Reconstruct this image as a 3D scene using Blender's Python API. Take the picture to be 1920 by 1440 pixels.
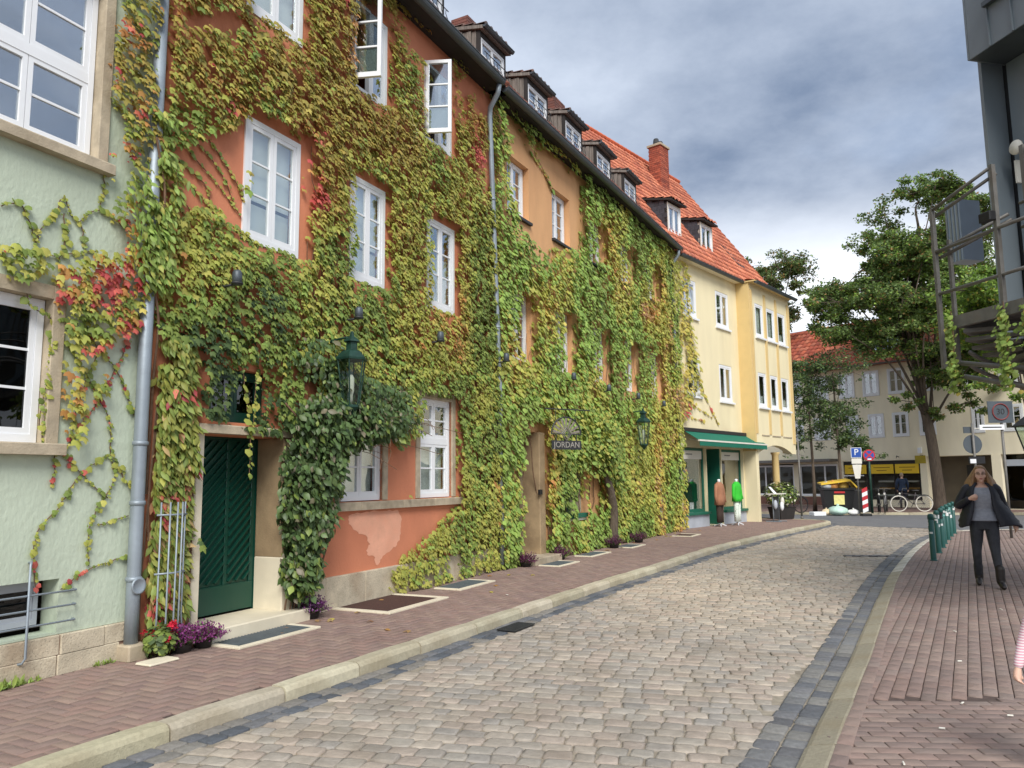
import bpy, math, random
import numpy as np
from mathutils import Vector, Matrix
random.seed(11); RNG = np.random.default_rng(7)
for o in list(bpy.data.objects): bpy.data.objects.remove(o)
SC = bpy.context.scene; COL = SC.collection
R_ = math.radians

# ------------------------------------------------------------------ camera
CAM_H = 1.6
cam = bpy.data.cameras.new('camera'); cam_o = bpy.data.objects.new('camera', cam); COL.objects.link(cam_o)
cam.sensor_fit = 'HORIZONTAL'; cam.sensor_width = 36; cam.lens = 36 * 1442 / 1920; cam.clip_start = .05; cam.clip_end = 3000
_p, _r = R_(7.1), R_(0.6)
_f = Vector((0, math.cos(_p), math.sin(_p))); _u = Vector((0, -math.sin(_p), math.cos(_p))); _x = Vector((1, 0, 0))
_xr = _x * math.cos(_r) - _u * math.sin(_r); _ur = _x * math.sin(_r) + _u * math.cos(_r)
M = Matrix((_xr, _ur, -_f)).transposed().to_4x4(); M.translation = (0, 0, CAM_H)
cam_o.matrix_world = M
SC.camera = cam_o

# ------------------------------------------------------------------ sky, sun, exposure
SUN_AZ, SUN_EL = 172, 43
SC.view_settings.view_transform = 'Standard'; SC.view_settings.look = 'None'
SC.view_settings.gamma = 1; SC.view_settings.use_curve_mapping = False
SC.view_settings.exposure = 1.32
W = bpy.data.worlds.new('World'); SC.world = W; W.use_nodes = True
def build_world():
    nt = W.node_tree; nt.nodes.clear(); N = nt.nodes.new; L = nt.links.new
    out = N('ShaderNodeOutputWorld'); bg = N('ShaderNodeBackground'); bg.inputs[1].default_value = 0.1
    sky = N('ShaderNodeTexSky'); sky.sky_type = 'NISHITA'; sky.sun_disc = False
    sky.sun_elevation = R_(SUN_EL); sky.sun_rotation = R_(SUN_AZ)
    tc = N('ShaderNodeTexCoord'); sep = N('ShaderNodeSeparateXYZ'); L(tc.outputs['Generated'], sep.inputs[0])
    def math_(op, a, b=None, clamp=False):
        m = N('ShaderNodeMath'); m.operation = op; m.use_clamp = clamp
        for i, q in enumerate((a, b)):
            if q is None: continue
            if isinstance(q, (int, float)): m.inputs[i].default_value = q
            else: L(q, m.inputs[i])
        return m.outputs[0]
    z = math_('MAXIMUM', sep.outputs[2], 0.0)
    zz = math_('ADD', z, 0.22)
    cmb = N('ShaderNodeCombineXYZ'); L(math_('DIVIDE', sep.outputs[0], zz), cmb.inputs[0]); L(math_('DIVIDE', sep.outputs[1], zz), cmb.inputs[1])
    cmb.inputs[2].default_value = 3.7
    n1 = N('ShaderNodeTexNoise'); n1.inputs['Scale'].default_value = 1.5; n1.inputs['Detail'].default_value = 8; n1.inputs['Roughness'].default_value = .58
    n2 = N('ShaderNodeTexNoise'); n2.inputs['Scale'].default_value = .75; n2.inputs['Detail'].default_value = 5; n2.inputs['Roughness'].default_value = .55
    L(cmb.outputs[0], n1.inputs['Vector'])
    mp = N('ShaderNodeMapping'); mp.inputs['Location'].default_value = (4.3, 9.1, 2.0); L(cmb.outputs[0], mp.inputs[0]); L(mp.outputs[0], n2.inputs['Vector'])
    r1 = N('ShaderNodeValToRGB'); L(n1.outputs[0], r1.inputs[0])                  # cloud body, from slate to pale
    e = r1.color_ramp.elements
    e[0].position = .30; e[0].color = (.95, 1.25, 1.82, 1); e[1].position = .64; e[1].color = (2.9, 3.25, 3.85, 1)
    hz = N('ShaderNodeMapRange'); hz.interpolation_type = 'SMOOTHSTEP'             # paler, thicker cloud low in the sky all round
    L(z, hz.inputs[0]); hz.inputs[1].default_value = .36; hz.inputs[2].default_value = .20
    low = N('ShaderNodeMix'); low.data_type = 'RGBA'
    r3 = N('ShaderNodeValToRGB'); L(n2.outputs[0], r3.inputs[0])
    e = r3.color_ramp.elements; e[0].position = .43; e[0].color = (1.2, 1.6, 2.3, 1); e[1].position = .52; e[1].color = (5.2, 5.4, 5.7, 1)
    L(hz.outputs[0], low.inputs['Factor']); L(r1.outputs[0], low.inputs['A']); L(r3.outputs[0], low.inputs['B'])
    r2 = N('ShaderNodeValToRGB'); L(n2.outputs[0], r2.inputs[0])                  # cover: blue shows in a few thin places
    e = r2.color_ramp.elements; e[0].position = .30; e[0].color = (.45, .45, .45, 1); e[1].position = .48; e[1].color = (1, 1, 1, 1)
    mx = N('ShaderNodeMix'); mx.data_type = 'RGBA'
    L(r2.outputs[0], mx.inputs['Factor']); L(sky.outputs[0], mx.inputs['A']); L(low.outputs['Result'], mx.inputs['B'])
    L(mx.outputs['Result'], bg.inputs[0]); L(bg.outputs[0], out.inputs[0])
build_world()
sl = bpy.data.lights.new('sun', 'SUN'); sl.energy = 1.5; sl.angle = R_(30); sl.color = (1, .965, .91)
so = bpy.data.objects.new('sun', sl); COL.objects.link(so)
_sd = Vector((math.sin(R_(SUN_AZ)) * math.cos(R_(SUN_EL)), math.cos(R_(SUN_AZ)) * math.cos(R_(SUN_EL)), math.sin(R_(SUN_EL))))
so.rotation_euler = _sd.to_track_quat('Z', 'Y').to_euler(); so.location = _sd * 40

# ------------------------------------------------------------------ mesh helpers
class MB:
    def __init__(s): s.v = []; s.f = []; s.c = None
    def add(s, vs, fs):
        b = len(s.v); s.v += [tuple(p) for p in vs]; s.f += [tuple(i + b for i in f) for f in fs]; return s
    def box(s, x0, x1, y0, y1, z0, z1):
        return s.add([(x0,y0,z0),(x1,y0,z0),(x1,y1,z0),(x0,y1,z0),(x0,y0,z1),(x1,y0,z1),(x1,y1,z1),(x0,y1,z1)],
                     [(0,3,2,1),(4,5,6,7),(0,1,5,4),(1,2,6,5),(2,3,7,6),(3,0,4,7)])
    def bbox(s, x0, x1, y0, y1, z0, z1, b=.01):            # box with chamfered upright and top edges
        def ring(z, i): return [(x0+i+b,y0+i,z),(x1-i-b,y0+i,z),(x1-i,y0+i+b,z),(x1-i,y1-i-b,z),(x1-i-b,y1-i,z),(x0+i+b,y1-i,z),(x0+i,y1-i-b,z),(x0+i,y0+i+b,z)]
        v = ring(z0, 0) + ring(z1 - b, 0) + ring(z1, b * .7); f = []
        for k in range(2):
            for i in range(8): j = (i+1) % 8; f.append((k*8+i, k*8+j, k*8+8+j, k*8+8+i))
        f.append(tuple(range(16, 24))); f.append(tuple(range(7, -1, -1)))
        return s.add(v, f)
    def bar(s, p0, p1, w, h, up=(0,0,1)):                  # rectangular bar between two points
        p0, p1 = Vector(p0), Vector(p1); d = (p1-p0).normalized(); a = d.cross(Vector(up))
        if a.length < 1e-4: a = d.cross(Vector((1,0,0)))
        a.normalize(); b = a.cross(d); a *= w/2; b *= h/2
        return s.add([p0-a-b,p0+a-b,p0+a+b,p0-a+b,p1-a-b,p1+a-b,p1+a+b,p1-a+b], [(0,1,2,3),(7,6,5,4),(0,4,5,1),(1,5,6,2),(2,6,7,3),(3,7,4,0)])
    def tube(s, pts, r, n=8, caps=True):
        P = [Vector(p) for p in pts]; rs = r if isinstance(r, (list, tuple)) else [r]*len(P); prev = None; v = []; f = []
        for i, p in enumerate(P):
            d = (P[min(i+1,len(P)-1)] - P[max(i-1,0)]).normalized()
            if prev is None:
                a = d.cross(Vector((0,0,1)));
                if a.length < .01: a = d.cross(Vector((1,0,0)))
            else: a = prev - d * prev.dot(d)
            a.normalize(); prev = a; b = d.cross(a)
            for k in range(n):
                t = 2*math.pi*k/n; v.append(p + (a*math.cos(t) + b*math.sin(t))*rs[i])
        for i in range(len(P)-1):
            for k in range(n): j = (k+1) % n; f.append((i*n+k, i*n+j, (i+1)*n+j, (i+1)*n+k))
        if caps: f.append(tuple(range(n-1,-1,-1))); f.append(tuple(range((len(P)-1)*n, len(P)*n)))
        return s.add(v, f)
    def lathe(s, prof, c=(0,0,0), n=16, caps=True):        # profile of (r, z)
        v = []; f = []
        for r, z in prof:
            for k in range(n): t = 2*math.pi*k/n; v.append((c[0]+r*math.cos(t), c[1]+r*math.sin(t), c[2]+z))
        for i in range(len(prof)-1):
            for k in range(n): j = (k+1) % n; f.append((i*n+k, i*n+j, (i+1)*n+j, (i+1)*n+k))
        if caps: f.append(tuple(range(n-1,-1,-1))); f.append(tuple(range((len(prof)-1)*n, len(prof)*n)))
        return s.add(v, f)
    def prism(s, poly, axis, a, b):                        # poly in the two other axes, extruded from a to b
        def P(q, t): return {'x': (t,q[0],q[1]), 'y': (q[0],t,q[1]), 'z': (q[0],q[1],t)}[axis]
        n = len(poly); v = [P(q,a) for q in poly] + [P(q,b) for q in poly]
        f = [tuple(range(n-1,-1,-1)), tuple(range(n,2*n))] + [(i,(i+1)%n,n+(i+1)%n,n+i) for i in range(n)]
        return s.add(v, f)
    def loft(s, rings, caps=True, close=True):
        n = len(rings[0]); v = [p for r in rings for p in r]; f = []
        for i in range(len(rings)-1):
            for k in range(n if close else n-1): j = (k+1) % n; f.append((i*n+k, i*n+j, (i+1)*n+j, (i+1)*n+k))
        if caps and close: f.append(tuple(range(n-1,-1,-1))); f.append(tuple(range((len(rings)-1)*n, len(rings)*n)))
        return s.add(v, f)
    def ball(s, c, rx, ry=None, rz=None, n=10, m=7):
        ry = ry or rx; rz = rz or rx
        pr = [[(c[0]+rx*math.sin(math.pi*(i+.02)/(m+.04))*math.cos(2*math.pi*k/n), c[1]+ry*math.sin(math.pi*(i+.02)/(m+.04))*math.sin(2*math.pi*k/n), c[2]-rz*math.cos(math.pi*(i+.02)/(m+.04))) for k in range(n)] for i in range(m+1)]
        return s.loft(pr)
    def xf(s, mat):
        s.v = [tuple(mat @ Vector(p)) for p in s.v]; return s
    def mesh(s, name, mat=None, smooth=False, recalc=True, col=None):
        me = bpy.data.meshes.new(name); me.from_pydata(s.v, [], s.f)
        if recalc:
            import bmesh
            bm = bmesh.new(); bm.from_mesh(me); bmesh.ops.recalc_face_normals(bm, faces=bm.faces); bm.to_mesh(me); bm.free()
        if mat: me.materials.append(mat)
        if smooth: me.shade_smooth()
        if col is not None: setcol(me, col)
        return me
    def build(s, name, mat, parent=None, smooth=False, loc=(0,0,0), rz=0, recalc=True, col=None):
        return link(name, s.mesh(name, mat, smooth, recalc, col), parent, loc, rz)
def setcol(me, col):                                       # col: one rgb or an (n_verts, 3) array
    a = me.color_attributes.new('col', 'FLOAT_COLOR', 'POINT'); n = len(me.vertices)
    c = np.ones((n, 4), np.float32); c[:, :3] = np.asarray(col, np.float32)
    a.data.foreach_set('color', c.ravel())
def link(name, data, parent=None, loc=(0,0,0), rz=0):
    o = bpy.data.objects.new(name, data); COL.objects.link(o); o.location = loc; o.rotation_euler = (0,0,rz)
    if parent is not None: o.parent = parent
    return o
def tag(o, label=None, cat=None, group=None, kind=None):
    for k, q in (('label', label), ('category', cat), ('group', group), ('kind', kind)):
        if q: o[k] = q
    return o
def thing(name, label, cat, loc=(0,0,0), rz=0, group=None): return tag(link(name, None, None, loc, rz), label, cat, group)
def fastmesh(name, V, T, mat, col=None, smooth=False):     # numpy triangles or quads
    me = bpy.data.meshes.new(name); k = T.shape[1]
    me.vertices.add(len(V)); me.vertices.foreach_set('co', np.asarray(V, np.float32).ravel())
    me.loops.add(T.size); me.loops.foreach_set('vertex_index', T.astype(np.int32).ravel())
    me.polygons.add(len(T)); me.polygons.foreach_set('loop_start', np.arange(0, T.size, k, dtype=np.int32)); me.polygons.foreach_set('loop_total', np.full(len(T), k, np.int32))
    me.update(calc_edges=True); me.validate()
    if mat: me.materials.append(mat)
    if col is not None: setcol(me, col)
    if smooth: me.shade_smooth()
    return me
def frame_rz(az): return R_(90 - az)
class Frame:                                               # vertical facade frame: x along, y into the wall, z up
    def __init__(s, p, az): s.p = Vector((p[0], p[1], 0)); s.az = az; a = R_(az); s.t = Vector((math.sin(a), math.cos(a), 0)); s.n = Vector((math.cos(a), -math.sin(a), 0)); s.rz = frame_rz(az)
    def w(s, u, o=0, z=0): return s.p + s.t*u + s.n*o + Vector((0,0,z))
def catmull(P, k=8):
    P = [Vector(p) for p in P]; Q = [P[0]*2-P[1]] + P + [P[-1]*2-P[-2]]; out = []
    for i in range(1, len(Q)-2):
        for j in range(k):
            t = j/k; a,b,c,d = Q[i-1],Q[i],Q[i+1],Q[i+2]
            out.append(.5*((2*b) + (c-a)*t + (2*a-5*b+4*c-d)*t*t + (3*b-a-3*c+d)*t**3))
    return out + [P[-1]]
def inpoly(px, py, poly):
    r = np.zeros(len(px), bool); n = len(poly)
    for i in range(n):
        x0, y0 = poly[i]; x1, y1 = poly[(i+1) % n]
        if y0 == y1: continue
        c = ((y0 > py) != (y1 > py)) & (px < (x1-x0)*(py-y0)/(y1-y0) + x0); r ^= c
    return r
def vnoise(x, y, s, seed=0):                               # 2D value noise 0..1
    x = np.asarray(x)/s; y = np.asarray(y)/s; xi = np.floor(x).astype(np.int64); yi = np.floor(y).astype(np.int64); fx = x-xi; fy = y-yi
    fx = fx*fx*(3-2*fx); fy = fy*fy*(3-2*fy)
    def h(a, b):
        n = (a*374761393 + b*668265263 + seed*1442695041) & 0xFFFFFFFF; n = ((n ^ (n >> 13))*1274126177) & 0xFFFFFFFF
        return ((n ^ (n >> 16)) & 0xFFFF)/65535.0
    return (h(xi,yi)*(1-fx)+h(xi+1,yi)*fx)*(1-fy) + (h(xi,yi+1)*(1-fx)+h(xi+1,yi+1)*fx)*fy

# ------------------------------------------------------------------ materials
def srgb(r, g, b): return tuple(((c/255)/12.92 if c/255 <= .04045 else ((c/255+.055)/1.055)**2.4) for c in (r, g, b))
def mat(name, color=(.5,.5,.5), rough=.7, var=.12, scale=6, bump=.0, bscale=40, dirt=0, dscale=.8, dcol=None, attr=False, metal=0, spec=.5, detail=4, stretch=None, emit=0, coord='Object', speck=0):
    m = bpy.data.materials.new(name); m.use_nodes = True; nt = m.node_tree; N = nt.nodes.new; L = nt.links.new
    b = nt.nodes['Principled BSDF']; b.inputs['Roughness'].default_value = rough; b.inputs['Metallic'].default_value = metal; b.inputs['Specular IOR Level'].default_value = spec
    tc = N('ShaderNodeTexCoord'); vec = tc.outputs[coord]
    if coord == 'World':pass
    if stretch:
        mp = N('ShaderNodeMapping'); mp.inputs['Scale'].default_value = stretch; L(vec, mp.inputs[0]); vec = mp.outputs[0]
    def noise(sc, det=4):
        n = N('ShaderNodeTexNoise'); n.inputs['Scale'].default_value = sc; n.inputs['Detail'].default_value = det; L(vec, n.inputs['Vector']); return n.outputs[0]
    def mixc(f, a, bb, mode='MIX'):
        x = N('ShaderNodeMix'); x.data_type = 'RGBA'; x.blend_type = mode
        for k, q in (('Factor', f), ('A', a), ('B', bb)):
            if isinstance(q, (int, float)): x.inputs[k].default_value = q
            elif isinstance(q, tuple): x.inputs[k].default_value = (*q[:3], 1)
            else: L(q, x.inputs[k])
        return x.outputs['Result']
    if attr:
        at = N('ShaderNodeAttribute'); at.attribute_name = 'col'; base = at.outputs['Color']
    else: base = tuple(color)
    if var:
        rp = N('ShaderNodeMapRange'); L(noise(scale, detail), rp.inputs[0]); rp.inputs[1].default_value = .3; rp.inputs[2].default_value = .7; rp.inputs[3].default_value = 1-var; rp.inputs[4].default_value = 1+var
        cv = N('ShaderNodeCombineColor')
        for i in range(3): L(rp.outputs[0], cv.inputs[i])
        base = mixc(1.0, base, cv.outputs[0], 'MULTIPLY')
    if dirt:
        rp = N('ShaderNodeMapRange'); L(noise(dscale, 6), rp.inputs[0]); rp.inputs[1].default_value = .48; rp.inputs[2].default_value = .68; rp.inputs[3].default_value = 0; rp.inputs[4].default_value = dirt
        base = mixc(rp.outputs[0], base, dcol or tuple(c*.5 for c in color))
    if speck:
        rp = N('ShaderNodeMapRange'); L(noise(bscale*1.7, 2), rp.inputs[0]); rp.inputs[1].default_value = .62; rp.inputs[2].default_value = .68; rp.inputs[3].default_value = 0; rp.inputs[4].default_value = speck
        base = mixc(rp.outputs[0], base, (.05,.045,.04))
    if isinstance(base, tuple): b.inputs['Base Color'].default_value = (*base[:3], 1)
    else: L(base, b.inputs['Base Color'])
    if bump:
        bp = N('ShaderNodeBump'); bp.inputs['Strength'].default_value = 1; bp.inputs['Distance'].default_value = bump
        L(noise(bscale, 5), bp.inputs['Height']); L(bp.outputs[0], b.inputs['Normal'])
    if emit:
        b.inputs['Emission Strength'].default_value = emit; b.inputs['Emission Color'].default_value = (*color, 1)
    return m
def leafmat(name, rough=.5, trans=.3):
    m = bpy.data.materials.new(name); m.use_nodes = True; nt = m.node_tree; N = nt.nodes.new; L = nt.links.new
    b = nt.nodes['Principled BSDF']; b.inputs['Roughness'].default_value = rough; b.inputs['Specular IOR Level'].default_value = .35
    at = N('ShaderNodeAttribute'); at.attribute_name = 'col'
    L(at.outputs['Color'], b.inputs['Base Color'])
    t = N('ShaderNodeBsdfTranslucent'); L(at.outputs['Color'], t.inputs[0]); mx = N('ShaderNodeMixShader'); mx.inputs[0].default_value = trans
    L(b.outputs[0], mx.inputs[1]); L(t.outputs[0], mx.inputs[2]); L(mx.outputs[0], nt.nodes['Material Output'].inputs[0])
    return m
def glassmat(name, tint=(.55,.62,.6), refl=.16, rough=.01):
    m = bpy.data.materials.new(name); m.use_nodes = True; nt = m.node_tree; N = nt.nodes.new; L = nt.links.new
    nt.nodes.remove(nt.nodes['Principled BSDF'])
    fr = N('ShaderNodeLayerWeight'); fr.inputs[0].default_value = .5
    sq_ = N('ShaderNodeMath'); sq_.operation = 'POWER'; L(fr.outputs['Facing'], sq_.inputs[0]); sq_.inputs[1].default_value = 2
    ad = N('ShaderNodeMath'); ad.operation = 'MULTIPLY_ADD'; ad.use_clamp = True; L(sq_.outputs[0], ad.inputs[0]); ad.inputs[1].default_value = .5; ad.inputs[2].default_value = refl
    tr = N('ShaderNodeBsdfTransparent'); tr.inputs[0].default_value = (*tint, 1)
    gl = N('ShaderNodeBsdfGlossy'); gl.inputs['Roughness'].default_value = rough; gl.inputs[0].default_value = (.92,.95,1,1)
    tc = N('ShaderNodeTexCoord'); n = N('ShaderNodeTexNoise'); n.inputs['Scale'].default_value = 1.3; n.inputs['Detail'].default_value = 1; L(tc.outputs['Object'], n.inputs['Vector'])
    bp = N('ShaderNodeBump'); bp.inputs['Distance'].default_value = .04; bp.inputs['Strength'].default_value = .4; L(n.outputs[0], bp.inputs['Height']); L(bp.outputs[0], gl.inputs['Normal'])
    mx = N('ShaderNodeMixShader'); L(ad.outputs[0], mx.inputs[0]); L(tr.outputs[0], mx.inputs[1]); L(gl.outputs[0], mx.inputs[2])
    L(mx.outputs[0], nt.nodes['Material Output'].inputs[0]); return m
M_ = dict(
 green_stucco=mat('green_stucco', srgb(192,203,182), .9, .07, 3, .007, 24, .35, .8, srgb(168,178,156), stretch=(1,1,.6)),
 red_stucco=mat('red_stucco', srgb(210,134,100), .9, .09, 2.5, .005, 45, .5, .9, srgb(186,112,84), stretch=(1,1,.45)),
 orange_stucco=mat('orange_stucco', srgb(216,166,118), .9, .07, 3, .004, 50, .4, .9, srgb(194,142,100), stretch=(1,1,.35)),
 yellow_stucco=mat('yellow_stucco', srgb(234,221,182), .9, .05, 2, .003, 60, .4, .9, srgb(208,192,152), stretch=(1,1,.25)),
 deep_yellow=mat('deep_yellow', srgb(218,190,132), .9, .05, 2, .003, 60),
 cream_stucco=mat('cream_stucco', srgb(243,233,204), .9, .05, 2, .004, 40, .3, .7, srgb(220,208,176), stretch=(1,1,.3)),
 patch=mat('patch', srgb(238,176,146), .92, .10, 6, .006, 40, .3, 3, srgb(200,124,96)),
 sandstone=mat('sandstone', srgb(182,168,144), .85, .16, 9, .004, 60, .5, 2.2, srgb(120,104,82)),
 lime=mat('lime', srgb(196,184,160), .85, .15, 7, .006, 50, .5, 2.5, srgb(150,124,98), speck=.5),
 cream_stone=mat('cream_stone', srgb(220,210,186), .8, .06, 8, .002, 80, .25, 2, srgb(186,172,146)),
 jamb_brown=mat('jamb_brown', srgb(160,138,106), .85, .14, 5, .003, 60, .5, 1.8, srgb(112,92,68)),
 kerb=mat('kerb_granite', srgb(178,170,150), .85, .12, 30, .004, 90, .5, 2.2, srgb(140,126,100), attr=True),
 cobble=mat('cobble', rough=.78, var=.14, scale=14, bump=.006, bscale=55, dirt=.42, dscale=1.6, dcol=srgb(128,115,99), attr=True),
 sett=mat('sett', rough=.75, var=.18, scale=18, bump=.005, bscale=60, attr=True),
 brick=mat('paver', rough=.85, var=.10, scale=12, bump=.002, bscale=120, dirt=.25, dscale=1.2, dcol=srgb(112,88,80), attr=True),
 joint=mat('joint_sand', srgb(150,140,124), .95, .2, 20, .004, 80, .5, 3, srgb(88,78,66)),
 joint_dark=mat('joint_dark', srgb(84,70,64), .95, .2, 20, .003, 80),
 asphalt=mat('asphalt', srgb(108,108,110), .85, .10, 3, .003, 150, .3, .5, srgb(92,92,94)),
 earth=mat('earth', srgb(92,82,70), .95, .2, 4, .01, 30),
 white=mat('white_paint', srgb(236,238,240), .45, .02, 4),
 offwhite=mat('offwhite', srgb(222,218,206), .6, .05, 4),
 glass=glassmat('glass', tint=(.95,.97,.96), refl=.13), glass_bright=glassmat('glass_bright', (.75,.8,.8), .34), glass_dark=glassmat('glass_dark', (.14,.16,.15), .03), glass_shop=glassmat('glass_shop', (.92,.94,.93), .0),
 blind=mat('blind', srgb(232,236,228), .8, .03, 3), curtain=mat('curtain', srgb(225,225,220), .85, .06, 20, stretch=(1,1,.1)),
 room=mat('room', srgb(120,112,100), .95, .1, 2),
 zinc=mat('zinc', srgb(150,160,168), .5, .14, 5, .0015, 30, .35, 2.5, srgb(120,128,134), metal=.35),
 zinc_dark=mat('zinc_dark', srgb(84,92,98), .5, .12, 3, .0015, 20, .3, 1.2, srgb(64,70,74), metal=.35),
 zinc_wall=mat('zinc_wall', srgb(126,136,142), .45, .12, 1.5, .002, 6, .35, .8, srgb(98,108,114), metal=.25, stretch=(1,1,.4)),
 steel=mat('steel', srgb(112,110,106), .55, .16, 9, .001, 60, .4, 4, srgb(104,92,78), metal=.3),
 iron=mat('iron', srgb(44,46,48), .6, .2, 10, .001, 60),
 black=mat('black', srgb(20,20,22), .55, .1, 8),
 soffit=mat('soffit', srgb(40,36,34), .8, .2, 6, stretch=(1,6,1)),
 wood=mat('old_wood', srgb(128,120,112), .85, .28, 5, .004, 18, .5, 3, srgb(64,56,50), stretch=(6,6,.5)),
 wood_dark=mat('dark_wood', srgb(44,40,38), .8, .2, 5, stretch=(1,1,.3)),
 slate=mat('slate', rough=.6, var=.15, scale=14, bump=.003, bscale=50, attr=True),
 tile=mat('roof_tile', rough=.75, var=.14, scale=9, bump=.002, bscale=80, attr=True),
 red_brick=mat('chimney_brick', rough=.85, var=.14, scale=20, bump=.003, bscale=70, attr=True),
 mortar=mat('mortar', srgb(140,112,98), .95, .1, 10),
 door_green=mat('door_green', srgb(14,68,54), .4, .06, 3, .001, 30, stretch=(1,1,.2)),
 green_paint=mat('green_paint', srgb(26,98,78), .5, .05, 4),
 bollard=mat('bollard_green', srgb(28,84,78), .45, .08, 6, .0005, 40, .3, 6, srgb(40,84,78)),
 awning=mat('awning_cloth', srgb(16,106,84), .85, .05, 2),
 leaf=leafmat('leaf', .5, .28), leaf_tree=leafmat('tree_leaf', .55, .35), leaf_dark=leafmat('dark_leaf', .42, .2),
 bark=mat('bark', srgb(98,86,74), .95, .3, 7, .03, 14, stretch=(3,3,.45)),
 stem=mat('vine_stem', srgb(112,86,66), .9, .2, 20),
 grate=mat('grate_steel', srgb(112,120,124), .5, .12, 8, .001, 50, metal=.4),
 mat_brown=mat('coir_mat', srgb(74,48,40), .98, .2, 30, .006, 90),
 grey_paint=mat('grey_paint', srgb(176,182,190), .7, .06, 3, .001, 40, .2, 2),
 lantern_green=mat('lantern_green', srgb(22,56,46), .5, .2, 14, .001, 50, .4, 8, srgb(58,98,82), metal=.2),
 lantern_glass=glassmat('lantern_glass', (.82,.88,.84), .10),
)
# ------------------------------------------------------------------ ground, street, pavements
FG = Frame((-3.6, 7.41), 25.0); F1 = Frame((-3.6, 7.41), 26.0)
_e = F1.w(7.9); F2 = Frame((_e.x, _e.y), 28.2)
_e = F2.w(11.45); FY = Frame((_e.x, _e.y), 40.0)
FC = Frame((18.33, 41.98), 141.0); FR = Frame((6.19, 9.8), 167.0)
ZR, ZP = -.10, -.03                                        # road level, right-hand pavement level
KL = catmull([(-5.6,-1.2,0),(-2.54,4.89,0),(-1.62,6.58,0),(1.24,11.95,0),(2.55,14.25,0),(5.0,18.58,0),(8.0,23.1,0),(10.9,27.2,0),(11.45,28.3,0),(11.2,29.3,0),(9.6,30.8,0),(3.0,36.6,0)])
KR = catmull([(-1.55,-1.2,0),(1.66,4.77,0),(2.33,5.98,0),(3.13,7.43,0),(4.38,9.74,0),(6.45,13.5,0),(9.37,18.35,0),(11.9,22.0,0),(13.3,23.3,0),(15.2,23.6,0),(18.5,22.6,0),(30,18,0)])
def clen(P):
    a = [0]
    for i in range(1, len(P)): a.append(a[-1] + (P[i]-P[i-1]).length)
    return a
def at_len(P, A, s):
    for i in range(1, len(P)):
        if A[i] >= s or i == len(P)-1:
            t = (s-A[i-1])/max(1e-6, A[i]-A[i-1]); p = P[i-1].lerp(P[i], t); d = (P[i]-P[i-1]).normalized(); return p, d, Vector((d.y, -d.x, 0))
def offset(P, d):
    out = []
    for i, p in enumerate(P):
        t = (P[min(i+1,len(P)-1)]-P[max(i-1,0)]).normalized(); out.append(p + Vector((t.y,-t.x,0))*d)
    return out
def sheet(name, poly, z, m, kind='structure'):
    mb = MB(); mb.add([(p[0],p[1],z) for p in poly], [tuple(range(len(poly)))]); o = mb.build(name, m); return tag(o, kind=kind)
def poly2(P): return [(p[0], p[1]) for p in P]
g = MB(); g.add([(-900,-900,-.22),(900,-900,-.22),(900,900,-.22),(-900,900,-.22)], [(0,1,2,3)]); ground = tag(g.build('ground', M_['earth']), kind='structure')
ROAD_END = 60                                              # index region where the cobbles stop at the asphalt
road_poly = poly2([p for p in KL if p.y < 27.6 and p.x < 11.2]) + [(13.6,25.3),(13.4,23.3)] + poly2([p for p in KR if p.y < 22.6])[::-1]
road = sheet('road', road_poly, ZR-.0125, M_['joint'])
cross_poly = [(-30,60),(-14,54),(3.0,36.6),(9.6,30.8),(11.2,29.3),(11.45,28.3),(11.1,27.3),(13.65,25.2),(13.4,23.2),(15.2,23.5),(18.5,22.6),(60,6),(70,14),(28,31.2),(18.6,33.6),(13.9,34.8),(6,40),(-20,66)]
cross = sheet('cross_street', cross_poly, ZR, M_['asphalt'])
far_poly = [(-20,66),(6,40),(13.9,34.8),(18.6,33.6),(28,31.2),(70,14),(80,40),(20,70)]
far_bed = sheet('far_pavement', far_poly, -.004, mat('far_pavers', srgb(122,98,90), .9, .12, 5, .004, 30, .3, 1, srgb(96,80,76)))
left_line = [FG.w(-9, -.6), FG.w(0, -.6), F1.w(7.6, -.6), F2.w(11.4, -.6), FY.w(5.4, -.6), FY.w(9.3, -2.6), FY.w(9.3, -9)]
KLb = offset(KL, -.13)
lp_poly = poly2(left_line) + poly2(KLb)[::-1]
lpave = sheet('pavement_left', lp_poly, -.012, M_['joint_dark'])
KRb = offset(KR, .17)
rp_poly = poly2(KRb) + [(34,10),(20,-6),(2,-6)]
rpave = sheet('pavement_right', rp_poly, ZP-.012, M_['joint_dark'])

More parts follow.
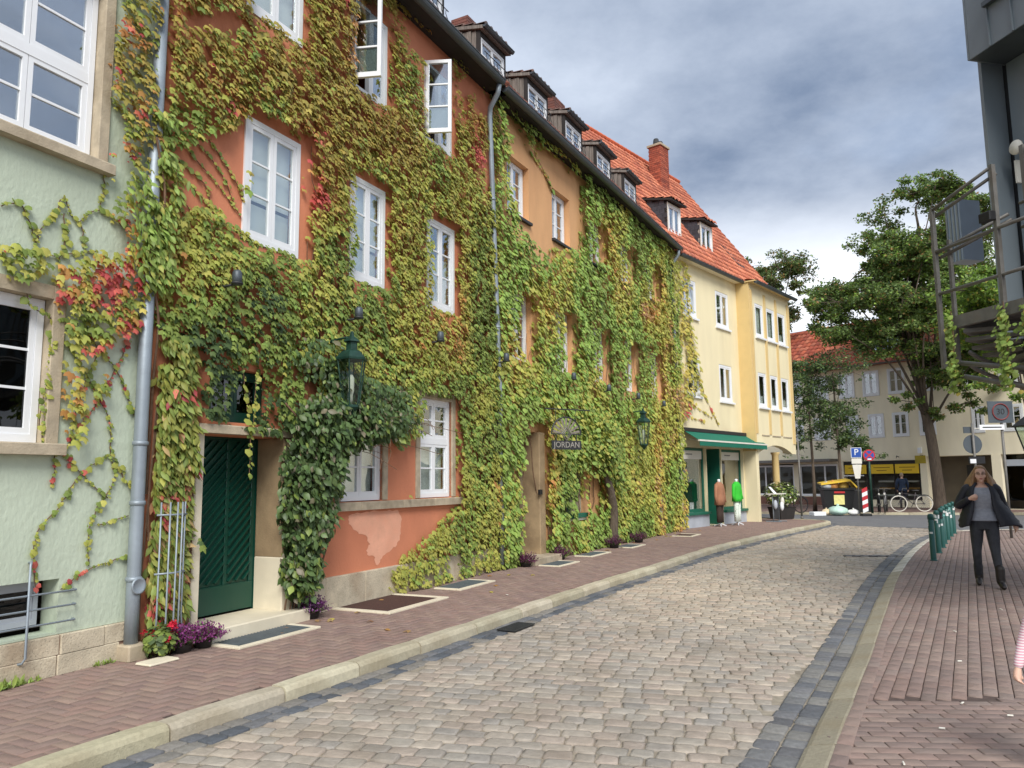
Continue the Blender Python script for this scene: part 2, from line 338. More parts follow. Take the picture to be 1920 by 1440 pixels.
# --- stones as real pieces: template rings, one mesh for the many, an object each for the nearest
def stone_geo(cx, cy, ang, L, W, z, dome=.004, rnd=.18, thick=.05, jit=.0, tilt=.006, inset=.12):
    n = len(cx); q = np.array([(-1,-1+2*rnd),(-1+2*rnd,-1),(1-2*rnd,-1),(1,-1+2*rnd),(1,1-2*rnd),(1-2*rnd,1),(-1+2*rnd,1),(-1,1-2*rnd)])
    q = np.broadcast_to(q, (n,8,2)).copy()
    if jit: q += RNG.normal(0, jit, q.shape)
    hx = L[:,None]/2; hy = W[:,None]/2
    V = np.zeros((n,25,3)); V[:,0:8,0] = q[:,:,0]*hx; V[:,0:8,1] = q[:,:,1]*hy; V[:,0:8,2] = -thick
    V[:,8:16,:2] = V[:,0:8,:2]; V[:,8:16,2] = -dome
    V[:,16:24,0] = q[:,:,0]*(hx - inset*W[:,None]); V[:,16:24,1] = q[:,:,1]*(hy - inset*W[:,None]); V[:,16:24,2] = -dome*.15
    V[:,24,2] = dome*.35
    tx = RNG.normal(0, tilt, n); ty = RNG.normal(0, tilt, n); V[:,8:,2] += V[:,8:,0]*tx[:,None] + V[:,8:,1]*ty[:,None] + RNG.normal(0, tilt*.35, n)[:,None]
    c = np.cos(ang)[:,None]; s = np.sin(ang)[:,None]; X = V[:,:,0]*c - V[:,:,1]*s; Y = V[:,:,0]*s + V[:,:,1]*c; V[:,:,0] = X; V[:,:,1] = Y
    return V, np.stack([cx, cy, z if np.ndim(z) else np.full(n, z)], 1)
_F = []
for i in range(8):
    j = (i+1) % 8; _F += [(i,j,8+j),(i,8+j,8+i),(8+i,8+j,16+j),(8+i,16+j,16+i),(16+i,16+j,24)]
STONE_T = np.array(_F)
def lay(name, parent, V, Cn, col, m, n_single=300, smooth=False):
    d = np.linalg.norm(Cn[:,:2], axis=1); ahead = Cn[:,1] > 2.2; ang = np.abs(np.arctan2(Cn[:,0], Cn[:,1])) < .66
    order = np.argsort(np.where(ahead & ang, d, d+100)); a, b = order[:n_single], order[n_single:]
    for i in a:
        o = link(name, fastmesh(name, V[i], STONE_T, m, col[i], smooth), parent, Cn[i])
    if len(b):
        VV = (V[b] + Cn[b][:,None,:]).reshape(-1,3); TT = (STONE_T[None] + (np.arange(len(b))*25)[:,None,None]).reshape(-1,3)
        o = link(name, fastmesh(name, VV, TT, m, np.repeat(col[b], 25, 0), smooth), parent); o['kind'] = 'stuff'
def pick(n, pal, sd=.05):
    P = np.array([srgb(*p) for p in pal]); w = RNG.integers(0, len(pal), n); return np.clip(P[w]*(1+RNG.normal(0, sd, (n,1))), .005, .95)
def grid_courses(az, w, l0, l1, ext, cen):                 # courses of stones of varying length, rotated
    a = R_(90-az); out = []
    y = -ext
    while y < ext:
        x = -ext + random.random()*l1
        while x < ext:
            l = random.uniform(l0, l1); out.append((x+l/2, y+w/2, l)); x += l
        y += w
    A = np.array(out); cx = cen[0] + A[:,0]*math.cos(a) - A[:,1]*math.sin(a); cy = cen[1] + A[:,0]*math.sin(a) + A[:,1]*math.cos(a)
    return cx, cy, A[:,2], np.full(len(A), a)
# cobbles
inL, inR = offset(KL, .27), offset(KR, -.32)
cob_poly = poly2([p for p in inL if p.y < 27.4 and p.x < 11.4]) + [(13.5,25.2)] + poly2([p for p in inR if p.y < 22.6])[::-1]
cx, cy, cl, ca = grid_courses(104, .142, .135, .205, 18, (5, 14))
k = inpoly(cx, cy, cob_poly) & (cy > 2.6); cx, cy, cl, ca = cx[k], cy[k], cl[k], ca[k]; n = len(cx)
w1 = vnoise(cx, cy, 1.7, 3)-.5; w2 = vnoise(cx, cy, 2.3, 5)-.5
cx = cx + w1*.10; cy = cy + w2*.12
crown = .035*np.clip(1-np.abs(vnoise(cx,cy,5,9)-.5)*.6,0,1)
zc = ZR + RNG.normal(0,.0015,n) + (vnoise(cx,cy,1.1,2)-.5)*.009
V, Cn = stone_geo(cx, cy, ca+RNG.normal(0,.03,n), cl-.008, np.full(n,.134)+RNG.normal(0,.005,n), zc, dome=.004, rnd=.12, jit=.075, tilt=.006, inset=.13)
col = pick(n, [(170,158,142),(164,153,138),(176,163,146),(167,152,137),(161,151,138),(165,156,142),(172,157,141),(157,149,138)], .06)
tint = (vnoise(cx,cy,2.6,21)-.5)[:,None]; col = np.clip(col*(1+tint*np.array([.35,.3,.2])), .02, .9)
lay('cobblestone', road, V, Cn, col, M_['cobble'], 300, True)
# drain lines of dark setts on both sides
def sett_rows(P, d0, rows, w, s0, s1, pal, z):
    o = []
    for r in range(rows):
        Q = offset(P, d0 + (w if d0 >= 0 else -w)*(r+.5)); A = clen(Q); s = s0 + random.random()*.1
        while s < min(s1, A[-1]-.2):
            l = random.uniform(.15,.22); p, d, nn = at_len(Q, A, s+l/2)
            if p.y > 2.4: o.append((p.x, p.y, math.atan2(d.y, d.x), l-.012))
            s += l
    A = np.array(o); n = len(A)
    V, Cn = stone_geo(A[:,0], A[:,1], A[:,2], A[:,3], np.full(n, w-.012), z, dome=.006, rnd=.09, jit=.025, tilt=.008, inset=.10)
    return V, Cn, pick(n, pal, .1)
V, Cn, col = sett_rows(KL, .0, 2, .14, 3.2, 37.6, [(96,98,102),(110,110,112),(84,88,94),(122,118,112)], ZR+.004); lay('gutter_sett', road, V, Cn, col, M_['sett'], 140)
V, Cn, col = sett_rows(KR, 0-.0001, 2, .165, 3.2, 29.5, [(104,104,106),(114,114,114),(96,98,102),(120,118,114)], ZR+.004); lay('gutter_sett', road, V, Cn, col, M_['sett'], 160)
# kerb stones
def kerb_run(name, P, prof, s0, s1, l0, l1, colf, z):
    root = tag(MB().add([(P[0].x,P[0].y,-.2),(P[0].x+.01,P[0].y,-.2),(P[0].x,P[0].y+.01,-.2)], [(0,1,2)]).build(name, M_['kerb'], col=(.2,.2,.2)), kind='structure')
    A = clen(P); s = s0
    while s < min(s1, A[-1]-.3):
        l = random.uniform(l0, l1); k = max(2, int(l/.25)); mb = MB(); rings = []; c0 = at_len(P, A, s+l/2)[0]; dz = random.uniform(-.004,.004); dx = random.uniform(-.005,.005)
        for i in range(k+1):
            p, d, nn = at_len(P, A, s+.008+(l-.016)*i/k); e = .012 if i in (0, k) else 0
            rings.append([p - c0 + nn*(a+dx) + Vector((0,0,b+dz - (e if b > z-.02 else 0)*.5)) for a, b in prof])
        mb.loft(rings); m = mb.build('kerb_stone', M_['kerb'], root, loc=c0, col=colf(c0)); s += l
    return root
def kcol(c):
    b = np.array(srgb(188,180,158))*random.uniform(.82,1.08); return tuple(b*np.array([1, random.uniform(.97,1.01), random.uniform(.9,1)]))
kerb_run('kerb_left', KL, [(-.15,-.2),(-.15,.008),(-.145,.014),(-.035,.013),(-.012,.002),(.004,-.03),(.012,-.2)], 3.4, 43, .85, 1.18, kcol, 0)
def kcol2(c):
    b = np.array(srgb(150,142,122)) if c.y < 13.8 else np.array(srgb(206,200,186)); return tuple(b*random.uniform(.88,1.06))
kerb_run('kerb_right', KR, [(-.004,-.2),(.0,-.07),(.03,-.052),(.165,ZP+.012),(.18,ZP+.008),(.18,-.2)], 3.2, 44, .9, 1.15, kcol2, ZP)
# left pavement: clay pavers in herringbone
def herring(az, cen, ext, Lb=.2):
    w = Lb/2; a = R_(90-az); o = []; n = int(ext/w)
    for i in range(-n, n):
        for j in range(-n, n):
            r = (i-j) % 4
            if r == 0: o.append(((i+1)*w, (j+.5)*w, 0))
            elif r == 3: o.append(((i+.5)*w, (j+1)*w, math.pi/2))
    A = np.array(o); c, s = math.cos(a), math.sin(a)
    return cen[0]+A[:,0]*c-A[:,1]*s, cen[1]+A[:,0]*s+A[:,1]*c, A[:,2]+a
cx, cy, ca = herring(29, (3, 15), 17.5)
lim = poly2([FG.w(-9,-.05), F1.w(0,-.05), F1.w(7.6,-.05), F2.w(11.4,-.05), FY.w(5.4,-.05), FY.w(9.3,-3)]) + [(9.6,30.8)] + poly2([p for p in offset(KL,-.155) if p.y < 29.2 and p.x < 11.4])[::-1]
k = inpoly(cx, cy, lim) & (cy > 2.2); cx, cy, ca = cx[k], cy[k], ca[k]; n = len(cx)
BRICKS = [(142,120,109),(137,115,105),(146,124,112),(135,113,105),(142,117,107),(139,118,109)]
def brick_geo(cx, cy, ca, z, L=.2, W=.1):
    n = len(cx); return stone_geo(cx, cy, ca, np.full(n, L-.006), np.full(n, W-.006), z, dome=.004, rnd=.03, jit=.012, tilt=.003, inset=.05, thick=.03)
V, Cn = brick_geo(cx, cy, ca, (vnoise(cx,cy,1.5,4)-.5)*.007)
lay('paver_brick', lpave, V, Cn, pick(n, BRICKS, .04), M_['brick'], 300)
# right pavement: header band by the kerb, cross courses near, long courses beyond
def run_bond(az, cen, ext, L=.2, W=.1):
    a = R_(90-az); o = []; y = -ext; r = 0
    while y < ext:
        x = -ext + (r % 2)*L*.5 + random.uniform(-.02,.02)
        while x < ext: o.append((x, y)); x += L
        y += W; r += 1
    A = np.array(o); c, s = math.cos(a), math.sin(a); return cen[0]+A[:,0]*c-A[:,1]*s, cen[1]+A[:,0]*s+A[:,1]*c, np.full(len(A), a)
KRx = offset(KR, .24)
rlim = poly2([p for p in offset(KR, .20) if p.y < 23]) + [(15.2,23.2),(30,17.6),(30,12),(16,8),(5.4,2.0)]
CX=[];CY=[];CA=[]
x, y, a = run_bond(94, (3,4), 6); k = inpoly(x, y, rlim) & (y < 5.93-(x-2.5)*.06) & (y > 1.6); CX.append(x[k]); CY.append(y[k]); CA.append(a[k])
x, y, a = run_bond(30.5, (10,13), 16); k = inpoly(x, y, rlim) & (y >= 5.97-(x-2.5)*.06) & (x < .62*y+6); CX.append(x[k]); CY.append(y[k]); CA.append(a[k])
A_ = clen(KR); s = 3.0; bx = []
Q = offset(KR, .225); AQ = clen(Q)
while s < 27:
    p, d, nn = at_len(Q, AQ, s); bx.append((p.x, p.y, math.atan2(d.y, d.x))); s += .2
bx = np.array(bx)
CX.append(bx[:,0]); CY.append(bx[:,1]); CA.append(bx[:,2])
cx, cy, ca = np.concatenate(CX), np.concatenate(CY), np.concatenate(CA); n = len(cx)
zz_ = ZP + (vnoise(cx,cy,1.3,8)-.5)*.008; zz_[-len(bx):] += .004
V, Cn = brick_geo(cx, cy, ca, zz_)
col = pick(n, [(136,118,109),(132,113,105),(141,122,112),(128,111,104),(137,116,107),(134,118,110)], .045)
lay('paver_brick', rpave, V, Cn, col, M_['brick'], 300)
# far kerb of the cross street
FK = [Vector(p) for p in ((-6,49.4,0),(6,40,0),(13.9,34.8,0),(18.6,33.6,0),(28,31.2,0),(48,23.2,0))]
kerb_run('kerb_far', FK, [(-.16,-.2),(-.16,.0),(-.15,.006),(-.02,.006),(.0,-.01),(.0,-.2)], 2, 60, .95, 1.05, kcol, 0)
# drain cover strip in the road by the right-hand gutter, and an iron gully lid beside the left kerb
def ground_lid(name, label, cat, c, az, L, W, z, m, slots):
    t = thing(name, label, cat, (c[0],c[1],z), R_(90-az)); mb = MB(); mb.box(-L/2,L/2,-W/2,-W/2+.02,0,.012); mb.box(-L/2,L/2,W/2-.02,W/2,0,.012); mb.box(-L/2,-L/2+.02,-W/2+.02,W/2-.02,0,.012); mb.box(L/2-.02,L/2,-W/2+.02,W/2-.02,0,.012); mb.build('frame', m, t)
    MB().box(-L/2+.02,L/2-.02,-W/2+.02,W/2-.02,-.01,.002).build('pit', M_['black'], t)
    for i in range(slots):
        x = -L/2+.02+(L-.04)*(i+.5)/slots; w = (L-.04)/slots*.3; MB().box(x-w,x+w,-W/2+.02,W/2-.02,.002,.011).build('bar', m, t)
    return t
_lv = Vector((9.05,16.9,0))
ground_lid('manhole_plate', 'flat iron cover plate set in the cobbles near the bollards', 'manhole', (7.7,16.75), 98, 1.25, .16, ZR+.006, M_['asphalt'], 7)
ground_lid('gully_grate', 'small iron gully grate in the dark gutter by the left kerb', 'gully', (.02,9.15), 28.5, .5, .24, ZR+.012, M_['iron'], 8)
# a few cigarette ends and crumbs of litter
for i, (x, y, z) in enumerate(((2.75,5.2,ZP),(3.35,5.45,ZP),(3.2,5.75,ZP),(3.9,7.0,ZP),(4.6,8.3,ZP),(2.2,4.6,ZP),(5.9,9.6,ZP),(-.1,11.0,0))):
    mb = MB(); a = random.random()*6; mb.tube([(-.018*math.cos(a),-.018*math.sin(a),.010),(.018*math.cos(a),.018*math.sin(a),.010)], .006, 6)
    tag(mb.build('cigarette_butt', M_['offwhite'], loc=(x,y,z+.002)), ['pale cigarette end lying on the right-hand pavers','pale cigarette end on the left pavement before the ivy'][i == 7], 'cigarette end', ['litter on the right pavement',None][i == 7])
# vine outlines in facade coordinates (metres along the wall, height)
H1_BARE = [(0.06,[(0.19,5.11),(0.75,5.4),(1.14,5.76),(1.23,4.48),(0.8,4.5),(0.23,4.38)]),(0.25,[(0.16,6.61),(1.12,6.93),(1.12,6.74),(0.2,6.42)]),(0.62,[(3.97,8.71),(4.94,8.94),(6.56,9.3),(7.3,9.03),(7.48,6.64),(5.98,6.74),(5.98,7.13),(5.12,7.12),(4.14,7.19)]),(0,[(2.61,1.26),(6.14,1.18),(5.16,0.8),(4.07,0.41),(3.33,0.19),(2.6,0.03)]),(0.12,[(3.99,1.99),(5.02,2.43),(5.03,1.33),(4.0,1.32)]),(0,[(2.14,2.99),(2.5,3.04),(2.52,2.53),(2.16,2.43)]),(0.2,[(2.1,6.07),(2.27,5.98),(2.28,4.44),(2.12,4.33)]),(0,[(0.59,2.2),(2.03,2.19),(2.11,-0.05),(0.67,0.03)]),(0.45,[(0.84,2.82),(1.71,2.87),(1.74,2.25),(0.87,2.2)]),(0.35,[(3.13,8.27),(3.9,8.71),(4.0,7.21),(3.53,7.08)]),(0.92,[(4.07,0.41),(6.14,1.18),(6.5,0.71),(5.16,0.31)]),(0.72,[(5.97,1.17),(6.88,0.14),(4.05,-0.01),(3.56,0.12),(4.07,0.41)])]
H2_BARE = [(0.0,[(-0.04,8.51),(1.36,8.47),(3.85,8.7),(3.62,6.97),(1.81,6.22),(0.93,6.4),(0.05,6.77)]),(0.3,[(-0.36,8.81),(1.37,8.74),(3.66,8.83),(3.81,8.62),(0.06,8.27)]),(0.0,[(0.58,2.63),(1.48,2.68),(1.39,-0.0),(0.52,0.08)]),(0.6,[(6.28,5.06),(10.61,5.7),(10.39,3.83),(6.15,3.49)]),(0.6,[(3.63,2.43),(4.28,2.45),(4.18,0.83),(3.55,0.86)])]
G_COVER = [(1.0,[(-0.49,6.5),(-0.02,6.8),(0.01,5.01),(-0.36,4.7),(-0.52,5.28)]),(0.95,[(-0.02,6.8),(0.17,6.92),(0.12,5.46),(0.0,4.67)]),(0.45,[(-0.51,4.7),(0.01,5.07),(0.02,3.85),(-0.42,3.78)]),(0.95,[(-1.0,3.43),(-0.56,3.7),(0.04,3.91),(0.05,3.21),(-0.65,2.68),(-0.77,2.62),(-0.96,3.21)]),(0.33,[(-0.77,2.62),(0.05,3.21),(0.04,1.84),(-0.77,2.1)]),(0.5,[(-1.41,3.51),(-0.56,3.74),(-0.85,3.37),(-1.39,3.23)]),(0.5,[(-0.84,2.61),(-0.65,2.68),(-0.68,1.97),(-0.81,1.87)])]
G_STRANDS = [[(-1.44,3.89),(-1.29,3.95),(-1.19,3.81),(-1.13,3.64)],[(-1.14,3.62),(-1.09,3.79),(-0.98,3.97),(-0.91,4.13),(-0.78,3.96),(-0.56,4.13),(-0.27,4.04)],[(-1.41,3.49),(-1.24,3.56),(-0.96,3.59),(-0.56,3.74)],[(-0.8,1.89),(-0.59,1.69),(-0.31,1.47)],[(-0.31,1.88),(-0.59,1.69),(-0.77,1.41),(-0.95,1.2),(-0.96,0.93),(-0.93,0.71)],[(-0.3,1.88),(-0.26,1.61),(-0.46,1.28),(-0.46,0.88)],[(-0.26,1.83),(-0.09,1.56)],[(-0.08,1.3),(-0.4,1.23)],[(-0.07,0.92),(-0.43,0.86),(-0.71,0.71)],[(-0.83,1.91),(-0.84,1.73),(-0.85,1.57)],[(-1.19,3.3),(-1.14,3.1),(-0.94,3.0),(-0.95,2.55),(-1.0,2.09)],[(-0.94,2.93),(-0.93,2.46),(-0.96,1.96)],[(-0.81,2.85),(-0.54,2.5),(-0.33,2.18),(-0.31,1.88)],[(-0.45,2.91),(-0.63,2.4),(-0.71,1.97)],[(-0.62,2.98),(-0.27,2.63),(-0.07,2.24)],[(-0.17,2.95),(-0.38,2.52),(-0.61,2.11),(-0.79,1.87)],[(-0.9,3.99),(-0.87,3.76),(-0.91,3.55)],[(-0.73,3.95),(-0.67,3.72)],[(-0.52,4.48),(-0.54,4.26),(-0.57,4.13)]]
H1_STRANDS = [[(0.23,4.64),(0.44,4.48),(0.69,4.32),(0.87,4.43),(1.19,4.4)],[(0.25,4.82),(0.61,4.65),(0.95,4.43)],[(0.37,5.13),(0.78,4.89),(1.19,4.59)],[(0.68,5.33),(1.08,5.0),(1.21,4.79)],[(0.51,5.24),(0.84,5.04),(1.09,4.69)],[(0.22,4.58),(0.38,4.4),(0.52,4.33)],[(0.28,4.95),(0.63,4.81),(0.79,4.53)]]
DOOR_STRANDS = [[(1.17,2.86),(1.23,2.57),(1.31,2.22),(1.33,1.66)],[(1.38,2.83),(1.37,2.34),(1.34,2.22)]]
H2_STRANDS = [[(1.24,8.45),(1.88,8.2),(2.36,7.87)],[(1.57,8.45),(2.14,8.11)],[(1.81,6.22),(2.22,6.63),(2.94,6.69)],[(0.17,8.43),(0.2,7.72),(0.15,7.04)],[(-0.15,8.35),(0.05,7.55),(0.37,6.89)]]
Y_COVER = [(0.6,[(0.16,9.07),(0.96,8.73),(1.1,7.61),(1.36,6.18),(1.5,5.11),(1.59,4.3),(0.38,3.42),(0.09,4.27)]),(0.2,[(0.09,4.27),(1.67,4.3),(2.81,3.51),(0.04,3.58)])]
Y_STRANDS = [[(0.89,7.94),(1.11,6.88),(1.33,5.82)],[(1.0,6.5),(1.3,5.45),(1.93,4.5),(2.94,3.46)],[(0.45,4.3),(1.18,4.0),(2.53,3.63)],[(0.26,4.11),(0.77,3.62),(1.91,3.5)]]
# ------------------------------------------------------------------ building helpers (x along facade, y into the wall, z up)
def wall_mesh(mb, u0, u1, z0, z1, holes, depth=.2, y=0):
    us = sorted({u0,u1,*[h[0] for h in holes],*[h[1] for h in holes]}); zs = sorted({z0,z1,*[h[2] for h in holes],*[h[3] for h in holes]})
    for a, b in zip(us, us[1:]):
        for c, d in zip(zs, zs[1:]):
            mu, mz = (a+b)/2, (c+d)/2
            if mu < u0 or mu > u1 or mz < z0 or mz > z1 or any(h[0] < mu < h[1] and h[2] < mz < h[3] for h in holes): continue
            mb.add([(a,y,c),(b,y,c),(b,y,d),(a,y,d)], [(0,1,2,3)])
    for h in holes:
        a,b,c,d = h[:4]; D = y + (h[4] if len(h) > 4 else depth)
        mb.add([(a,y,c),(a,D,c),(a,D,d),(a,y,d)], [(0,1,2,3)]); mb.add([(b,y,c),(b,y,d),(b,D,d),(b,D,c)], [(0,1,2,3)])
        mb.add([(a,y,d),(a,D,d),(b,D,d),(b,y,d)], [(0,1,2,3)]); mb.add([(a,y,c),(b,y,c),(b,D,c),(a,D,c)], [(0,1,2,3)])
    return mb
def shell(root, u0, u1, z1, deep, m, floors=(), front_gap=.25):          # side walls, back wall and floors so rooms are rooms
    MB().box(u0+.002,u0+.2,front_gap,deep,0,z1).build('side_wall', m, root); MB().box(u1-.2,u1-.002,front_gap,deep,0,z1).build('side_wall', m, root)
    MB().box(u0,u1,deep,deep+.25,0,z1).build('rear_wall', m, root)
    MB().box(u0+.21,u1-.21,2.4,2.5,.05,z1-.1).build('partition', M_['room'], root)
    for z in floors: MB().box(u0+.22,u1-.22,.26,deep-.02,z-.2,z).build('floor_slab', M_['room'], root)
def window(root, u0, u1, z0, z1, y=.08, cols=2, rows=(.34,.33,.33), fr=.055, sash=.045, bar=.022, m='white', glass='glass', blind=None, curtain=None, name='window', transom=None, sill=None, label=None, parent=None):
    mb = MB(); d0, d1 = y-.02, y+.05
    mb.box(u0,u0+fr,d0,d1,z0,z1); mb.box(u1-fr,u1,d0,d1,z0,z1); mb.box(u0+fr,u1-fr,d0,d1,z0,z0+fr*1.15); mb.box(u0+fr,u1-fr,d0,d1,z1-fr,z1)
    o = mb.build(name, M_[m], parent or root)
    if label: o['label'] = label
    zones = [(z0+fr*1.15, z1-fr, rows)]
    if transom:
        zt = z0 + (z1-z0)*transom[0]; MB().box(u0+fr,u1-fr,d0+.002,d1,zt-.05,zt+.05).build('transom_bar', M_[m], o); zones = [(z0+fr*1.15, zt-.05, transom[1]), (zt+.05, z1-fr, transom[2])]
    cw = (u1-u0-2*fr)/cols
    for za, zb, rw in zones:
        for c in range(cols):
            a = u0+fr+cw*c + .003; b = u0+fr+cw*(c+1) - .003; s = MB(); e0, e1 = y-.012, y+.03
            s.box(a,a+sash,e0,e1,za,zb); s.box(b-sash,b,e0,e1,za,zb); s.box(a+sash,b-sash,e0,e1,za,za+sash*1.2); s.box(a+sash,b-sash,e0,e1,zb-sash,zb)
            ia, ib, ja, jb = a+sash, b-sash, za+sash*1.2, zb-sash; z = ja
            for k, r in enumerate(rw):
                zt = z + (jb-ja)*r
                if k < len(rw)-1: s.box(ia,ib,y-.004,y+.022,zt-bar/2,zt+bar/2)
                MB().box(ia,ib,y+.008,y+.014,z+(bar/2 if k else 0)+.001,zt-(bar/2 if k < len(rw)-1 else 0)-.001).build('pane', M_[glass], o, recalc=True); z = zt
            s.build('casement', M_[m], o)
    if blind:
        for a in blind: MB().box(u0+fr,u1-fr,y+.10,y+.105,z0+(z1-z0)*a[0],z0+(z1-z0)*a[1]).build('blind', M_['blind'], o)
    if curtain:
        mc = MB(); n = 14
        for side in (0, 1):
            wd = (u1-u0)*curtain; x0 = u0+.03 if side == 0 else u1-.03-wd; rings = []
            pts = [(x0+wd*i/n, y+.16+.02*math.sin(i*2.1)) for i in range(n+1)]
            mc.add([(p[0],p[1],z0+.05) for p in pts]+[(p[0],p[1],z1-.05) for p in pts], [(i,i+1,n+2+i,n+1+i) for i in range(n)])
        mc.build('curtain', M_['curtain'], o, recalc=False)
    if sill:
        MB().bbox(u0-.06,u1+.06,-sill,y+.02,z0-.06,z0-.003,.006).build('sill', M_['sandstone'], o)
    return o
def pipe_run(root, name, pts, r, m, collars=(), n=12, label=None):
    mb = MB(); mb.tube(pts, r, n); o = mb.build(name, M_[m], root, smooth=True)
    if label: o['label'] = label
    for p in collars:
        c = MB(); c.lathe([(r+.002,-.022),(r+.012,-.014),(r+.012,.014),(r+.002,.022)], p, 14); c.build('pipe_collar', M_[m], o, smooth=True)
    return o
def half_gutter(root, u0, u1, o, z, r, m, name='gutter'):
    mb = MB(); n = 9; prof = [(-o + r*math.cos(math.pi*k/(n-1)), z - r*math.sin(math.pi*k/(n-1))) for k in range(n)]; inner = [(-o + (r-.012)*math.cos(math.pi*k/(n-1)), z+.001 - (r-.012)*math.sin(math.pi*k/(n-1))) for k in range(n)]
    prof = prof + inner[::-1]
    k = len(prof); v = [(u0,*p) for p in prof] + [(u1,*p) for p in prof]; f = [(i,(i+1)%k,k+(i+1)%k,k+i) for i in range(k)]
    mb.add(v, f); mb.tube([(u0,-o-r,z+.002),(u1,-o-r,z+.002)], .014, 6)
    mb.prism([(-o + r*math.cos(math.pi*k/(n-1)), z - r*math.sin(math.pi*k/(n-1))) for k in range(n)], 'x', u0-.006, u0-.001)
    mb.prism([(-o + r*math.cos(math.pi*k/(n-1)), z - r*math.sin(math.pi*k/(n-1))) for k in range(n)], 'x', u1+.001, u1+.006)
    return mb.build(name, M_[m], root)
def tiles(root, u0, u1, o0, z0, o1, z1, pal, tw=.23, th=.30, cut=None, single=0, under=True):     # pantiles on a slope from eave (o0,z0) to ridge (o1,z1)
    L = math.hypot(o1-o0, z1-z0); dy = -(o1-o0)/L; dz = (z1-z0)/L; ny, nz = -dz, dy       # outward normal in (y,z)
    nc = int((u1-u0)/tw); nr = int(L/th); K = 7; cu = np.array([0,.12,.3,.5,.7,.88,1.0]); ch = np.array([.0,.028,.04,.03,.005,-.004,.0])
    V = []; T = []; Cc = []; P = np.array([srgb(*p) for p in pal]); b = 0
    for r in range(nr):
        for c in range(nc):
            ua = u0+c*tw; s0 = r*th
            if cut and cut(ua+tw/2, s0+th/2): continue
            q = []
            for s, lift in ((s0-.04,.045),(s0+th,.0)):
                for i in range(K):
                    h = ch[i]+lift+.01; q.append((ua+cu[i]*tw, -o0 + dy*s + ny*h, z0 + dz*s + nz*h))
            for i in range(K):
                q.append((ua+cu[i]*tw, -o0 + dy*(s0-.04) + ny*(ch[i]-.002), z0 + dz*(s0-.04) + nz*(ch[i]-.002)))
            V += q; cc = P[random.randrange(len(P))]*random.uniform(.82,1.12); Cc += [cc]*len(q)
            for i in range(K-1): T += [(b+i,b+i+1,b+K+i+1),(b+i,b+K+i+1,b+K+i),(b+2*K+i,b+2*K+i+1,b+i+1),(b+2*K+i,b+i+1,b+i)]
            b += len(q)
    me = fastmesh('roof_tiles', np.array(V), np.array(T), M_['tile'], np.array(Cc)); o = link('roof_tile', me, root); o['kind'] = 'stuff'; return o
def chimney(root, u0, u1, y0, y1, z0, z1, parent, pal=((150,76,56),(164,84,62),(138,70,54),(172,92,68)), bh=.085, cap=True):
    core = MB().box(u0+.012,u1-.012,y0+.012,y1-.012,z0,z1-.002).build('chimney', M_['mortar'], parent)
    mb = MB(); cols = []; P = [srgb(*p) for p in pal]; z = z0; r = 0
    while z < z1-.01:
        zz = min(z+bh-.012, z1)
        def seg(a, b, fn):
            x = a + (-.12 if r % 2 else 0)
            while x < b:
                p, q = max(x, a), min(x+.24-.012, b)
                if q-p > .03: fn(p, q); c = random.choice(P); k = random.uniform(.85,1.1); cols.extend([tuple(v*k for v in c)]*8)
                x += .24
        seg(u0, u1, lambda p, q: mb.box(p,q,y0,y0+.05,z,zz)); seg(y0+.051, y1, lambda p, q: mb.box(u0,u0+.05,p,q,z,zz)); seg(y0+.051, y1, lambda p, q: mb.box(u1-.05,u1,p,q,z,zz))
        z += bh; r += 1
    o = mb.build('brick', M_['red_brick'], core, col=np.array(cols)); o['kind'] = 'stuff'
    if cap:
        MB().bbox(u0-.05,u1+.05,y0-.05,y1+.05,z1,z1+.09,.01).build('cap', M_['sandstone'], core)
        n = max(2, int((u1-u0)/.35))
        for i in range(n):
            x = u0+(u1-u0)*(i+.5)/n; MB().lathe([(.12,0),(.13,.1),(.11,.24),(.09,.28)], (x,(y0+y1)/2,z1+.09), 10).build('chimney_pot', M_['iron'], core)
    return core
TILE_RED = [(196,116,86),(206,124,92),(186,106,80),(212,134,102),(176,102,80)]
TILE_OLD = [(140,84,66),(124,76,62),(152,94,72),(112,74,64)]

# ------------------------------------------------------------------ green house (left edge)
GH = thing('green_house', 'pale green rendered house at the left edge with stone framed windows', 'house', FG.p, FG.rz)
hG = [(-2.45,-.60,4.56,6.35),(-2.45,-.93,1.93,3.22),(-2.6,-.72,.35,.80)]
wall_mesh(MB(), -5, -.004, .335, 9.3, hG, .22).build('wall', M_['green_stucco'], GH)
shell(GH, -5, -.01, 9.3, 6, M_['room'], (1.2,4.0,7.0)); MB().box(-5,-.02,.02,6,9.3,9.5).build('roof', M_['tile'], GH, col=TILE_RED and srgb(160,84,60))
def surround(root, u0, u1, z0, z1, w, proud, m='sandstone', sill=True, top=True):
    mb = MB(); mb.bbox(u0-w,u0,-proud,.16,z0,z1+w,.008); mb.bbox(u1,u1+w,-proud,.16,z0,z1+w,.008)
    if top: mb.box(u0+.001,u1-.001,-proud,.16,z1,z1+w-.004)
    o = mb.build('stone_surround', M_[m], root)
    if sill: MB().bbox(u0-w-.04,u1+w+.04,-proud-.07,.15,z0-.10,z0-.002,.01).build('sill', M_[m], o)
    return o
surround(GH, -2.43, -.62, 4.58, 6.33, .11, .035); surround(GH, -2.43, -.95, 1.95, 3.2, .12, .035)
window(GH, -2.42, -.63, 4.585, 6.325, .09, 3, (.5,.5), transom=(.46,(.5,.5),(.5,.5)), glass='glass_bright')
window(GH, -2.42, -.96, 1.955, 3.195, .09, 2, (.33,.33,.34), fr=.06, glass='glass_dark')
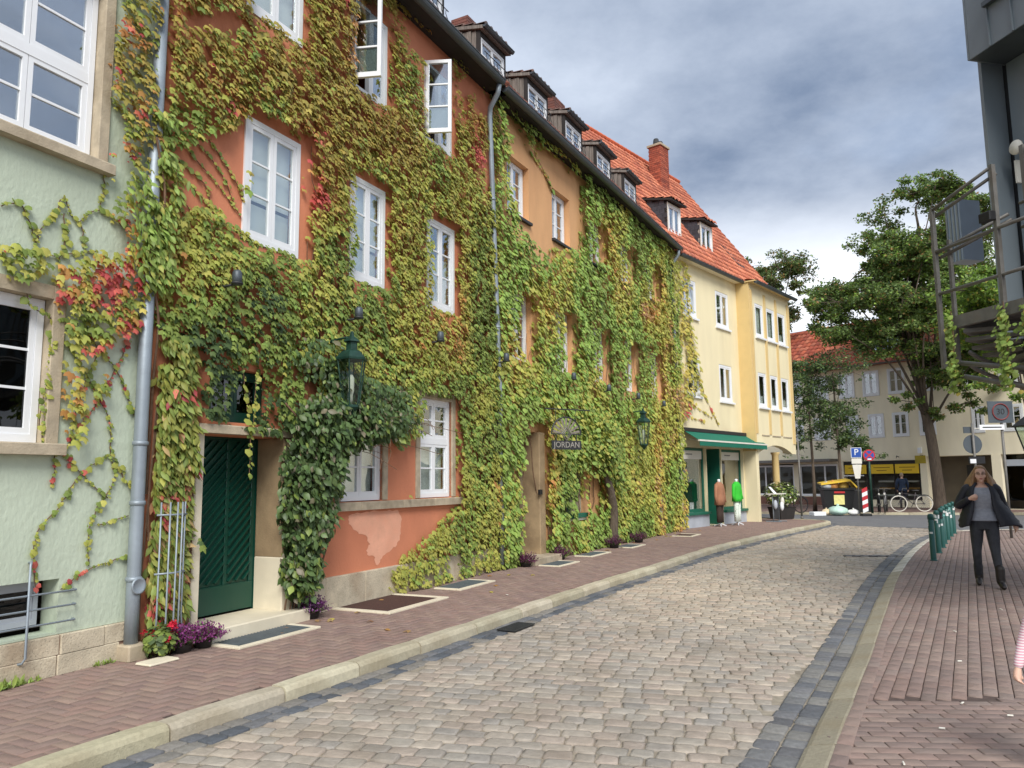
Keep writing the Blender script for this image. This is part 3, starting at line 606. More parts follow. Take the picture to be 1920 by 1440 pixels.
bw = window(GH, -2.55, -.80, .42, .78, .17, 4, (1,), fr=.04, sash=.03, glass='glass_dark', m='grey_paint', name='cellar_window')
bars = MB()
for z in (.695,.575,.445): bars.tube([(-3.4,-.06,z+.006),(-.6,-.06,z),(-.585,-.03,z),(-.585,.03,z)], .0085, 8)
for u in (-1.02,-2.1): bars.tube([(u+.03,.02,.955),(u+.015,-.045,.965),(u,-.06,.94),(u,-.068,.2),(u-.02,-.06,.165),(u-.05,.01,.15)], .0105, 8)
bars.build('window_grille', M_['zinc'], GH, smooth=True)
pl = MB(); rnd = random.Random(3); pb = []
for z0, z1, us in ((.0,.165,(-2.6,-1.9,-1.32,-.72,-.12)),(.17,.332,(-2.4,-1.62,-1.0,-.70,-.28,-.004))):
    for a, b in zip(us, us[1:]): MB().bbox(a+.003,b-.003,-.03-rnd.random()*.012,.1,z0,z1,.008).build('plinth_stone', M_['lime'], GH)
MB().box(-5,-2.61,-.03,.1,0,.33).build('plinth', M_['lime'], GH); MB().box(-2.6,-.02,-.022,.1,.0,.325).build('plinth', M_['mortar'], GH); MB().box(-.115,-.004,-.02,.1,.0,.165).build('plinth_stone', M_['lime'], GH)

# ------------------------------------------------------------------ terracotta house
RH = thing('terracotta_house', 'three storey terracotta red house overgrown with autumn ivy, green door', 'house', F1.p, F1.rz)
L1 = 7.42; U1 = [(1.2,2.13),(3.14,3.96),(5.1,5.98)]; U2 = [(1.15,2.11),(3.1,4.0),(5.03,5.92)]; UG = [(3.05,3.98),(4.95,5.9)]
holes = [(a,b,4.35,5.86) for a,b in U1] + [(a,b,7.14,8.5) for a,b in U2] + [(a,b,1.33,2.9) for a,b in UG] + [(.76,1.96,0,2.12,.42),(.84,1.72,2.26,2.86)]
wall_mesh(MB(), .004, L1, 0, 8.98, holes, .2).build('wall', M_['red_stucco'], RH)
shell(RH, .004, L1, 8.9, 7, M_['room'], (3.4,6.3), .45)
for i, (a, b) in enumerate(U1): window(RH, a, b, 4.36, 5.85, .0, 2, (.36,.32,.32), fr=.07, sash=.05, blind=((.0,.34),(.37,.98)) if i != 2 else ((0,.62),))  # blinds above the bottom panes are added, their white imitating cloud reflection
window(RH, *U2[0], 7.15, 8.49, .0, 2, (.5,.5), fr=.07, sash=.05, blind=((0,.9),))
for (a, b), ang in ((U2[1], 72), (U2[2], 68)):             # left casement swung out, right one shut
    o = window(RH, (a+b)/2, b, 7.15, 8.49, .02, 1, (.34,.33,.33), fr=.06, sash=.05, glass='glass_bright')
    MB().box(a,a+.05,-.02,.07,7.15,8.49).build('hinge_jamb', M_['white'], o); MB().box(a+.05,(a+b)/2,-.02,.07,7.15,7.2).build('bottom_rail', M_['white'], o); MB().box(a+.05,(a+b)/2,-.02,.07,8.44,8.49).build('top_rail', M_['white'], o)
    w = (b-a)/2-.02; s = MB(); za, zb = 7.22, 8.47
    s.box(0,.055,-.02,.03,za,zb); s.box(w-.055,w,-.02,.03,za,zb); s.box(.055,w-.055,-.02,.03,za,za+.07); s.box(.055,w-.055,-.02,.03,zb-.055,zb)
    for zz in (za+.45, za+.83): s.box(.055,w-.055,-.012,.02,zz-.012,zz+.012)
    c = s.build('open_casement', M_['white'], o, loc=(a+.01,-.03,0), rz=-R_(ang))
    for p, q in ((za+.07,za+.438),(za+.462,za+.818),(za+.842,zb-.055)):
        MB().box(.055,w-.055,.002,.008,p,q).build('pane', M_['glass_bright'], o, loc=(a+.01,-.03,0), rz=-R_(ang))
    MB().box(.055,w-.055,.011,.014,za+.07,za+.438).build('blind', M_['blind'], o, loc=(a+.01,-.03,0), rz=-R_(ang))
for a, b in UG:
    window(RH, a, b, 1.34, 2.89, .06, 2, (.5,.5), fr=.06, sash=.045, transom=(.57,(.5,.5),(.5,.5)), blind=((0,.52),))
    surround(RH, a, b, 1.34, 2.89, .12, .02, 'sandstone', sill=False)
for a, b in ((2.35,3.42),(3.425,4.42),(4.425,5.3),(5.305,6.15)): MB().bbox(a,b,-.075,.05,1.215,1.325,.01).build('sill_stone', M_['sandstone'], RH)
for a, b in ((2.12,2.74),(2.745,3.55),(3.555,4.4),(4.405,5.3),(5.305,6.2),(6.205,7.0),(7.005,7.41)): MB().bbox(a,b,-.055,.05,0,.40,.01).build('plinth_stone', M_['lime'], RH)
# worn patch where the old coat shows
pts = []; rp = random.Random(5); outl = [(3.22,1.14),(3.4,1.18),(3.7,1.19),(4.1,1.19),(4.38,1.17),(4.46,1.05),(4.46,.9),(4.42,.78),(4.36,.68),(4.22,.62),(4.05,.56),(3.96,.50),(3.9,.44),(3.84,.46),(3.82,.56),(3.66,.6),(3.62,.66),(3.7,.74),(3.62,.86),(3.46,.90),(3.36,.96),(3.24,1.04)]
for i in range(len(outl)):
    a, b = outl[i], outl[(i+1) % len(outl)]
    for k in range(4): t = k/4; pts.append((a[0]+(b[0]-a[0])*t+rp.uniform(-.018,.018), -.003, a[1]+(b[1]-a[1])*t+rp.uniform(-.014,.014)))
MB().add(pts, [tuple(range(len(pts)))]).build('bare_plaster_patch', M_['patch'], RH)
# door
dr = MB(); D = .36
dr.box(1.0,1.895,D,D+.05,.16,2.1); door = dr.build('door', M_['door_green'], RH); door['label'] = 'dark green wooden door with diagonal boards'
fr = MB(); fr.box(.90,1.0,D-.03,D+.06,.14,2.12); fr.box(1.895,1.903,D-.03,D+.06,.14,2.12); fr.box(1.0,1.895,D-.03,D+.06,2.1,2.119); fr.build('door_frame', M_['door_green'], RH)
rail = MB(); rail.bbox(1.0,1.893,D-.022,D,.16,.46,.008); rail.bbox(1.0,1.07,D-.02,D,.462,2.1,.008); rail.bbox(1.83,1.893,D-.02,D,.462,2.1,.008); rail.bbox(1.44,1.49,D-.021,D,.462,2.1,.006); rail.build('rail', M_['door_green'], door)
def slat(a0, b0, a1, b1): MB().bar((a0,D-.004,b0),(a1,D-.004,b1),.014,.062,(0,1,0)).build('diagonal_board', M_['door_green'], door)
for side, (xa, xb) in enumerate(((1.075,1.437),(1.493,1.827))):
    for i in range(-4, 16):
        z = .47 + i*.105; x0, x1 = xa, xb; za, zb = z, z+(xb-xa)*.95
        if zb < .50 or za > 2.06: continue
        if za < .49: x0 = xa+(.49-za)/.95; za = .49
        if zb > 2.07: x1 = xb-(zb-2.07)/.95; zb = 2.07
        if x1-x0 > .05: slat(x0, za, x1, zb)
hd = MB(); hd.ball((1.04,D-.06,1.12), .024); hd.tube([(1.04,D-.05,1.12),(1.04,D-.015,1.12)], .009, 8); hd.build('knob', M_['steel'], door, smooth=True)
sj = MB(); sj.bbox(.655,.76,-.05,.4,.0,2.12,.012); sj.build('door_jamb', M_['cream_stone'], RH)
MB().bbox(1.90,2.09,-.10,.34,.136,.735,.012).build('door_jamb_base', M_['cream_stone'], RH)
MB().bbox(1.905,2.075,-.08,.34,.737,2.118,.012).build('door_jamb', M_['jamb_brown'], RH)
MB().bbox(.62,2.16,-.13,.2,2.122,2.215,.012).build('door_lintel', M_['sandstone'], RH)
MB().bbox(.62,2.2,-.28,.36,.0,.135,.014).build('door_step', M_['cream_stone'], RH)
tw = window(RH, .86, 1.70, 2.27, 2.85, .12, 2, (1,), m='door_green', glass='glass_dark', name='transom_window')
# eave, gutter, roof, dormers
MB().box(.0,L1-.2,-.42,.3,8.955,8.99).build('soffit', M_['soffit'], RH)
half_gutter(RH, -2.5, 7.05, .42, 8.99, .085, 'zinc_dark')
RO = MB(); RO.add([(0,-.40,9.0),(L1,-.40,9.0),(L1,3.2,13.3),(0,3.2,13.3)], [(0,1,2,3)]); RO.add([(0,3.2,13.3),(L1,3.2,13.3),(L1,7.1,9.0),(0,7.1,9.0)], [(0,1,2,3)])
roof1 = RO.build('roof', M_['tile'], RH, col=srgb(150,80,58)); tiles(roof1, 3.0, L1, .40, 9.0, -1.6, 11.4, TILE_OLD)
chimney(RH, 9.2-.2, 10.2-.4, 2.3, 3.1, 11.6, 13.55, roof1) if False else None

# ------------------------------------------------------------------ ochre house
OH = thing('ochre_house', 'long orange ochre house under green ivy with a row of wooden dormers', 'house', F2.p, F2.rz)
W2 = [(.17,.86),(2.26,2.95),(4.42,5.1),(6.62,7.28),(8.78,9.44)]; V2 = [(.30,.98),(2.36,3.04),(4.52,5.2),(6.74,7.4),(8.98,9.64)]
holes = [(a,b+.26,6.9,8.08) for a,b in W2] + [(a,b+.2,3.95,5.35) for a,b in V2] + [(.55,1.3,.12,2.55,.5),(2.5,3.5,.72,2.45,.4),(9.35,9.9,.4,2.65,.3),(7.0,7.9,.9,2.5,.2)]
wall_mesh(MB(), -.46, 11.4, 0, 8.95, holes, .24).build('wall', M_['orange_stucco'], OH)
shell(OH, -.46, 11.4, 8.9, 7, M_['room'], (3.3,6.2), .52)
for i, (a, b) in enumerate(W2):
    o = window(OH, a+.02, b+.24, 6.91, 8.07, .15, 2, (.34,.33,.33), fr=.06, sash=.045, curtain=.28, blind=((.0,.5),) if i == 0 else None)
    MB().bbox(a-.04,b+.3,-.07,.15,6.84,6.898,.006).build('sill', M_['iron'], o)
for i, (a, b) in enumerate(V2): window(OH, a+.02, b+.18, 3.96, 5.34, .14, 2, (.34,.33,.33), fr=.06, sash=.045, glass='glass')
window(OH, 7.02, 7.88, .91, 2.49, .1, 2, (.5,.5), fr=.06); window(OH, 9.37, 9.88, .41, 2.64, .1, 1, (.5,.5), fr=.06, glass='glass_dark')
d2 = MB().box(.57,1.28,.42,.47,.14,2.53).build('door', M_['door_green'], OH)
for k in range(3): MB().bbox(.63,1.22,.405,.42,.28+k*.74,.9+k*.74,.01).build('door_panel', M_['door_green'], d2)
MB().bbox(1.24,1.50,-.10,.41,.132,2.549,.015).build('door_jamb', M_['jamb_brown'], OH); MB().bbox(.40,.548,-.08,.48,.12,2.55,.015).build('door_jamb', M_['jamb_brown'], OH)
MB().bbox(.38,1.56,-.42,.42,.0,.13,.015).build('door_step', M_['sandstone'], OH)
MB().box(1.15,1.28,-.14,-.102,1.3,1.4).build('letter_box', M_['black'], OH)
sw = window(OH, 2.52, 3.48, .86, 2.43, .28, 1, (1,), m='door_green', glass='glass_shop', name='shop_window')
MB().box(3.482,3.52,-.01,.27,.852,2.44).build('reveal', M_['sandstone'], sw); MB().box(2.53,3.47,.52,.54,.87,2.42).build('display_panel', M_['sandstone'], sw); MB().bbox(2.40,3.6,-.16,.27,.76,.85,.012).build('sill', M_['green_paint'], sw); MB().bbox(2.44,3.56,-.12,.27,.70,.757,.008).build('apron', M_['offwhite'], sw)
MB().box(-.46,11.0,-.42,.3,8.905,8.945).build('soffit', M_['soffit'], OH)
half_gutter(OH, -.66, 11.06, .42, 8.955, .085, 'zinc_dark')
RO = MB(); RO.add([(-.46,-.40,8.95),(11.4,-.40,8.95),(11.4,3.2,13.27),(-.46,3.2,13.27)], [(0,1,2,3)]); RO.add([(-.46,3.2,13.27),(11.4,3.2,13.27),(11.4,7.1,8.95),(-.46,7.1,8.95)], [(0,1,2,3)]); RO.add([(11.4,.26,8.9),(11.4,7,8.9),(11.4,3.2,13.27)], [(0,1,2)])
roof2 = RO.build('roof', M_['tile'], OH, col=srgb(150,80,58)); tiles(roof2, -.4, 11.35, .40, 8.95, -1.8, 11.59, TILE_OLD)
chimney(OH, 7.95, 8.75, 2.5, 3.1, 12.4, 13.5, roof2, ((112,72,62),(124,78,66),(100,66,58)), cap=False); chimney(OH, 2.95, 3.4, 2.6, 3.1, 12.4, 13.42, roof2, ((112,72,62),(124,78,66),(100,66,58)), cap=False)
def dormer(root, roof, u0, u1, ob, z0, zw0, zw1, cheek='wood', back=.95, rise=.22):
    d = MB(); y0 = -ob; d.box(u0,u0+.05,y0,y0+.08,z0,zw1+.12); d.box(u1-.05,u1,y0,y0+.08,z0,zw1+.12); d.box(u0+.05,u1-.05,y0,y0+.08,zw1+.001,zw1+.12); d.box(u0+.05,u1-.05,y0,y0+.08,z0,zw0-.001)
    o = d.build('dormer', M_['wood_dark'], root)
    for ux in (u0, u1):
        n = int(back/.105)
        for k in range(n):
            ya = y0+.085+k*.105; s = -1 if ux == u0 else 1; x = ux; prud = .018 if k % 2 else 0
            zt = zw1+.10+rise*(ya-y0)/back*.8
            MB().box(min(x,x-s*.03)+ (s*prud if s < 0 else prud*0) , max(x,x-s*.03)+(prud if s > 0 else 0), ya, ya+.098, z0-.2, zt).build('cheek_board', M_[cheek], o)
    rf = MB(); t = zw1+.08; e = .05; rf.add([(u0-e,y0-.10,t+.02),(u1+e,y0-.10,t+.02),(u1+e,y0+back+.5,t+.02+rise*1.5),(u0-e,y0+back+.5,t+.02+rise*1.5),(u0-e,y0-.10,t+.09),(u1+e,y0-.10,t+.09),(u1+e,y0+back+.5,t+.09+rise*1.5),(u0-e,y0+back+.5,t+.09+rise*1.5)], [(0,3,2,1),(4,5,6,7),(0,1,5,4),(1,2,6,5),(2,3,7,6),(3,0,4,7)])
    rf.build('dormer_roof', M_['wood'], o); tiles(o, u0-e, u1+e+.02, -(y0-.10), t+.085, -(y0+back+.5), t+.085+rise*1.5, [(96,74,66),(84,66,60),(110,82,72)], .2, .26)
    half_gutter(o, u0-e, u1+e, -(y0-.14), t+.08, .045, 'zinc_dark', 'dormer_gutter')
    window(root, u0+.05, u1-.05, zw0, zw1, y0+.03, 2, (.5,.5), fr=.045, sash=.035, parent=o, name='dormer_window', curtain=.45)
    gl = MB()
    for k in range(7):
        x = u0+.1+(u1-u0-.2)*k/6; gl.tube([(x,y0-.10,zw0-.05),(x+.03,y0-.13,zw0+.08),(x-.03,y0-.11,zw0+.2),(x,y0-.10,zw0+.3)], .007, 5)
    gl.tube([(u0+.02,y0-.10,zw0+.3),(u1-.02,y0-.10,zw0+.3)], .009, 5); gl.build('balcony_grille', M_['iron'], o)
    return o
for u in (-.53,1.5,3.5,5.52,7.65): dormer(OH, roof2, u, u+1.06, -.2, 9.3, 9.62, 10.27)
dormer(RH, roof1, 4.9, 6.0, -.2, 9.3, 9.62, 10.27)
# downpipes
pipe_run(RH, 'downpipe', [(-.04,-.09,9.0),(-.05,-.09,1.9),(-.05,-.09,.62),(-.05,-.09,.14)], .062, 'zinc', [(-.05,-.09,z) for z in (1.98,1.42,.72)])
rg = MB(); rg.lathe([(.0,0),(.075,.0),(.08,.012),(.065,.02),(.055,.012),(.0,.012)], (0,0,0), 18, False); rg.xf(Matrix.Translation((-.05,-.152,.66)) @ Matrix.Rotation(R_(90),4,'X')).build('cleaning_cap', M_['zinc'], RH, smooth=True)
MB().bbox(-.15,.06,-.2,0,.0,.14,.015).build('pipe_foot', M_['sandstone'], RH)
pipe_run(RH, 'downpipe', [(6.98,-.40,8.9),(7.0,-.36,8.75),(7.08,-.16,8.55),(7.11,-.13,8.4),(7.3,-.13,5.2),(7.42,-.13,3.4),(7.46,-.13,.1)], .048, 'zinc', [(7.2,-.13,6.8),(7.36,-.13,4.4),(7.44,-.13,2.0)])
pipe_run(OH, 'downpipe', [(10.95,-.40,8.86),(10.98,-.38,8.72),(11.0,-.2,8.5),(11.0,-.13,8.35),(11.08,-.13,.1)], .052, 'zinc', [(11.02,-.13,6.2),(11.04,-.13,4.2),(11.06,-.13,2.2)])
# ------------------------------------------------------------------ climbing plants
LT3 = np.array([(0,.02,0),(.20,-.10,-.03),(.46,.10,-.10),(.56,.52,-.16),(.24,.50,-.04),(.17,.72,-.07),(0,1.0,-.14),(-.17,.72,-.07),(-.24,.50,-.04),(-.56,.52,-.16),(-.46,.10,-.10),(-.20,-.10,-.03),(0,.36,.03)], float)
LT3_T = np.array([(i,(i+1)%12,12) for i in range(12)])
LTS = np.array([(0,0,0),(.46,.12,-.10),(.50,.55,-.12),(0,1,-.14),(-.50,.55,-.12),(-.46,.12,-.10),(0,.4,.04)], float)
LTS_T = np.array([(i,(i+1)%6,6) for i in range(6)])
LTL = np.array([(0,0,0),(.16,.25,-.05),(.2,.55,-.10),(0,1,-.22),(-.2,.55,-.10),(-.16,.25,-.05),(0,.5,.0)], float)     # long leaflet
LTL_T = LTS_T
def nrmz(a): return a/np.maximum(np.linalg.norm(a, axis=1, keepdims=True), 1e-9)
def emit_leaves(root, pos, nrm, tip, size, col, T, TT, m, n_single=0, score=None, name='leaf'):
    nrm = nrmz(nrm); tip = nrmz(tip - nrm*np.sum(tip*nrm, 1, keepdims=True)); side = np.cross(tip, nrm)
    loc = (T[None,:,0,None]*side[:,None,:] + T[None,:,1,None]*tip[:,None,:] + T[None,:,2,None]*nrm[:,None,:])*size[:,None,None]
    idx = np.argsort(-score) if score is not None else np.arange(len(pos)); a, b = idx[:n_single], idx[n_single:]; K = len(T)
    for i in a: link(name, fastmesh(name, loc[i], TT, m, col[i]), root, pos[i])
    V = (loc[b]+pos[b][:,None,:]).reshape(-1,3); F = (TT[None] + (np.arange(len(b))*K)[:,None,None]).reshape(-1,3)
    shade = np.repeat(col[b], K, 0)
    o = link('foliage', fastmesh('foliage', V, F, m, shade), root); o['kind'] = 'stuff'; return o
def palette(w, pals, r=None):                                      # w: (n, k) weights; pals: k lists of rgb
    n = len(w); w = np.clip(w, 0, None); w = w/np.maximum(w.sum(1, keepdims=True), 1e-6); c = np.cumsum(w, 1); r = (RNG.random(n) if r is None else r)[:,None]; k = (r > c).sum(1).clip(0, len(pals)-1); out = np.zeros((n,3))
    for i, p in enumerate(pals):
        q = k == i; P = np.array([srgb(*x) for x in p]); out[q] = P[RNG.integers(0, len(P), q.sum())]
    return np.clip(out*1.1*(1+RNG.normal(0,.09,(n,1))), .003, .9)
OLIVE = [(160,148,74),(168,152,78),(150,142,70),(174,154,80)]; ORANGE = [(186,136,78),(178,126,74),(194,146,84)]; RED = [(198,100,88),(184,84,80),(208,122,100),(168,72,74)]
LIME = [(172,172,84),(164,168,82),(180,176,90),(158,164,78)]; GREEN = [(132,148,74),(124,142,70),(140,156,80),(116,134,66)]; YEL = [(194,180,90),(202,186,98),(188,170,84)]; DARK = [(70,88,52),(78,98,56),(62,80,48),(90,108,62)]
FRESH = [(144,170,84),(152,176,90),(136,164,80)]; DEAD = [(176,142,96),(164,120,84),(188,160,112)]
def wall_vine(root, u0, u1, z0, z1, step, dens, thick, size, colf, score_f, T, TT, m, n_single, stretch=(.28,.75), tilt=(.3,.75)):
    nu = int((u1-u0)/step); nz = int((z1-z0)/step); uu, zz = np.meshgrid(u0+(np.arange(nu)+.5)*step, z0+(np.arange(nz)+.5)*step); uu = uu.ravel()+RNG.uniform(-.6,.6,nu*nz)*step; zz = zz.ravel()+RNG.uniform(-.6,.6,nu*nz)*step
    d = dens(uu, zz); st = vnoise(uu/stretch[0], zz/stretch[1], 1, 31)*.6 + vnoise(uu/stretch[0]*2.3, zz/stretch[1]*2.3, 1, 17)*.4
    keep = (st < d*1.05 - .02 + (d > .9)*1) & (RNG.random(len(uu)) < np.where(d > .9, .97, .8)) & (d > .01); uu, zz, d = uu[keep], zz[keep], d[keep]; n = len(uu)
    bump = vnoise(uu, zz, .55, 3)*.6 + vnoise(uu, zz, .22, 4)*.4
    fine = vnoise(uu, zz, size*1.35, 5); out = (fine > .42) | (RNG.random(n) < .25)
    o = np.where(out, .05 + thick*np.clip(d,0,1)*(bump*.75+fine*.45) + RNG.random(n)*.04, .015 + RNG.random(n)*.03)
    th = RNG.uniform(tilt[0], tilt[1], n); yaw = RNG.normal(0, .5, n)
    nr = np.stack([np.sin(yaw)*.4, -np.cos(th), np.sin(th)], 1); tp = np.stack([RNG.normal(0,.28,n), -np.sin(th), -np.cos(th)], 1)
    sz = size*np.clip(np.exp(RNG.normal(-.03,.3,n)), .45, 1.6)*np.where(d < .5, .8, 1)*np.where(out, 1.05, .9)
    pos = np.stack([uu, -o, zz+sz*.4], 1); col = colf(uu, zz, d, bump)
    return emit_leaves(root, pos, nr, tp, sz, col, T, TT, m, n_single, score_f(uu, zz, sz))
def strands(root, S, o, size, colf, step=.05, m='leaf', name='tendril', r=.005):
    P = []; mb = MB()
    for s in S:
        q = catmull([(a, -o, b) for a, b in s], 6); q = [Vector((p.x+random.gauss(0,.006), p.y, p.z+random.gauss(0,.006))) for p in q]; mb.tube(q, r, 5)
        A = clen(q); x = 0
        while x < A[-1]:
            p, d, _ = at_len(q, A, x); P.append((p.x, p.y-.01, p.z)); x += step*random.choice((.4,.7,1,1.3,2.2))
    mb.build(name, M_['stem'], root, smooth=True)
    P = np.array(P); n = len(P); th = RNG.uniform(.1,.7,n); nr = np.stack([RNG.normal(0,.3,n),-np.cos(th),np.sin(th)],1); tp = np.stack([RNG.normal(0,.7,n),-np.sin(th),-np.cos(th)],1)
    sz = size*np.clip(np.exp(RNG.normal(-.05,.4,n)),.4,2.0); col = colf(P[:,0], P[:,2], np.full(n,.3), np.full(n,.5))
    P[:,0] += RNG.normal(0,.012,n); P[:,2] += sz*.4
    return emit_leaves(root, P, nr, tp, sz, col, LTS, LTS_T, M_[m])
def holes_mask(uu, zz, H, mg):
    k = np.zeros(len(uu), bool)
    for h in H: k |= (uu > h[0]+mg) & (uu < h[1]-mg) & (zz > h[2]+mg*.5) & (zz < h[3]-mg*.4)
    return k
# --- ivy on the terracotta house
IV1 = thing('boston_ivy', 'autumn ivy turning olive and red over the terracotta house', 'ivy', F1.p, F1.rz)
def dens1(u, z):
    d = np.ones(len(u)); j = (vnoise(u, z, .35, 12)-.5)*.22; j2 = (vnoise(u, z, .35, 13)-.5)*.22
    for v, p in H1_BARE: k = inpoly(u+j, z+j2, p); d[k] = np.minimum(d[k], v)
    d[holes_mask(u+j*.2, z, [(a,b,4.33,5.9) for a,b in U1]+[(a,b,7.1,8.55) for a,b in U2]+[(a-.1,b+.1,1.3,2.93) for a,b in UG], -.02)] = 0
    d[(u < .66) & (z < 3.0)] *= .0; d[(u < .06) & ((z > 5.2) | (z < 3.6))] = 0; d[(u > 2.3) & (u < 6.0) & (z > 1.16) & (z < 1.36)] = 0; d[(u > 2.1) & (u < 4.1) & (z < 1.2)] = 0
    d[(z < .45) & (u > 5.6)] *= .8
    d[(z > 8.35) & (u > 3.9)] *= .75
    return d
def col1(u, z, d, b):
    red = np.clip((vnoise(u, z, .55, 40)-.68)*7, 0, 1.5)*np.clip((z-5.3)/1.0, 0, 1)*np.clip(2.0-u*.55, .06, 1)
    for bu, bz, br, bw in ((.45,6.05,.42,2.0),(.95,5.8,.4,1.8),(.15,7.2,.3,1.2),(4.45,8.2,.25,1.6),(4.6,7.7,.2,1.4),(6.7,7.4,.2,1.0),(2.4,5.2,.18,1.2),(.3,7.9,.35,.8)): red = red + bw*np.exp(-((u-bu)**2+(z-bz)**2)/(br*br))
    up = np.clip((z-4.4)/2.2, 0, 1)*np.clip(1.25-u*.14, .2, 1); lo = np.clip((3.9-z)/1.2, 0, 1); door = np.clip(1.4-np.abs(u-1.7)/1.4, 0, 1)*np.clip((4.0-z)/.9, 0, 1)
    yel = np.clip((vnoise(u, z, .6, 50)-.5)*2.2, 0, 1)
    r = np.clip(.5+(vnoise(u,z,.75,55)-.5)*1.0+RNG.normal(0,.12,len(u)), .001, .999)
    return palette(np.stack([red*1.2, up*np.clip(1.2-u*.25,.15,1)*.9*(.4+yel)+.005, yel*.26*(1-up)+.03, up*1.9+.12, 1.45*(1-up)*(.5+yel)+.25, .15*lo+.05, .7*(1-up)+lo*.3+.12, door*1.1], 1), [RED, ORANGE, YEL, OLIVE, LIME, FRESH, GREEN, DARK], r)
wall_vine(IV1, -.02, 7.5, .02, 8.95, .034, dens1, .12, .064, col1, lambda u, z, s: s/np.hypot(6.3, u-1.5), LT3, LT3_T, M_['leaf'], 300)
strands(IV1, H1_STRANDS, .015, .04, col1, .026); strands(IV1, DOOR_STRANDS, .12, .05, lambda u,z,d,b: palette(np.ones((len(u),2)), [GREEN, LIME]), .03)
def stems(root, u0, u1, z0, z1, n, seed, y=-.02):
    rr = random.Random(seed); mb = MB()
    for i in range(n):
        u = rr.uniform(u0, u1); z = z0; p = [(u, y, z)]
        while z < z1*rr.uniform(.4,1): u = min(u1, max(u0, u+rr.gauss(0,.12))); z += rr.uniform(.25,.5); p.append((u, y-rr.random()*.02, z))
        if len(p) > 2: q = catmull(p, 3); mb.tube(q, [.014*(1-.7*k/len(q)) for k in range(len(q))], 5)
    o = mb.build('stem', M_['stem'], root, smooth=True); o['kind'] = 'stuff'
stems(IV1, 6.0, 7.4, .05, 8.6, 14, 2); stems(IV1, 2.2, 2.9, 2.2, 8.6, 6, 3); stems(IV1, 4.1, 4.9, 2.4, 8.8, 7, 4)
# --- ivy on the ochre house
IV2 = thing('boston_ivy', 'bright green ivy hanging over the ochre house like a curtain', 'ivy', F2.p, F2.rz)
def dens2(u, z):
    d = np.ones(len(u)); j = (vnoise(u, z, .4, 62)-.5)*.3; j2 = (vnoise(u, z, .4, 63)-.5)*.3
    for v, p in H2_BARE: k = inpoly(u+j, z+j2, p); d[k] = np.minimum(d[k], v)
    d[holes_mask(u+j*.4, z, [(a-.0,b+.28,6.85,8.1) for a,b in W2[:2]], -.02)] = 0
    d[holes_mask(u+j*.5, z, [(a-.0,b+.16,6.88,8.0) for a,b in W2[2:]], .06)] = 0
    d[holes_mask(u+j*.5, z, [(a-.0,b+.14,3.9,5.3) for a,b in V2], .04)] = 0
    d[holes_mask(u+j, z, [(.36,1.55,0,2.45),(2.75,3.4,.66,2.2),(9.45,9.8,.6,2.5)], .02)] = 0
    d[holes_mask(u+j, z, [(3.6,4.6,.8,2.3)], .0)] *= .55
    return d
def col2(u, z, d, b):
    y = np.clip((vnoise(u, z, .9, 70)-.42)*2, 0, 1); right = np.clip((u-5.5)/4, 0, 1); dead = np.clip((vnoise(u, z, .7, 75)-.62)*5, 0, 1)*np.clip((u-5)/2, 0, 1); low = np.clip((2.8-z)/1.5, 0, 1); mid = np.exp(-((u-3.6)/1.6)**2)
    r = np.clip(.5+(vnoise(u/1.0,z/1.6,.8,77)-.5)*1.0+RNG.normal(0,.12,len(u)), .001, .999)
    return palette(np.stack([.005+dead*.12, dead*.9, .22+.6*y*right+low*.25*right, .7+y, .8*mid+.5, .7-right*.3+low*.3, low*.4*mid], 1), [ORANGE, DEAD, YEL, LIME, FRESH, GREEN, DARK], r)*1.14
wall_vine(IV2, -.5, 11.45, .02, 8.9, .042, dens2, .22, .078, col2, lambda u, z, s: s/np.hypot(7, u+4.5), LTS, LTS_T, M_['leaf'], 300, (.26,1.3))
strands(IV2, H2_STRANDS, .015, .07, col2); stems(IV2, -.3, 11.2, .05, 8.4, 34, 6)
tr = MB(); tr.tube(catmull([(4.95,-.22,0),(4.9,-.24,.35),(4.86,-.28,.8),(4.66,-.3,1.25),(4.5,-.28,1.6),(4.52,-.2,2.3),(4.7,-.1,3.0)], 5), [.13-.0022*i for i in range(31)], 9); tr.build('trunk', M_['bark'], IV2, smooth=True)
# hanging swags round the little porch of leaves beside the trunk
n = 5200; uu = RNG.uniform(2.3,5.9,n); arch = 2.45+.28*np.sin((uu-2.3)*1.7)-.9*np.abs(uu-4.4)*.25; zz = arch + RNG.normal(0,.28,n); oo = .15+RNG.random(n)*.42*np.clip(1-np.abs(uu-4.2)/2,.2,1)
th = RNG.uniform(.2,.9,n); emit_leaves(IV2, np.stack([uu,-oo,zz],1), np.stack([RNG.normal(0,.4,n),-np.cos(th),np.sin(th)],1), np.stack([RNG.normal(0,.4,n),-np.sin(th),-np.cos(th)],1), .11*RNG.uniform(.6,1.2,n), palette(np.stack([np.ones(n),np.ones(n)*.8,np.ones(n)*.7],1),[LIME,GREEN,FRESH]), LTS, LTS_T, M_['leaf'])
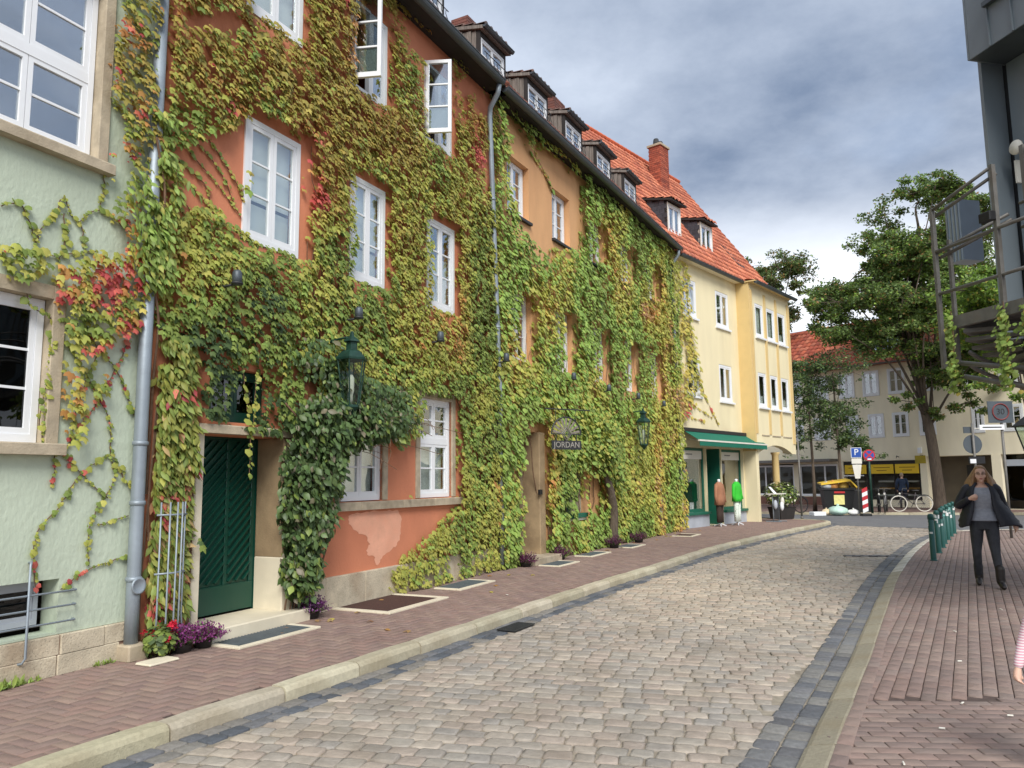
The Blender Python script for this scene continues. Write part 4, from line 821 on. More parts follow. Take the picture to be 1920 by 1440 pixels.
# --- ivy on the green house, with its bare tendrils
IVG = thing('boston_ivy', 'sparse ivy with pink and red leaves straying over the pale green wall', 'ivy', FG.p, FG.rz)
def densG(u, z):
    d = np.zeros(len(u)); j = (vnoise(u, z, .3, 82)-.5)*.16; j2 = (vnoise(u, z, .3, 83)-.5)*.16
    for v, p in G_COVER: k = inpoly(u+j, z+j2, p); d[k] = np.maximum(d[k], v)
    d[holes_mask(u, z, [(-2.45,-.60,4.56,6.35),(-2.45,-.93,1.93,3.22)], .0)] = 0; d[(u > -.10) & ((z > 5.2) | (z < 3.3))] = 0
    return d
def colG(u, z, d, b):
    red = np.clip((vnoise(u, z, .3, 90)-.56)*5, 0, 1.2)*(z > 2.2)
    for bu, bz, br in ((-.45,3.45,.22),(-.22,3.1,.2),(-.78,3.78,.16),(-.55,2.75,.18),(-.3,3.7,.2)): red = red + 1.4*np.exp(-((u-bu)**2+(z-bz)**2)/(br*br))
    r = np.clip(.5+(vnoise(u,z,.25,97)-.5)*1.0+RNG.normal(0,.2,len(u)), .001, .999); up = np.clip((z-4.3)/.8, 0, 1)
    return palette(np.stack([red*1.1, red*.5+.1+up*.3, .3*(1-up), up*1.3, 1.0-up*.4, .6+red*0], 1), [RED, ORANGE, YEL, OLIVE, LIME, GREEN], r)
wall_vine(IVG, -2.6, .0, .8, 8.0, .036, densG, .10, .062, colG, lambda u, z, s: s/np.hypot(6.3, u-1.2), LT3, LT3_T, M_['leaf'], 300, (.2,.35))
strands(IVG, G_STRANDS, .012, .038, lambda u,z,d,b: palette(np.stack([np.clip((vnoise(u,z,.3,95)-.55)*4,0,1),np.ones(len(u))*.8,np.ones(len(u))*.6],1),[RED,LIME,GREEN]), .022)
# --- creeper with long leaves round the zinc pipe and trellis
VC = thing('virginia_creeper', 'creeper with long drooping yellow green leaves between zinc pipe and green door', 'creeper', F1.p, F1.rz)
n = 3000; uu = RNG.uniform(.13,.58,n); zz = RNG.uniform(.25,3.05,n); kk = vnoise(uu, zz, .22, 101) > np.where(zz < .9, .42, .22) ; uu, zz = uu[kk], zz[kk]; n = len(uu)
oo = .04+RNG.random(n)*.18*vnoise(uu,zz,.3,102); th = RNG.uniform(.3,1.0,n); red = np.clip((vnoise(uu,zz,.25,103)-.72)*6,0,1.0)
emit_leaves(VC, np.stack([uu,-oo,zz],1), np.stack([RNG.normal(0,.5,n),-np.cos(th),np.sin(th)],1), np.stack([RNG.normal(0,.35,n),-np.sin(th)*.5,-np.cos(th)],1), .125*RNG.uniform(.6,1.25,n), palette(np.stack([np.ones(n),np.ones(n)*.8,red,np.ones(n)*.25,np.clip(2.4-zz,0,1)*.25],1),[[(150,150,74),(138,142,70)],GREEN,RED,LIME,DEAD]), LTL, LTL_T, M_['leaf'], 260, -zz)
st = MB()
for i in range(7):
    u = .08+.085*i; st.tube(catmull([(u,-.05,0),(u+random.gauss(0,.04),-.06,.6),(u+random.gauss(0,.05),-.07,1.4),(u+random.gauss(0,.06),-.05,2.4)], 4), .009, 5)
o = st.build('stem', M_['stem'], VC); o['kind'] = 'stuff'
n = 1100; zz = RNG.uniform(3.5,5.3,n); uu = -.05+RNG.normal(0,.13,n); kk = vnoise(uu,zz,.3,105) > .45; uu, zz = uu[kk], zz[kk]; n = len(uu); th = RNG.uniform(.2,1,n)
PV = thing('virginia_creeper', 'fresh green climber wound round the zinc downpipe above the ground floor', 'creeper', F1.p, F1.rz)
emit_leaves(PV, np.stack([uu,-.13-RNG.random(n)*.09,zz],1), np.stack([RNG.normal(0,.6,n),-np.cos(th),np.sin(th)],1), np.stack([RNG.normal(0,.4,n),-np.sin(th),-np.cos(th)],1), .11*RNG.uniform(.6,1.2,n), palette(np.stack([np.ones(n),np.ones(n)*.9,np.ones(n)*.4],1),[FRESH,GREEN,LIME]), LTL, LTL_T, M_['leaf'], 200, zz)
s2 = MB(); s2.tube(catmull([(.09,-.03,1.5),(.09,-.05,2.6),(.06,-.12,3.2),(-.1,-.17,3.8),(.03,-.17,4.4),(-.1,-.17,5.0)], 6), .012, 6); s2.build('stem', M_['stem'], PV)
# --- dark climbing shrub by the door
BU = thing('climbing_shrub', 'dark green climbing shrub standing between the green door and white windows', 'shrub', F1.p, F1.rz)
CL = BUSH_CLUMPS = [(2.06,.26,.72,.30,.22,.5,1.0),(2.1,.30,1.3,.46,.26,.5,1.2),(2.16,.32,1.8,.52,.28,.45,1.2),(2.4,.36,2.3,.62,.32,.40,1.2),(2.95,.40,2.38,.55,.34,.34,.75),(3.4,.40,2.38,.5,.32,.28,.42),(3.8,.34,2.48,.42,.26,.24,.2),(2.9,.3,2.75,.7,.28,.3,.6),(2.4,.2,3.1,.7,.2,.3,.35),(3.8,.25,2.75,.45,.2,.24,.15)]
P = []
for (u, o, z, a, b, c, w) in CL:
    k = int(2000*w); d = nrmz(RNG.normal(0,1,(k,3))); r = RNG.random((k,1))**.42
    P.append(np.stack([u+d[:,0]*a*r[:,0], -(o+d[:,1]*b*r[:,0]), z+d[:,2]*c*r[:,0]],1))
P = np.concatenate(P); P = P[P[:,1] < -.02]; kk = vnoise(P[:,0]+P[:,1], P[:,2], .16, 111) > .38; P = P[kk]; n = len(P); th = RNG.uniform(.1,1.1,n)
emit_leaves(BU, P, np.stack([RNG.normal(0,.6,n),-np.cos(th),np.sin(th)],1), np.stack([RNG.normal(0,.7,n),-np.sin(th)*.6,-np.cos(th)],1), .082*np.clip(np.exp(RNG.normal(0,.3,n)),.5,1.6), palette(np.stack([np.ones(n)*.8,np.ones(n)*.8,np.clip((1.0-P[:,2])*1,0,.8)*.5+.14,np.ones(n)*.14],1),[DARK,[(82,106,62),(92,114,66)],GREEN,[(112,108,84),(128,120,98)]]), LTL*np.array([1.5,1,1]), LTL_T, M_['leaf_dark'], 300, -P[:,1]+P[:,2]*.2)
st = MB()
for i in range(9):
    u = 1.98+.05*i; st.tube(catmull([(u,-.06-.02*(i%3),0),(u+random.gauss(.03,.05),-.16,.35),(u+random.gauss(.08,.08),-.25,1.0),(u+random.gauss(.15,.15),-.3,1.9),(u+random.gauss(.3,.4),-.3,2.5)], 4), .011, 5)
st.build('stem', M_['stem'], BU, smooth=True)
for i in range(14):
    u, z = random.uniform(2.5,4.4), random.uniform(1.9,2.7); st = MB()
    q = catmull([(u,-.35,z),(u+random.gauss(.15,.2),-.55,z-.05),(u+random.gauss(.3,.3),-.7,z-random.uniform(.1,.35))], 4); st.tube(q, .004, 4); st.build('twig', M_['stem'], BU)
# ------------------------------------------------------------------ yellow corner house
YH = thing('yellow_house', 'cream yellow corner house with orange tiled roof, projecting bay and green awning', 'house', FY.p, FY.rz)
wy = [(.70,1.7,7.0,8.3),(3.2,4.28,6.98,8.3),(.80,1.75,4.32,5.64),(3.26,4.32,4.3,5.62)]
hs = wy + [(.22,1.95,.46,2.6,.3),(1.98,3.1,0,2.6,1.0),(3.15,4.95,.44,2.6,.3)]
wall_mesh(MB(), .004, 5.3, 0, 8.9, hs, .16).build('wall', M_['yellow_stucco'], YH)
shell(YH, .004, 9.0, 8.85, 8, M_['room'], (3.2,6.1), 2.6 if False else .3) if False else None
MB().box(.004,.2,.3,8,0,8.9).build('side_wall', M_['room'], YH); MB().box(0,9.0,8,8.2,0,8.9).build('rear_wall', M_['room'], YH); MB().box(.22,5.2,1.9,2.0,0,8.8).build('partition', M_['room'], YH)
for z in (3.25,6.2): MB().box(.22,8.9,.31,7.9,z-.2,z).build('floor_slab', M_['room'], YH)
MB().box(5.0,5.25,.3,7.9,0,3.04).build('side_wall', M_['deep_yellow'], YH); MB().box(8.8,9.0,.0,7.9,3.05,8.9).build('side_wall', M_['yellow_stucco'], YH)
for i, w in enumerate(wy):
    o = window(YH, w[0]+.005, w[1]-.005, w[2]+.005, w[3]-.005, .03, 2, (1,), fr=.075, sash=.05, curtain=.2)
    MB().bbox(w[0]-.07,w[1]+.07,-.07,.1,w[2]-.07,w[2]-.002,.006).build('sill', M_['white'], o)
BO = -.5                                                   # bay front
bw1 = [(5.5,6.28,6.86,8.15),(6.6,7.42,6.86,8.14),(7.72,8.54,6.85,8.13)]; bw2 = [(5.5,6.26,4.2,5.5),(6.68,7.42,4.2,5.5),(7.78,8.56,4.2,5.5)]
wall_mesh(MB(), 5.12, 9.0, 2.86, 8.85, bw1+bw2, .14, BO).build('bay_front', M_['yellow_stucco'], YH)
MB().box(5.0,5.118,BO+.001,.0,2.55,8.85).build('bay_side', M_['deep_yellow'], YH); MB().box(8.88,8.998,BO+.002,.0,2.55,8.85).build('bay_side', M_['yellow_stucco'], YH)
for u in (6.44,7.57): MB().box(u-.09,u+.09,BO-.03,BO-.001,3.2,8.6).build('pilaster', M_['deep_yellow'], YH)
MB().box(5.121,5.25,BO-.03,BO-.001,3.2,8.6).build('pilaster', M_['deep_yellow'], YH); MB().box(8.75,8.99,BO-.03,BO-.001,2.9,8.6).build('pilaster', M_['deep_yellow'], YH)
for u in ((5.6,6.3),(6.6,7.42),(7.7,8.6)): MB().box(u[0],u[1],BO-.025,BO-.001,3.13,3.17).build('ledge', M_['sandstone'], YH)
for w in bw1+bw2:
    o = window(YH, w[0]+.004, w[1]-.004, w[2]+.004, w[3]-.004, BO+.03, 1, (1,), fr=.075, sash=.05, blind=((.05,.9),) if w in bw1[:2] else ((0,.35),))
    MB().bbox(w[0]-.06,w[1]+.06,BO-.09,BO+.05,w[2]-.07,w[2]-.002,.006).build('sill', M_['white'], o)
ar = MB(); n = 12; top = 2.86                              # shallow arch under the bay
for i in range(n):
    a, b = 5.3+3.3*i/n, 5.3+3.3*(i+1)/n; f = lambda x: 2.5+.3*(1-((x-6.95)/1.65)**2)
    ar.add([(a,BO,f(a)),(b,BO,f(b)),(b,BO,top),(a,BO,top),(a,BO+.25,f(a)),(b,BO+.25,f(b))], [(0,1,2,3),(0,4,5,1)])
ar.add([(5.12,BO,2.5),(5.3,BO,2.5),(5.3,BO,top),(5.12,BO,top)], [(0,1,2,3)]); ar.add([(8.6,BO,2.5),(9.0,BO,2.5),(9.0,BO,top),(8.6,BO,top)], [(0,1,2,3)]); ar.build('arch', M_['yellow_stucco'], YH)
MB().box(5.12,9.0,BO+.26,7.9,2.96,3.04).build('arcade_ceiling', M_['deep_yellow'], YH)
MB().box(5.0,5.24,BO+.02,.24,0,2.55).build('pillar', M_['yellow_stucco'], YH)
MB().lathe([(.15,0),(.13,.05),(.13,2.45),(.17,2.5),(.17,2.56)], (7.55,BO+.3,0), 16).build('column', M_['deep_yellow'], YH, smooth=True)
MB().lathe([(.15,0),(.13,.05),(.13,2.45),(.17,2.5),(.17,2.56)], (8.8,2.6,0), 16).build('column', M_['deep_yellow'], YH, smooth=True)
wall_mesh(MB(), 5.25, 8.9, 0, 2.95, [(5.9,6.8,0,2.3),(7.0,8.2,.5,2.3)], .1, 2.7).build('arcade_wall', M_['yellow_stucco'], YH)
window(YH, 5.92, 6.78, .02, 2.28, 2.74, 1, (1,), name='arcade_door', glass='glass_dark'); window(YH, 7.02, 8.18, .52, 2.28, 2.74, 2, (1,), glass='glass_dark')
# shop front
for a, b in ((.2,1.96),(3.13,4.97)):
    MB().bbox(a,b,-.04,.28,0,.40,.01).build('shop_plinth', M_['grey_paint'], YH)
    o = window(YH, a+.03, b-.03, .49, 2.58, .12, 1, (1,), fr=.06, sash=.02, m='green_paint', glass='glass_shop', name='shop_window')
    MB().bbox(a,b,-.12,.14,.402,.485,.012).build('sill', M_['green_paint'], o); MB().box(a+.09,b-.09,.115,.125,2.22,2.53).build('fascia_strip', M_['offwhite'], o)
    for k in range(7): MB().box(a+.5+k*.07,a+.545+k*.07,.108,.114,2.36,2.40).build('lettering', M_['steel'], o)
    MB().box(a,b,1.5,1.55,.1,2.6).build('display_back', mat('shop_brown', srgb(120,78,56), .8, .1, 3), o); MB().box(a,b,.3,1.5,.3,.42).build('display_floor', M_['sandstone'], o)
MB().box(2.0,3.08,.92,.97,0.02,2.58).build('shop_door', M_['glass_dark'], YH); MB().box(2.0,3.08,.86,.93,2.0,2.58).build('door_header', mat('rust_brown', srgb(150,84,54), .8), YH)
MB().box(1.97,2.03,.05,.9,0,2.6).build('door_post', M_['green_paint'], YH); MB().box(3.05,3.11,.05,.9,0,2.6).build('door_post', M_['green_paint'], YH)
# awning
aw = MB(); n = 40; a0, a1 = .25, 5.7; yo, zo, yi, zi = -.62, 2.80, -.10, 3.12
aw.add([(a0,yi,zi),(a1,yi,zi),(a1,yo,zo),(a0,yo,zo),(a0,yi,zi-.012),(a1,yi,zi-.012),(a1,yo,zo-.012),(a0,yo,zo-.012)], [(0,1,2,3),(7,6,5,4),(0,3,7,4),(1,5,6,2)])
awn = aw.build('awning', M_['awning'], YH); va = MB(); pts = [(a0, yo-.012, zo-.03)]
for i in range(n*2+1): u = a0+(a1-a0)*i/(n*2); pts.append((u, yo-.012, zo-.17-.03*abs(math.sin(i*math.pi/2))))
pts.append((a1, yo-.012, zo-.03)); va.add(pts, [tuple(range(len(pts)))]); va.add([(p[0],p[1]-.006,p[2]) for p in pts], [tuple(range(len(pts)))[::-1]]); va.build('valance', M_['awning'], awn, recalc=False)
fb = MB(); fb.box(a0-.02,a1+.02,yo-.03,yo+.03,zo-.04,zo+.012); fb.build('front_bar', M_['offwhite'], awn); MB().bbox(a0-.05,a1+.05,-.16,-.002,3.1,3.22,.02).build('cassette', M_['wood_dark'], awn)
for u in (a0+.4, a1-.4): MB().tube([(u,-.08,2.85),(u+.3,-.3,2.82),(u,yo+.04,zo-.03)], .02, 8).build('folding_arm', M_['offwhite'], awn)
# eaves and roof
half_gutter(YH, .1, 5.05, .30, 8.9, .08, 'zinc_dark'); half_gutter(YH, 5.0, 9.1, .80, 8.85, .08, 'zinc_dark')
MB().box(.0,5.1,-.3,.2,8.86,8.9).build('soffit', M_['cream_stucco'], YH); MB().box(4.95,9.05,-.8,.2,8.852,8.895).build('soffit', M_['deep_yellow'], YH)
SL = 1.4; ZE = 8.92; OE = .32; OR_ = -4.0; ZRG = ZE + (OE-OR_)*SL
RO = MB(); RO.add([(-.6,-OE,ZE),(8.5,-OE,ZE),(8.5,-OR_,ZRG),(-.6,-OR_,ZRG)], [(0,1,2,3)]); RO.add([(-.6,-OR_,ZRG),(8.5,-OR_,ZRG),(8.5,8.3,ZE),(-.6,8.3,ZE)], [(0,1,2,3)]); RO.add([(8.4,0,8.9),(8.4,8,8.9),(8.4,-OR_,ZRG-.1)], [(0,1,2)]); RO.add([(-.5,0,8.9),(-.5,8,8.9),(-.5,-OR_,ZRG-.1)], [(0,1,2)])
RO.add([(4.95,-.82,8.9),(9.05,-.82,8.9),(9.05,.4,9.15),(4.95,.4,9.15)], [(0,1,2,3)])
roofY = RO.build('roof', M_['tile'], YH, col=srgb(176,88,58)); tiles(roofY, -.6, 8.5, OE, ZE, OR_, ZRG, TILE_RED, .24, .33)
for i in range(30): MB().tube([(-.6+i*.305,-OR_,ZRG+.03),(-.6+i*.305+.32,-OR_,ZRG+.045)], .09, 8).build('ridge_tile', M_['tile'], roofY).data.name
for o in list(roofY.children):
    if o.name.startswith('ridge_tile') and not o.data.color_attributes: setcol(o.data, np.array(srgb(200,100,62))*random.uniform(.85,1.1))
chimney(YH, 4.62, 5.3, 2.75, 3.3, 12.6, 15.1, roofY)
MB().box(4.5,5.45,2.62,2.73,12.2,12.95).build('flashing', M_['zinc'], roofY)
for u0, u1, z0, z1 in ((.62,1.45,9.93,10.9),(3.05,3.92,9.8,10.82)):
    yf = .36; d = MB(); d.box(u0-.05,u0,yf,yf+.1,z0-.1,z1+.06); d.box(u1,u1+.05,yf,yf+.1,z0-.1,z1+.06); d.box(u0,u1,yf,yf+.1,z1,z1+.06); do = d.build('dormer', M_['offwhite'], YH)
    window(YH, u0, u1, z0, z1, yf+.03, 2, (1,), fr=.05, sash=.045, parent=do, name='dormer_window', curtain=.3)
    yb = yf + (z1+.1-z0)/SL + .35
    for ux in (u0-.05, u1+.05):
        MB().add([(ux,yf+.02,z0-.15),(ux,yb,z0-.15+(yb-yf)*SL),(ux,yb,z1+.3),(ux,yf+.02,z1+.06)], [(0,1,2,3)]).build('cheek', M_['wood_dark'], do)
        s = MB(); cs = []; r = 0; z = z0-.15
        while z < z1+.2:
            ya = yf+.02 + (.1 if r % 2 else 0); 
            while ya < yb:
                if z > z0-.18+(ya-yf)*SL-.22 and z < z1+.06+.24*(ya-yf)/(yb-yf): s.box(ux-.012 if ux < u0 else ux, ux if ux < u0 else ux+.012, ya+.004, ya+.19, z, z+.155); cs += [tuple(np.array(srgb(62,64,70))*random.uniform(.7,1.35))]*8
                ya += .195
            z += .16; r += 1
        so_ = s.build('slate', M_['slate'], do, col=np.array(cs)); so_['kind'] = 'stuff'
    rf = MB(); e = .14; t = z1+.06; rf.add([(u0-e,yf-.2,t),(u1+e,yf-.2,t),(u1+e,yb+.9,t+.5),(u0-e,yb+.9,t+.5),(u0-e,yf-.2,t+.07),(u1+e,yf-.2,t+.07),(u1+e,yb+.9,t+.57),(u0-e,yb+.9,t+.57)], [(0,3,2,1),(4,5,6,7),(0,1,5,4),(1,2,6,5),(2,3,7,6),(3,0,4,7)]); rf.build('dormer_roof', M_['wood_dark'], do)
    tiles(do, u0-e, u1+e, -(yf-.2), t+.07, -(yb+.9), t+.57, TILE_RED, .24, .33)
sk = MB(); q = lambda u, o, h: (u, -o, ZE+(OE-o)*SL+h)
sk.add([q(6.1,-.28,.02),q(6.75,-.28,.02),q(6.75,-1.05,.02),q(6.1,-1.05,.02),q(6.1,-.28,.11),q(6.75,-.28,.11),q(6.75,-1.05,.11),q(6.1,-1.05,.11)], [(0,1,5,4),(1,2,6,5),(2,3,7,6),(3,0,4,7)]); sk.add([q(6.1,-.28,.11),q(6.75,-.28,.11),q(6.75,-.36,.11),q(6.1,-.36,.11)],[(0,1,2,3)]); sk.add([q(6.1,-.97,.11),q(6.75,-.97,.11),q(6.75,-1.05,.11),q(6.1,-1.05,.11)],[(0,1,2,3)]); sk.add([q(6.1,-.36,.11),q(6.18,-.36,.11),q(6.18,-.97,.11),q(6.1,-.97,.11)],[(0,1,2,3)]); sk.add([q(6.67,-.36,.11),q(6.75,-.36,.11),q(6.75,-.97,.11),q(6.67,-.97,.11)],[(0,1,2,3)])
sko = sk.build('skylight', M_['iron'], YH); MB().add([q(6.18,-.36,.09),q(6.67,-.36,.09),q(6.67,-.97,.09),q(6.18,-.97,.09)], [(0,1,2,3)]).build('pane', mat('sky_glass', srgb(190,200,210), .08, 0, metal=.9), sko)
# ivy reaching round onto the yellow wall
IVY_ = thing('boston_ivy', 'tail of yellowing ivy trailing onto the yellow house wall', 'ivy', FY.p, FY.rz)
def densY(u, z):
    d = np.zeros(len(u)); j = (vnoise(u, z, .4, 120)-.5)*.3
    for v, p in Y_COVER: k = inpoly(u+j, z+j, p); d[k] = np.maximum(d[k], v)
    return d
wall_vine(IVY_, -.1, 3.0, 3.0, 8.8, .08, densY, .1, .11, lambda u,z,d,b: palette(np.stack([np.ones(len(u)),np.ones(len(u))*.7,np.clip((4.2-z),0,1)],1),[YEL,LIME,RED]), lambda u,z,s: s, LTS, LTS_T, M_['leaf'], 60, (.3,1.4))
strands(IVY_, Y_STRANDS, .02, .08, lambda u,z,d,b: palette(np.stack([np.ones(len(u)),np.ones(len(u))*.5,np.clip((4.2-z),0,1)],1),[YEL,LIME,RED]), .07)

# ------------------------------------------------------------------ cream building across the side street
CH = thing('cream_building', 'cream house across the side street with bakery shop and red tiled roof', 'building', FC.p, FC.rz)
up = [(-9.3,-8.4),(-7.9,-7.0),(-5.2,-4.2),(-3.6,-2.6),(-2.0,-1.0),(-.4,.5),(.94,1.85),(2.29,3.18),(3.75,4.6),(6.0,6.9),(7.5,8.4)]
lo = [(-9.3,-8.4),(-7.9,-7.0),(-5.2,-4.2),(-3.6,-2.6),(-2.0,-1.0),(-.13,.62),(1.12,1.97),(2.4,3.23),(3.74,4.55),(6.2,6.75),(7.5,8.4)]
ch = [(a,b,5.83,7.2) for a,b in up] + [(a,b,3.6,4.88) for a,b in lo] + [(-.42,3.62,.35,2.4,.5),(3.95,9.5,0,2.55,1.4),(-12,-6.6,.5,2.3,.2),(-6.3,-3.4,.55,2.35,.2),(-3.1,-.75,.5,2.3,.2)]
wall_mesh(MB(), -13, 12, 0, 7.6, ch, .12).build('wall', M_['cream_stucco'], CH)
MB().box(-13,12,5,5.2,0,7.6).build('rear_wall', M_['room'], CH); MB().box(-13,-12.8,.2,5,0,7.6).build('side_wall', M_['cream_stucco'], CH); MB().box(11.8,12,.2,5,0,7.6).build('side_wall', M_['cream_stucco'], CH)
for z in (3.0,5.5): MB().box(-12.7,11.7,.2,4.9,z-.2,z).build('floor_slab', M_['room'], CH)
MB().box(-12.7,11.7,1.7,1.75,.0,7.5).build('partition', M_['room'], CH)
for i, (a, b) in enumerate(up): window(CH, a+.005, b-.005, 5.84, 7.19, -.01, 2, (.55,.45), fr=.09, sash=.05, curtain=.10 if i % 3 == 1 else None)
for i, (a, b) in enumerate(lo): window(CH, a+.005, b-.005, 3.61, 4.87, -.01, 2, (.55,.45), fr=.09, sash=.05, curtain=.10 if i % 3 == 2 else None)
RO = MB(); RO.add([(-13.2,-.45,7.5),(12.2,-.45,7.5),(12.2,3.6,10.7),(-13.2,3.6,10.7)], [(0,1,2,3)]); RO.add([(-13.2,3.6,10.7),(12.2,3.6,10.7),(12.2,7,7.5),(-13.2,7,7.5)], [(0,1,2,3)]); RO.add([(-13.2,-.45,7.46),(12.2,-.45,7.46),(12.2,.1,7.46),(-13.2,.1,7.46)], [(0,1,2,3)])
roofC = RO.build('roof', M_['tile'], CH, col=srgb(150,80,60)); tiles(roofC, -13.2, 12.2, .45, 7.5, -3.6, 10.7, [(196,104,76),(176,90,68),(210,124,94),(160,84,66),(188,112,88)], .3, .42)
half_gutter(CH, -13.2, 12.2, .5, 7.5, .07, 'steel'); chimney(CH, 1.5, 2.3, 3.0, 3.8, 10.2, 12.0, roofC, cap=False)
q = lambda u, s, h: (u, -.45+s*.785-h*.62, 7.5+s*.62+h*.785)
sk = MB(); sk.add([q(1.4,1.2,.14),q(2.6,1.2,.14),q(2.6,2.6,.14),q(1.4,2.6,.14),q(1.4,1.2,.0),q(2.6,1.2,.0),q(2.6,2.6,.0),q(1.4,2.6,.0)], [(0,1,2,3),(0,4,5,1),(1,5,6,2),(2,6,7,3),(3,7,4,0)]); sk.build('skylight', mat('sky_glass2', srgb(186,198,208), .1, 0, metal=.85), CH)
# bakery front
MB().box(-.4,3.6,.02,.1,2.12,2.38).build('shop_header', M_['wood_dark'], CH)
for a, b in ((-.33,.85),(1.02,2.28),(2.37,3.55)):
    s = MB().box(a,b,-.02,.015,1.72,2.2).build('shop_sign', mat('sign_yellow', srgb(236,196,40), .6, .03, 3), CH)
    for i, (x0, x1) in enumerate(((.18,.86),(.3,.72))): MB().box(a+(b-a)*x0,a+(b-a)*x1,-.026,-.0205,2.02-i*.15,2.05-i*.15).build('lettering', mat('sign_brown%d'%i, srgb(120,80,30), .8), s)
    window(CH, a+.02, b-.02, .4, 1.7, .2, 1, (1,), fr=.05, sash=.02, m='wood_dark', glass='glass_shop', name='shop_window')
    for k in range(3): MB().box(a+.1+random.random()*.2,b-.15-random.random()*.3,.6,.9,.55+k*.36,.63+k*.36).build('bread_shelf', M_['offwhite'] if k != 1 else mat('loaf', srgb(196,146,80), .8), CH)
MB().box(-.42,3.62,.02,.3,0,.34).build('shop_plinth', M_['wood_dark'], CH); MB().box(-.4,.7,-.03,.01,1.6,1.66).build('awning_rail', M_['white'], CH)
fs = MB().box(3.55,4.05,-.36,-.30,2.2,2.6).build('hanging_sign', mat('sign_olive', srgb(170,150,40), .7), CH); MB().tube([(3.8,0,2.62),(3.8,-.34,2.62)], .012, 6).build('bracket', M_['iron'], fs); MB().box(3.6,3.78,-.12,-.002,2.72,3.0).build('wall_box', M_['white'], CH)
for u in (.2,1.4,2.6): MB().tube([(u,0,2.56),(u,-.25,2.62),(u,-.28,2.5)], .018, 6).build('spot_lamp', M_['iron'], CH)
for (a, b) in ((-12,-6.6),(-6.3,-3.4),(-3.1,-.75)): window(CH, a+.02, b-.02, .52, 2.28, .1, 3, (1,), fr=.06, sash=.04, glass='glass_shop', name='shop_window')
MB().box(-12.2,-.6,-.02,.19,.02,.48).build('brick_base', M_['red_brick'], CH, col=srgb(120,84,72))
MB().box(-12.4,-.7,-.9,-.02,2.42,2.56).build('canopy', M_['steel'], CH)
for u in (5.3,6.6): MB().box(u,u+.5,1.30,1.36,0,2.1).build('entrance_door', M_['iron'], CH)
MB().box(6.9,7.3,-.02,.4,0,2.55).build('pier', M_['cream_stucco'], CH); MB().box(7.35,9.4,.25,.3,.4,2.5).build('shop_glazing', M_['glass_dark'], CH); MB().box(7.4,9.4,.1,.2,2.0,2.3).build('shop_awning', M_['grey_paint'], CH)
# a further block to the right closes the street
RB = thing('corner_building', 'pale rendered shop block behind the signs at the right edge', 'building', FC.w(12.2), FC.rz)
wall_mesh(MB(), 0, 14, 0, 9, [(1,2,5.8,7.1),(3,4,5.8,7.1),(5,6,5.8,7.1),(1,2,3.6,4.9),(3,4,3.6,4.9),(.6,6,.3,2.5)], .15).build('wall', M_['cream_stucco'], RB)
for a in (1,3,5): window(RB, a+.01, a+.99, 5.81, 7.09, .02, 2, (1,), fr=.08)
for a in (1,3): window(RB, a+.01, a+.99, 3.61, 4.89, .02, 2, (1,), fr=.08)
MB().box(0,14,3,3.2,0,9).build('rear_wall', M_['room'], RB); MB().box(.62,5.98,.1,.14,.32,2.48).build('shop_window', M_['glass_dark'], RB); MB().add([(0,-.4,9),(14,-.4,9),(14,4,12),(0,4,12)], [(0,1,2,3)]).build('roof', M_['tile'], RB, col=srgb(160,84,62))

# ------------------------------------------------------------------ zinc clad building with steel stair, right edge
ZB = thing('zinc_building', 'dark zinc clad building overhanging the pavement at the right edge', 'building', FR.p, FR.rz)
def panels(root, u0, u1, y, z0, z1, w, m='zinc_wall', t=.02):
    u = u0; i = 0
    while u < u1-.02:
        b = min(u+w, u1); MB().box(u+.004,b-.004,y,y+t,z0,z1).build('zinc_panel', M_[m], root); MB().box(b-.008,b+.004,y-.025,y-.001,z0,z1).build('standing_seam', M_[m], root); u = b
MB().box(-.02,3.4,.33,4,3.75,7.05).build('wall', M_['black'], ZB)
panels(ZB, .33, 3.4, .29, 3.75, 6.97, .36)
MB().box(.20,.25,-.02,.32,3.3,7.05).build('corner_post', M_['zinc_wall'], ZB)
for i in range(9): MB().box(.185,.199,.02,.08,3.9+i*.3,4.02+i*.3).build('louvre', M_['zinc'], ZB)
top = MB(); top.prism([(.28,6.62),(.28,11),(-1.0,11),(-1.0,6.62)], 'y', -.02, 4) if False else None
MB().box(.30,3.4,-.22,4,6.98,8.8).build('upper_storey', M_['zinc_dark'], ZB)
panels(ZB, .30, 3.4, -.245, 6.98, 8.8, .34); MB().box(.275,.30,-.25,4,6.98,8.8).build('zinc_edge', M_['zinc_wall'], ZB)
MB().box(.62,3.4,-.32,-.255,7.5,7.56).build('ledge', M_['zinc_dark'], ZB)
dl = MB(); dl.lathe([(.0,0),(.09,.0),(.095,.02),(.09,.035),(0,.04)], (0,0,0), 18, False); dl.xf(Matrix.Translation((.52,.14,5.72)) @ Matrix.Rotation(R_(90),4,'X')).build('round_vent', M_['offwhite'], ZB, smooth=True)
MB().tube([(.52,.15,5.72),(.52,.29,5.72)], .04, 10).build('vent_pipe', M_['zinc'], ZB); MB().box(.40,.43,.2,.27,5.3,5.6).build('lamp_strip', M_['offwhite'], ZB)
MB().box(2.6,3.4,1.2,4,0,3.75).build('ground_floor', M_['zinc_dark'], ZB)
MB().box(.0,3.4,.2,4,3.55,3.74).build('floor_edge', M_['zinc_dark'], ZB)
ST = thing('steel_stair', 'grey galvanised escape stair and balcony hanging above the right pavement', 'staircase', FR.p, FR.rz)
y = -1.22
def rl(p, q, r=.02, nm='rail'): MB().tube([p, q], r, 10).build(nm, M_['steel'], ST, smooth=True)
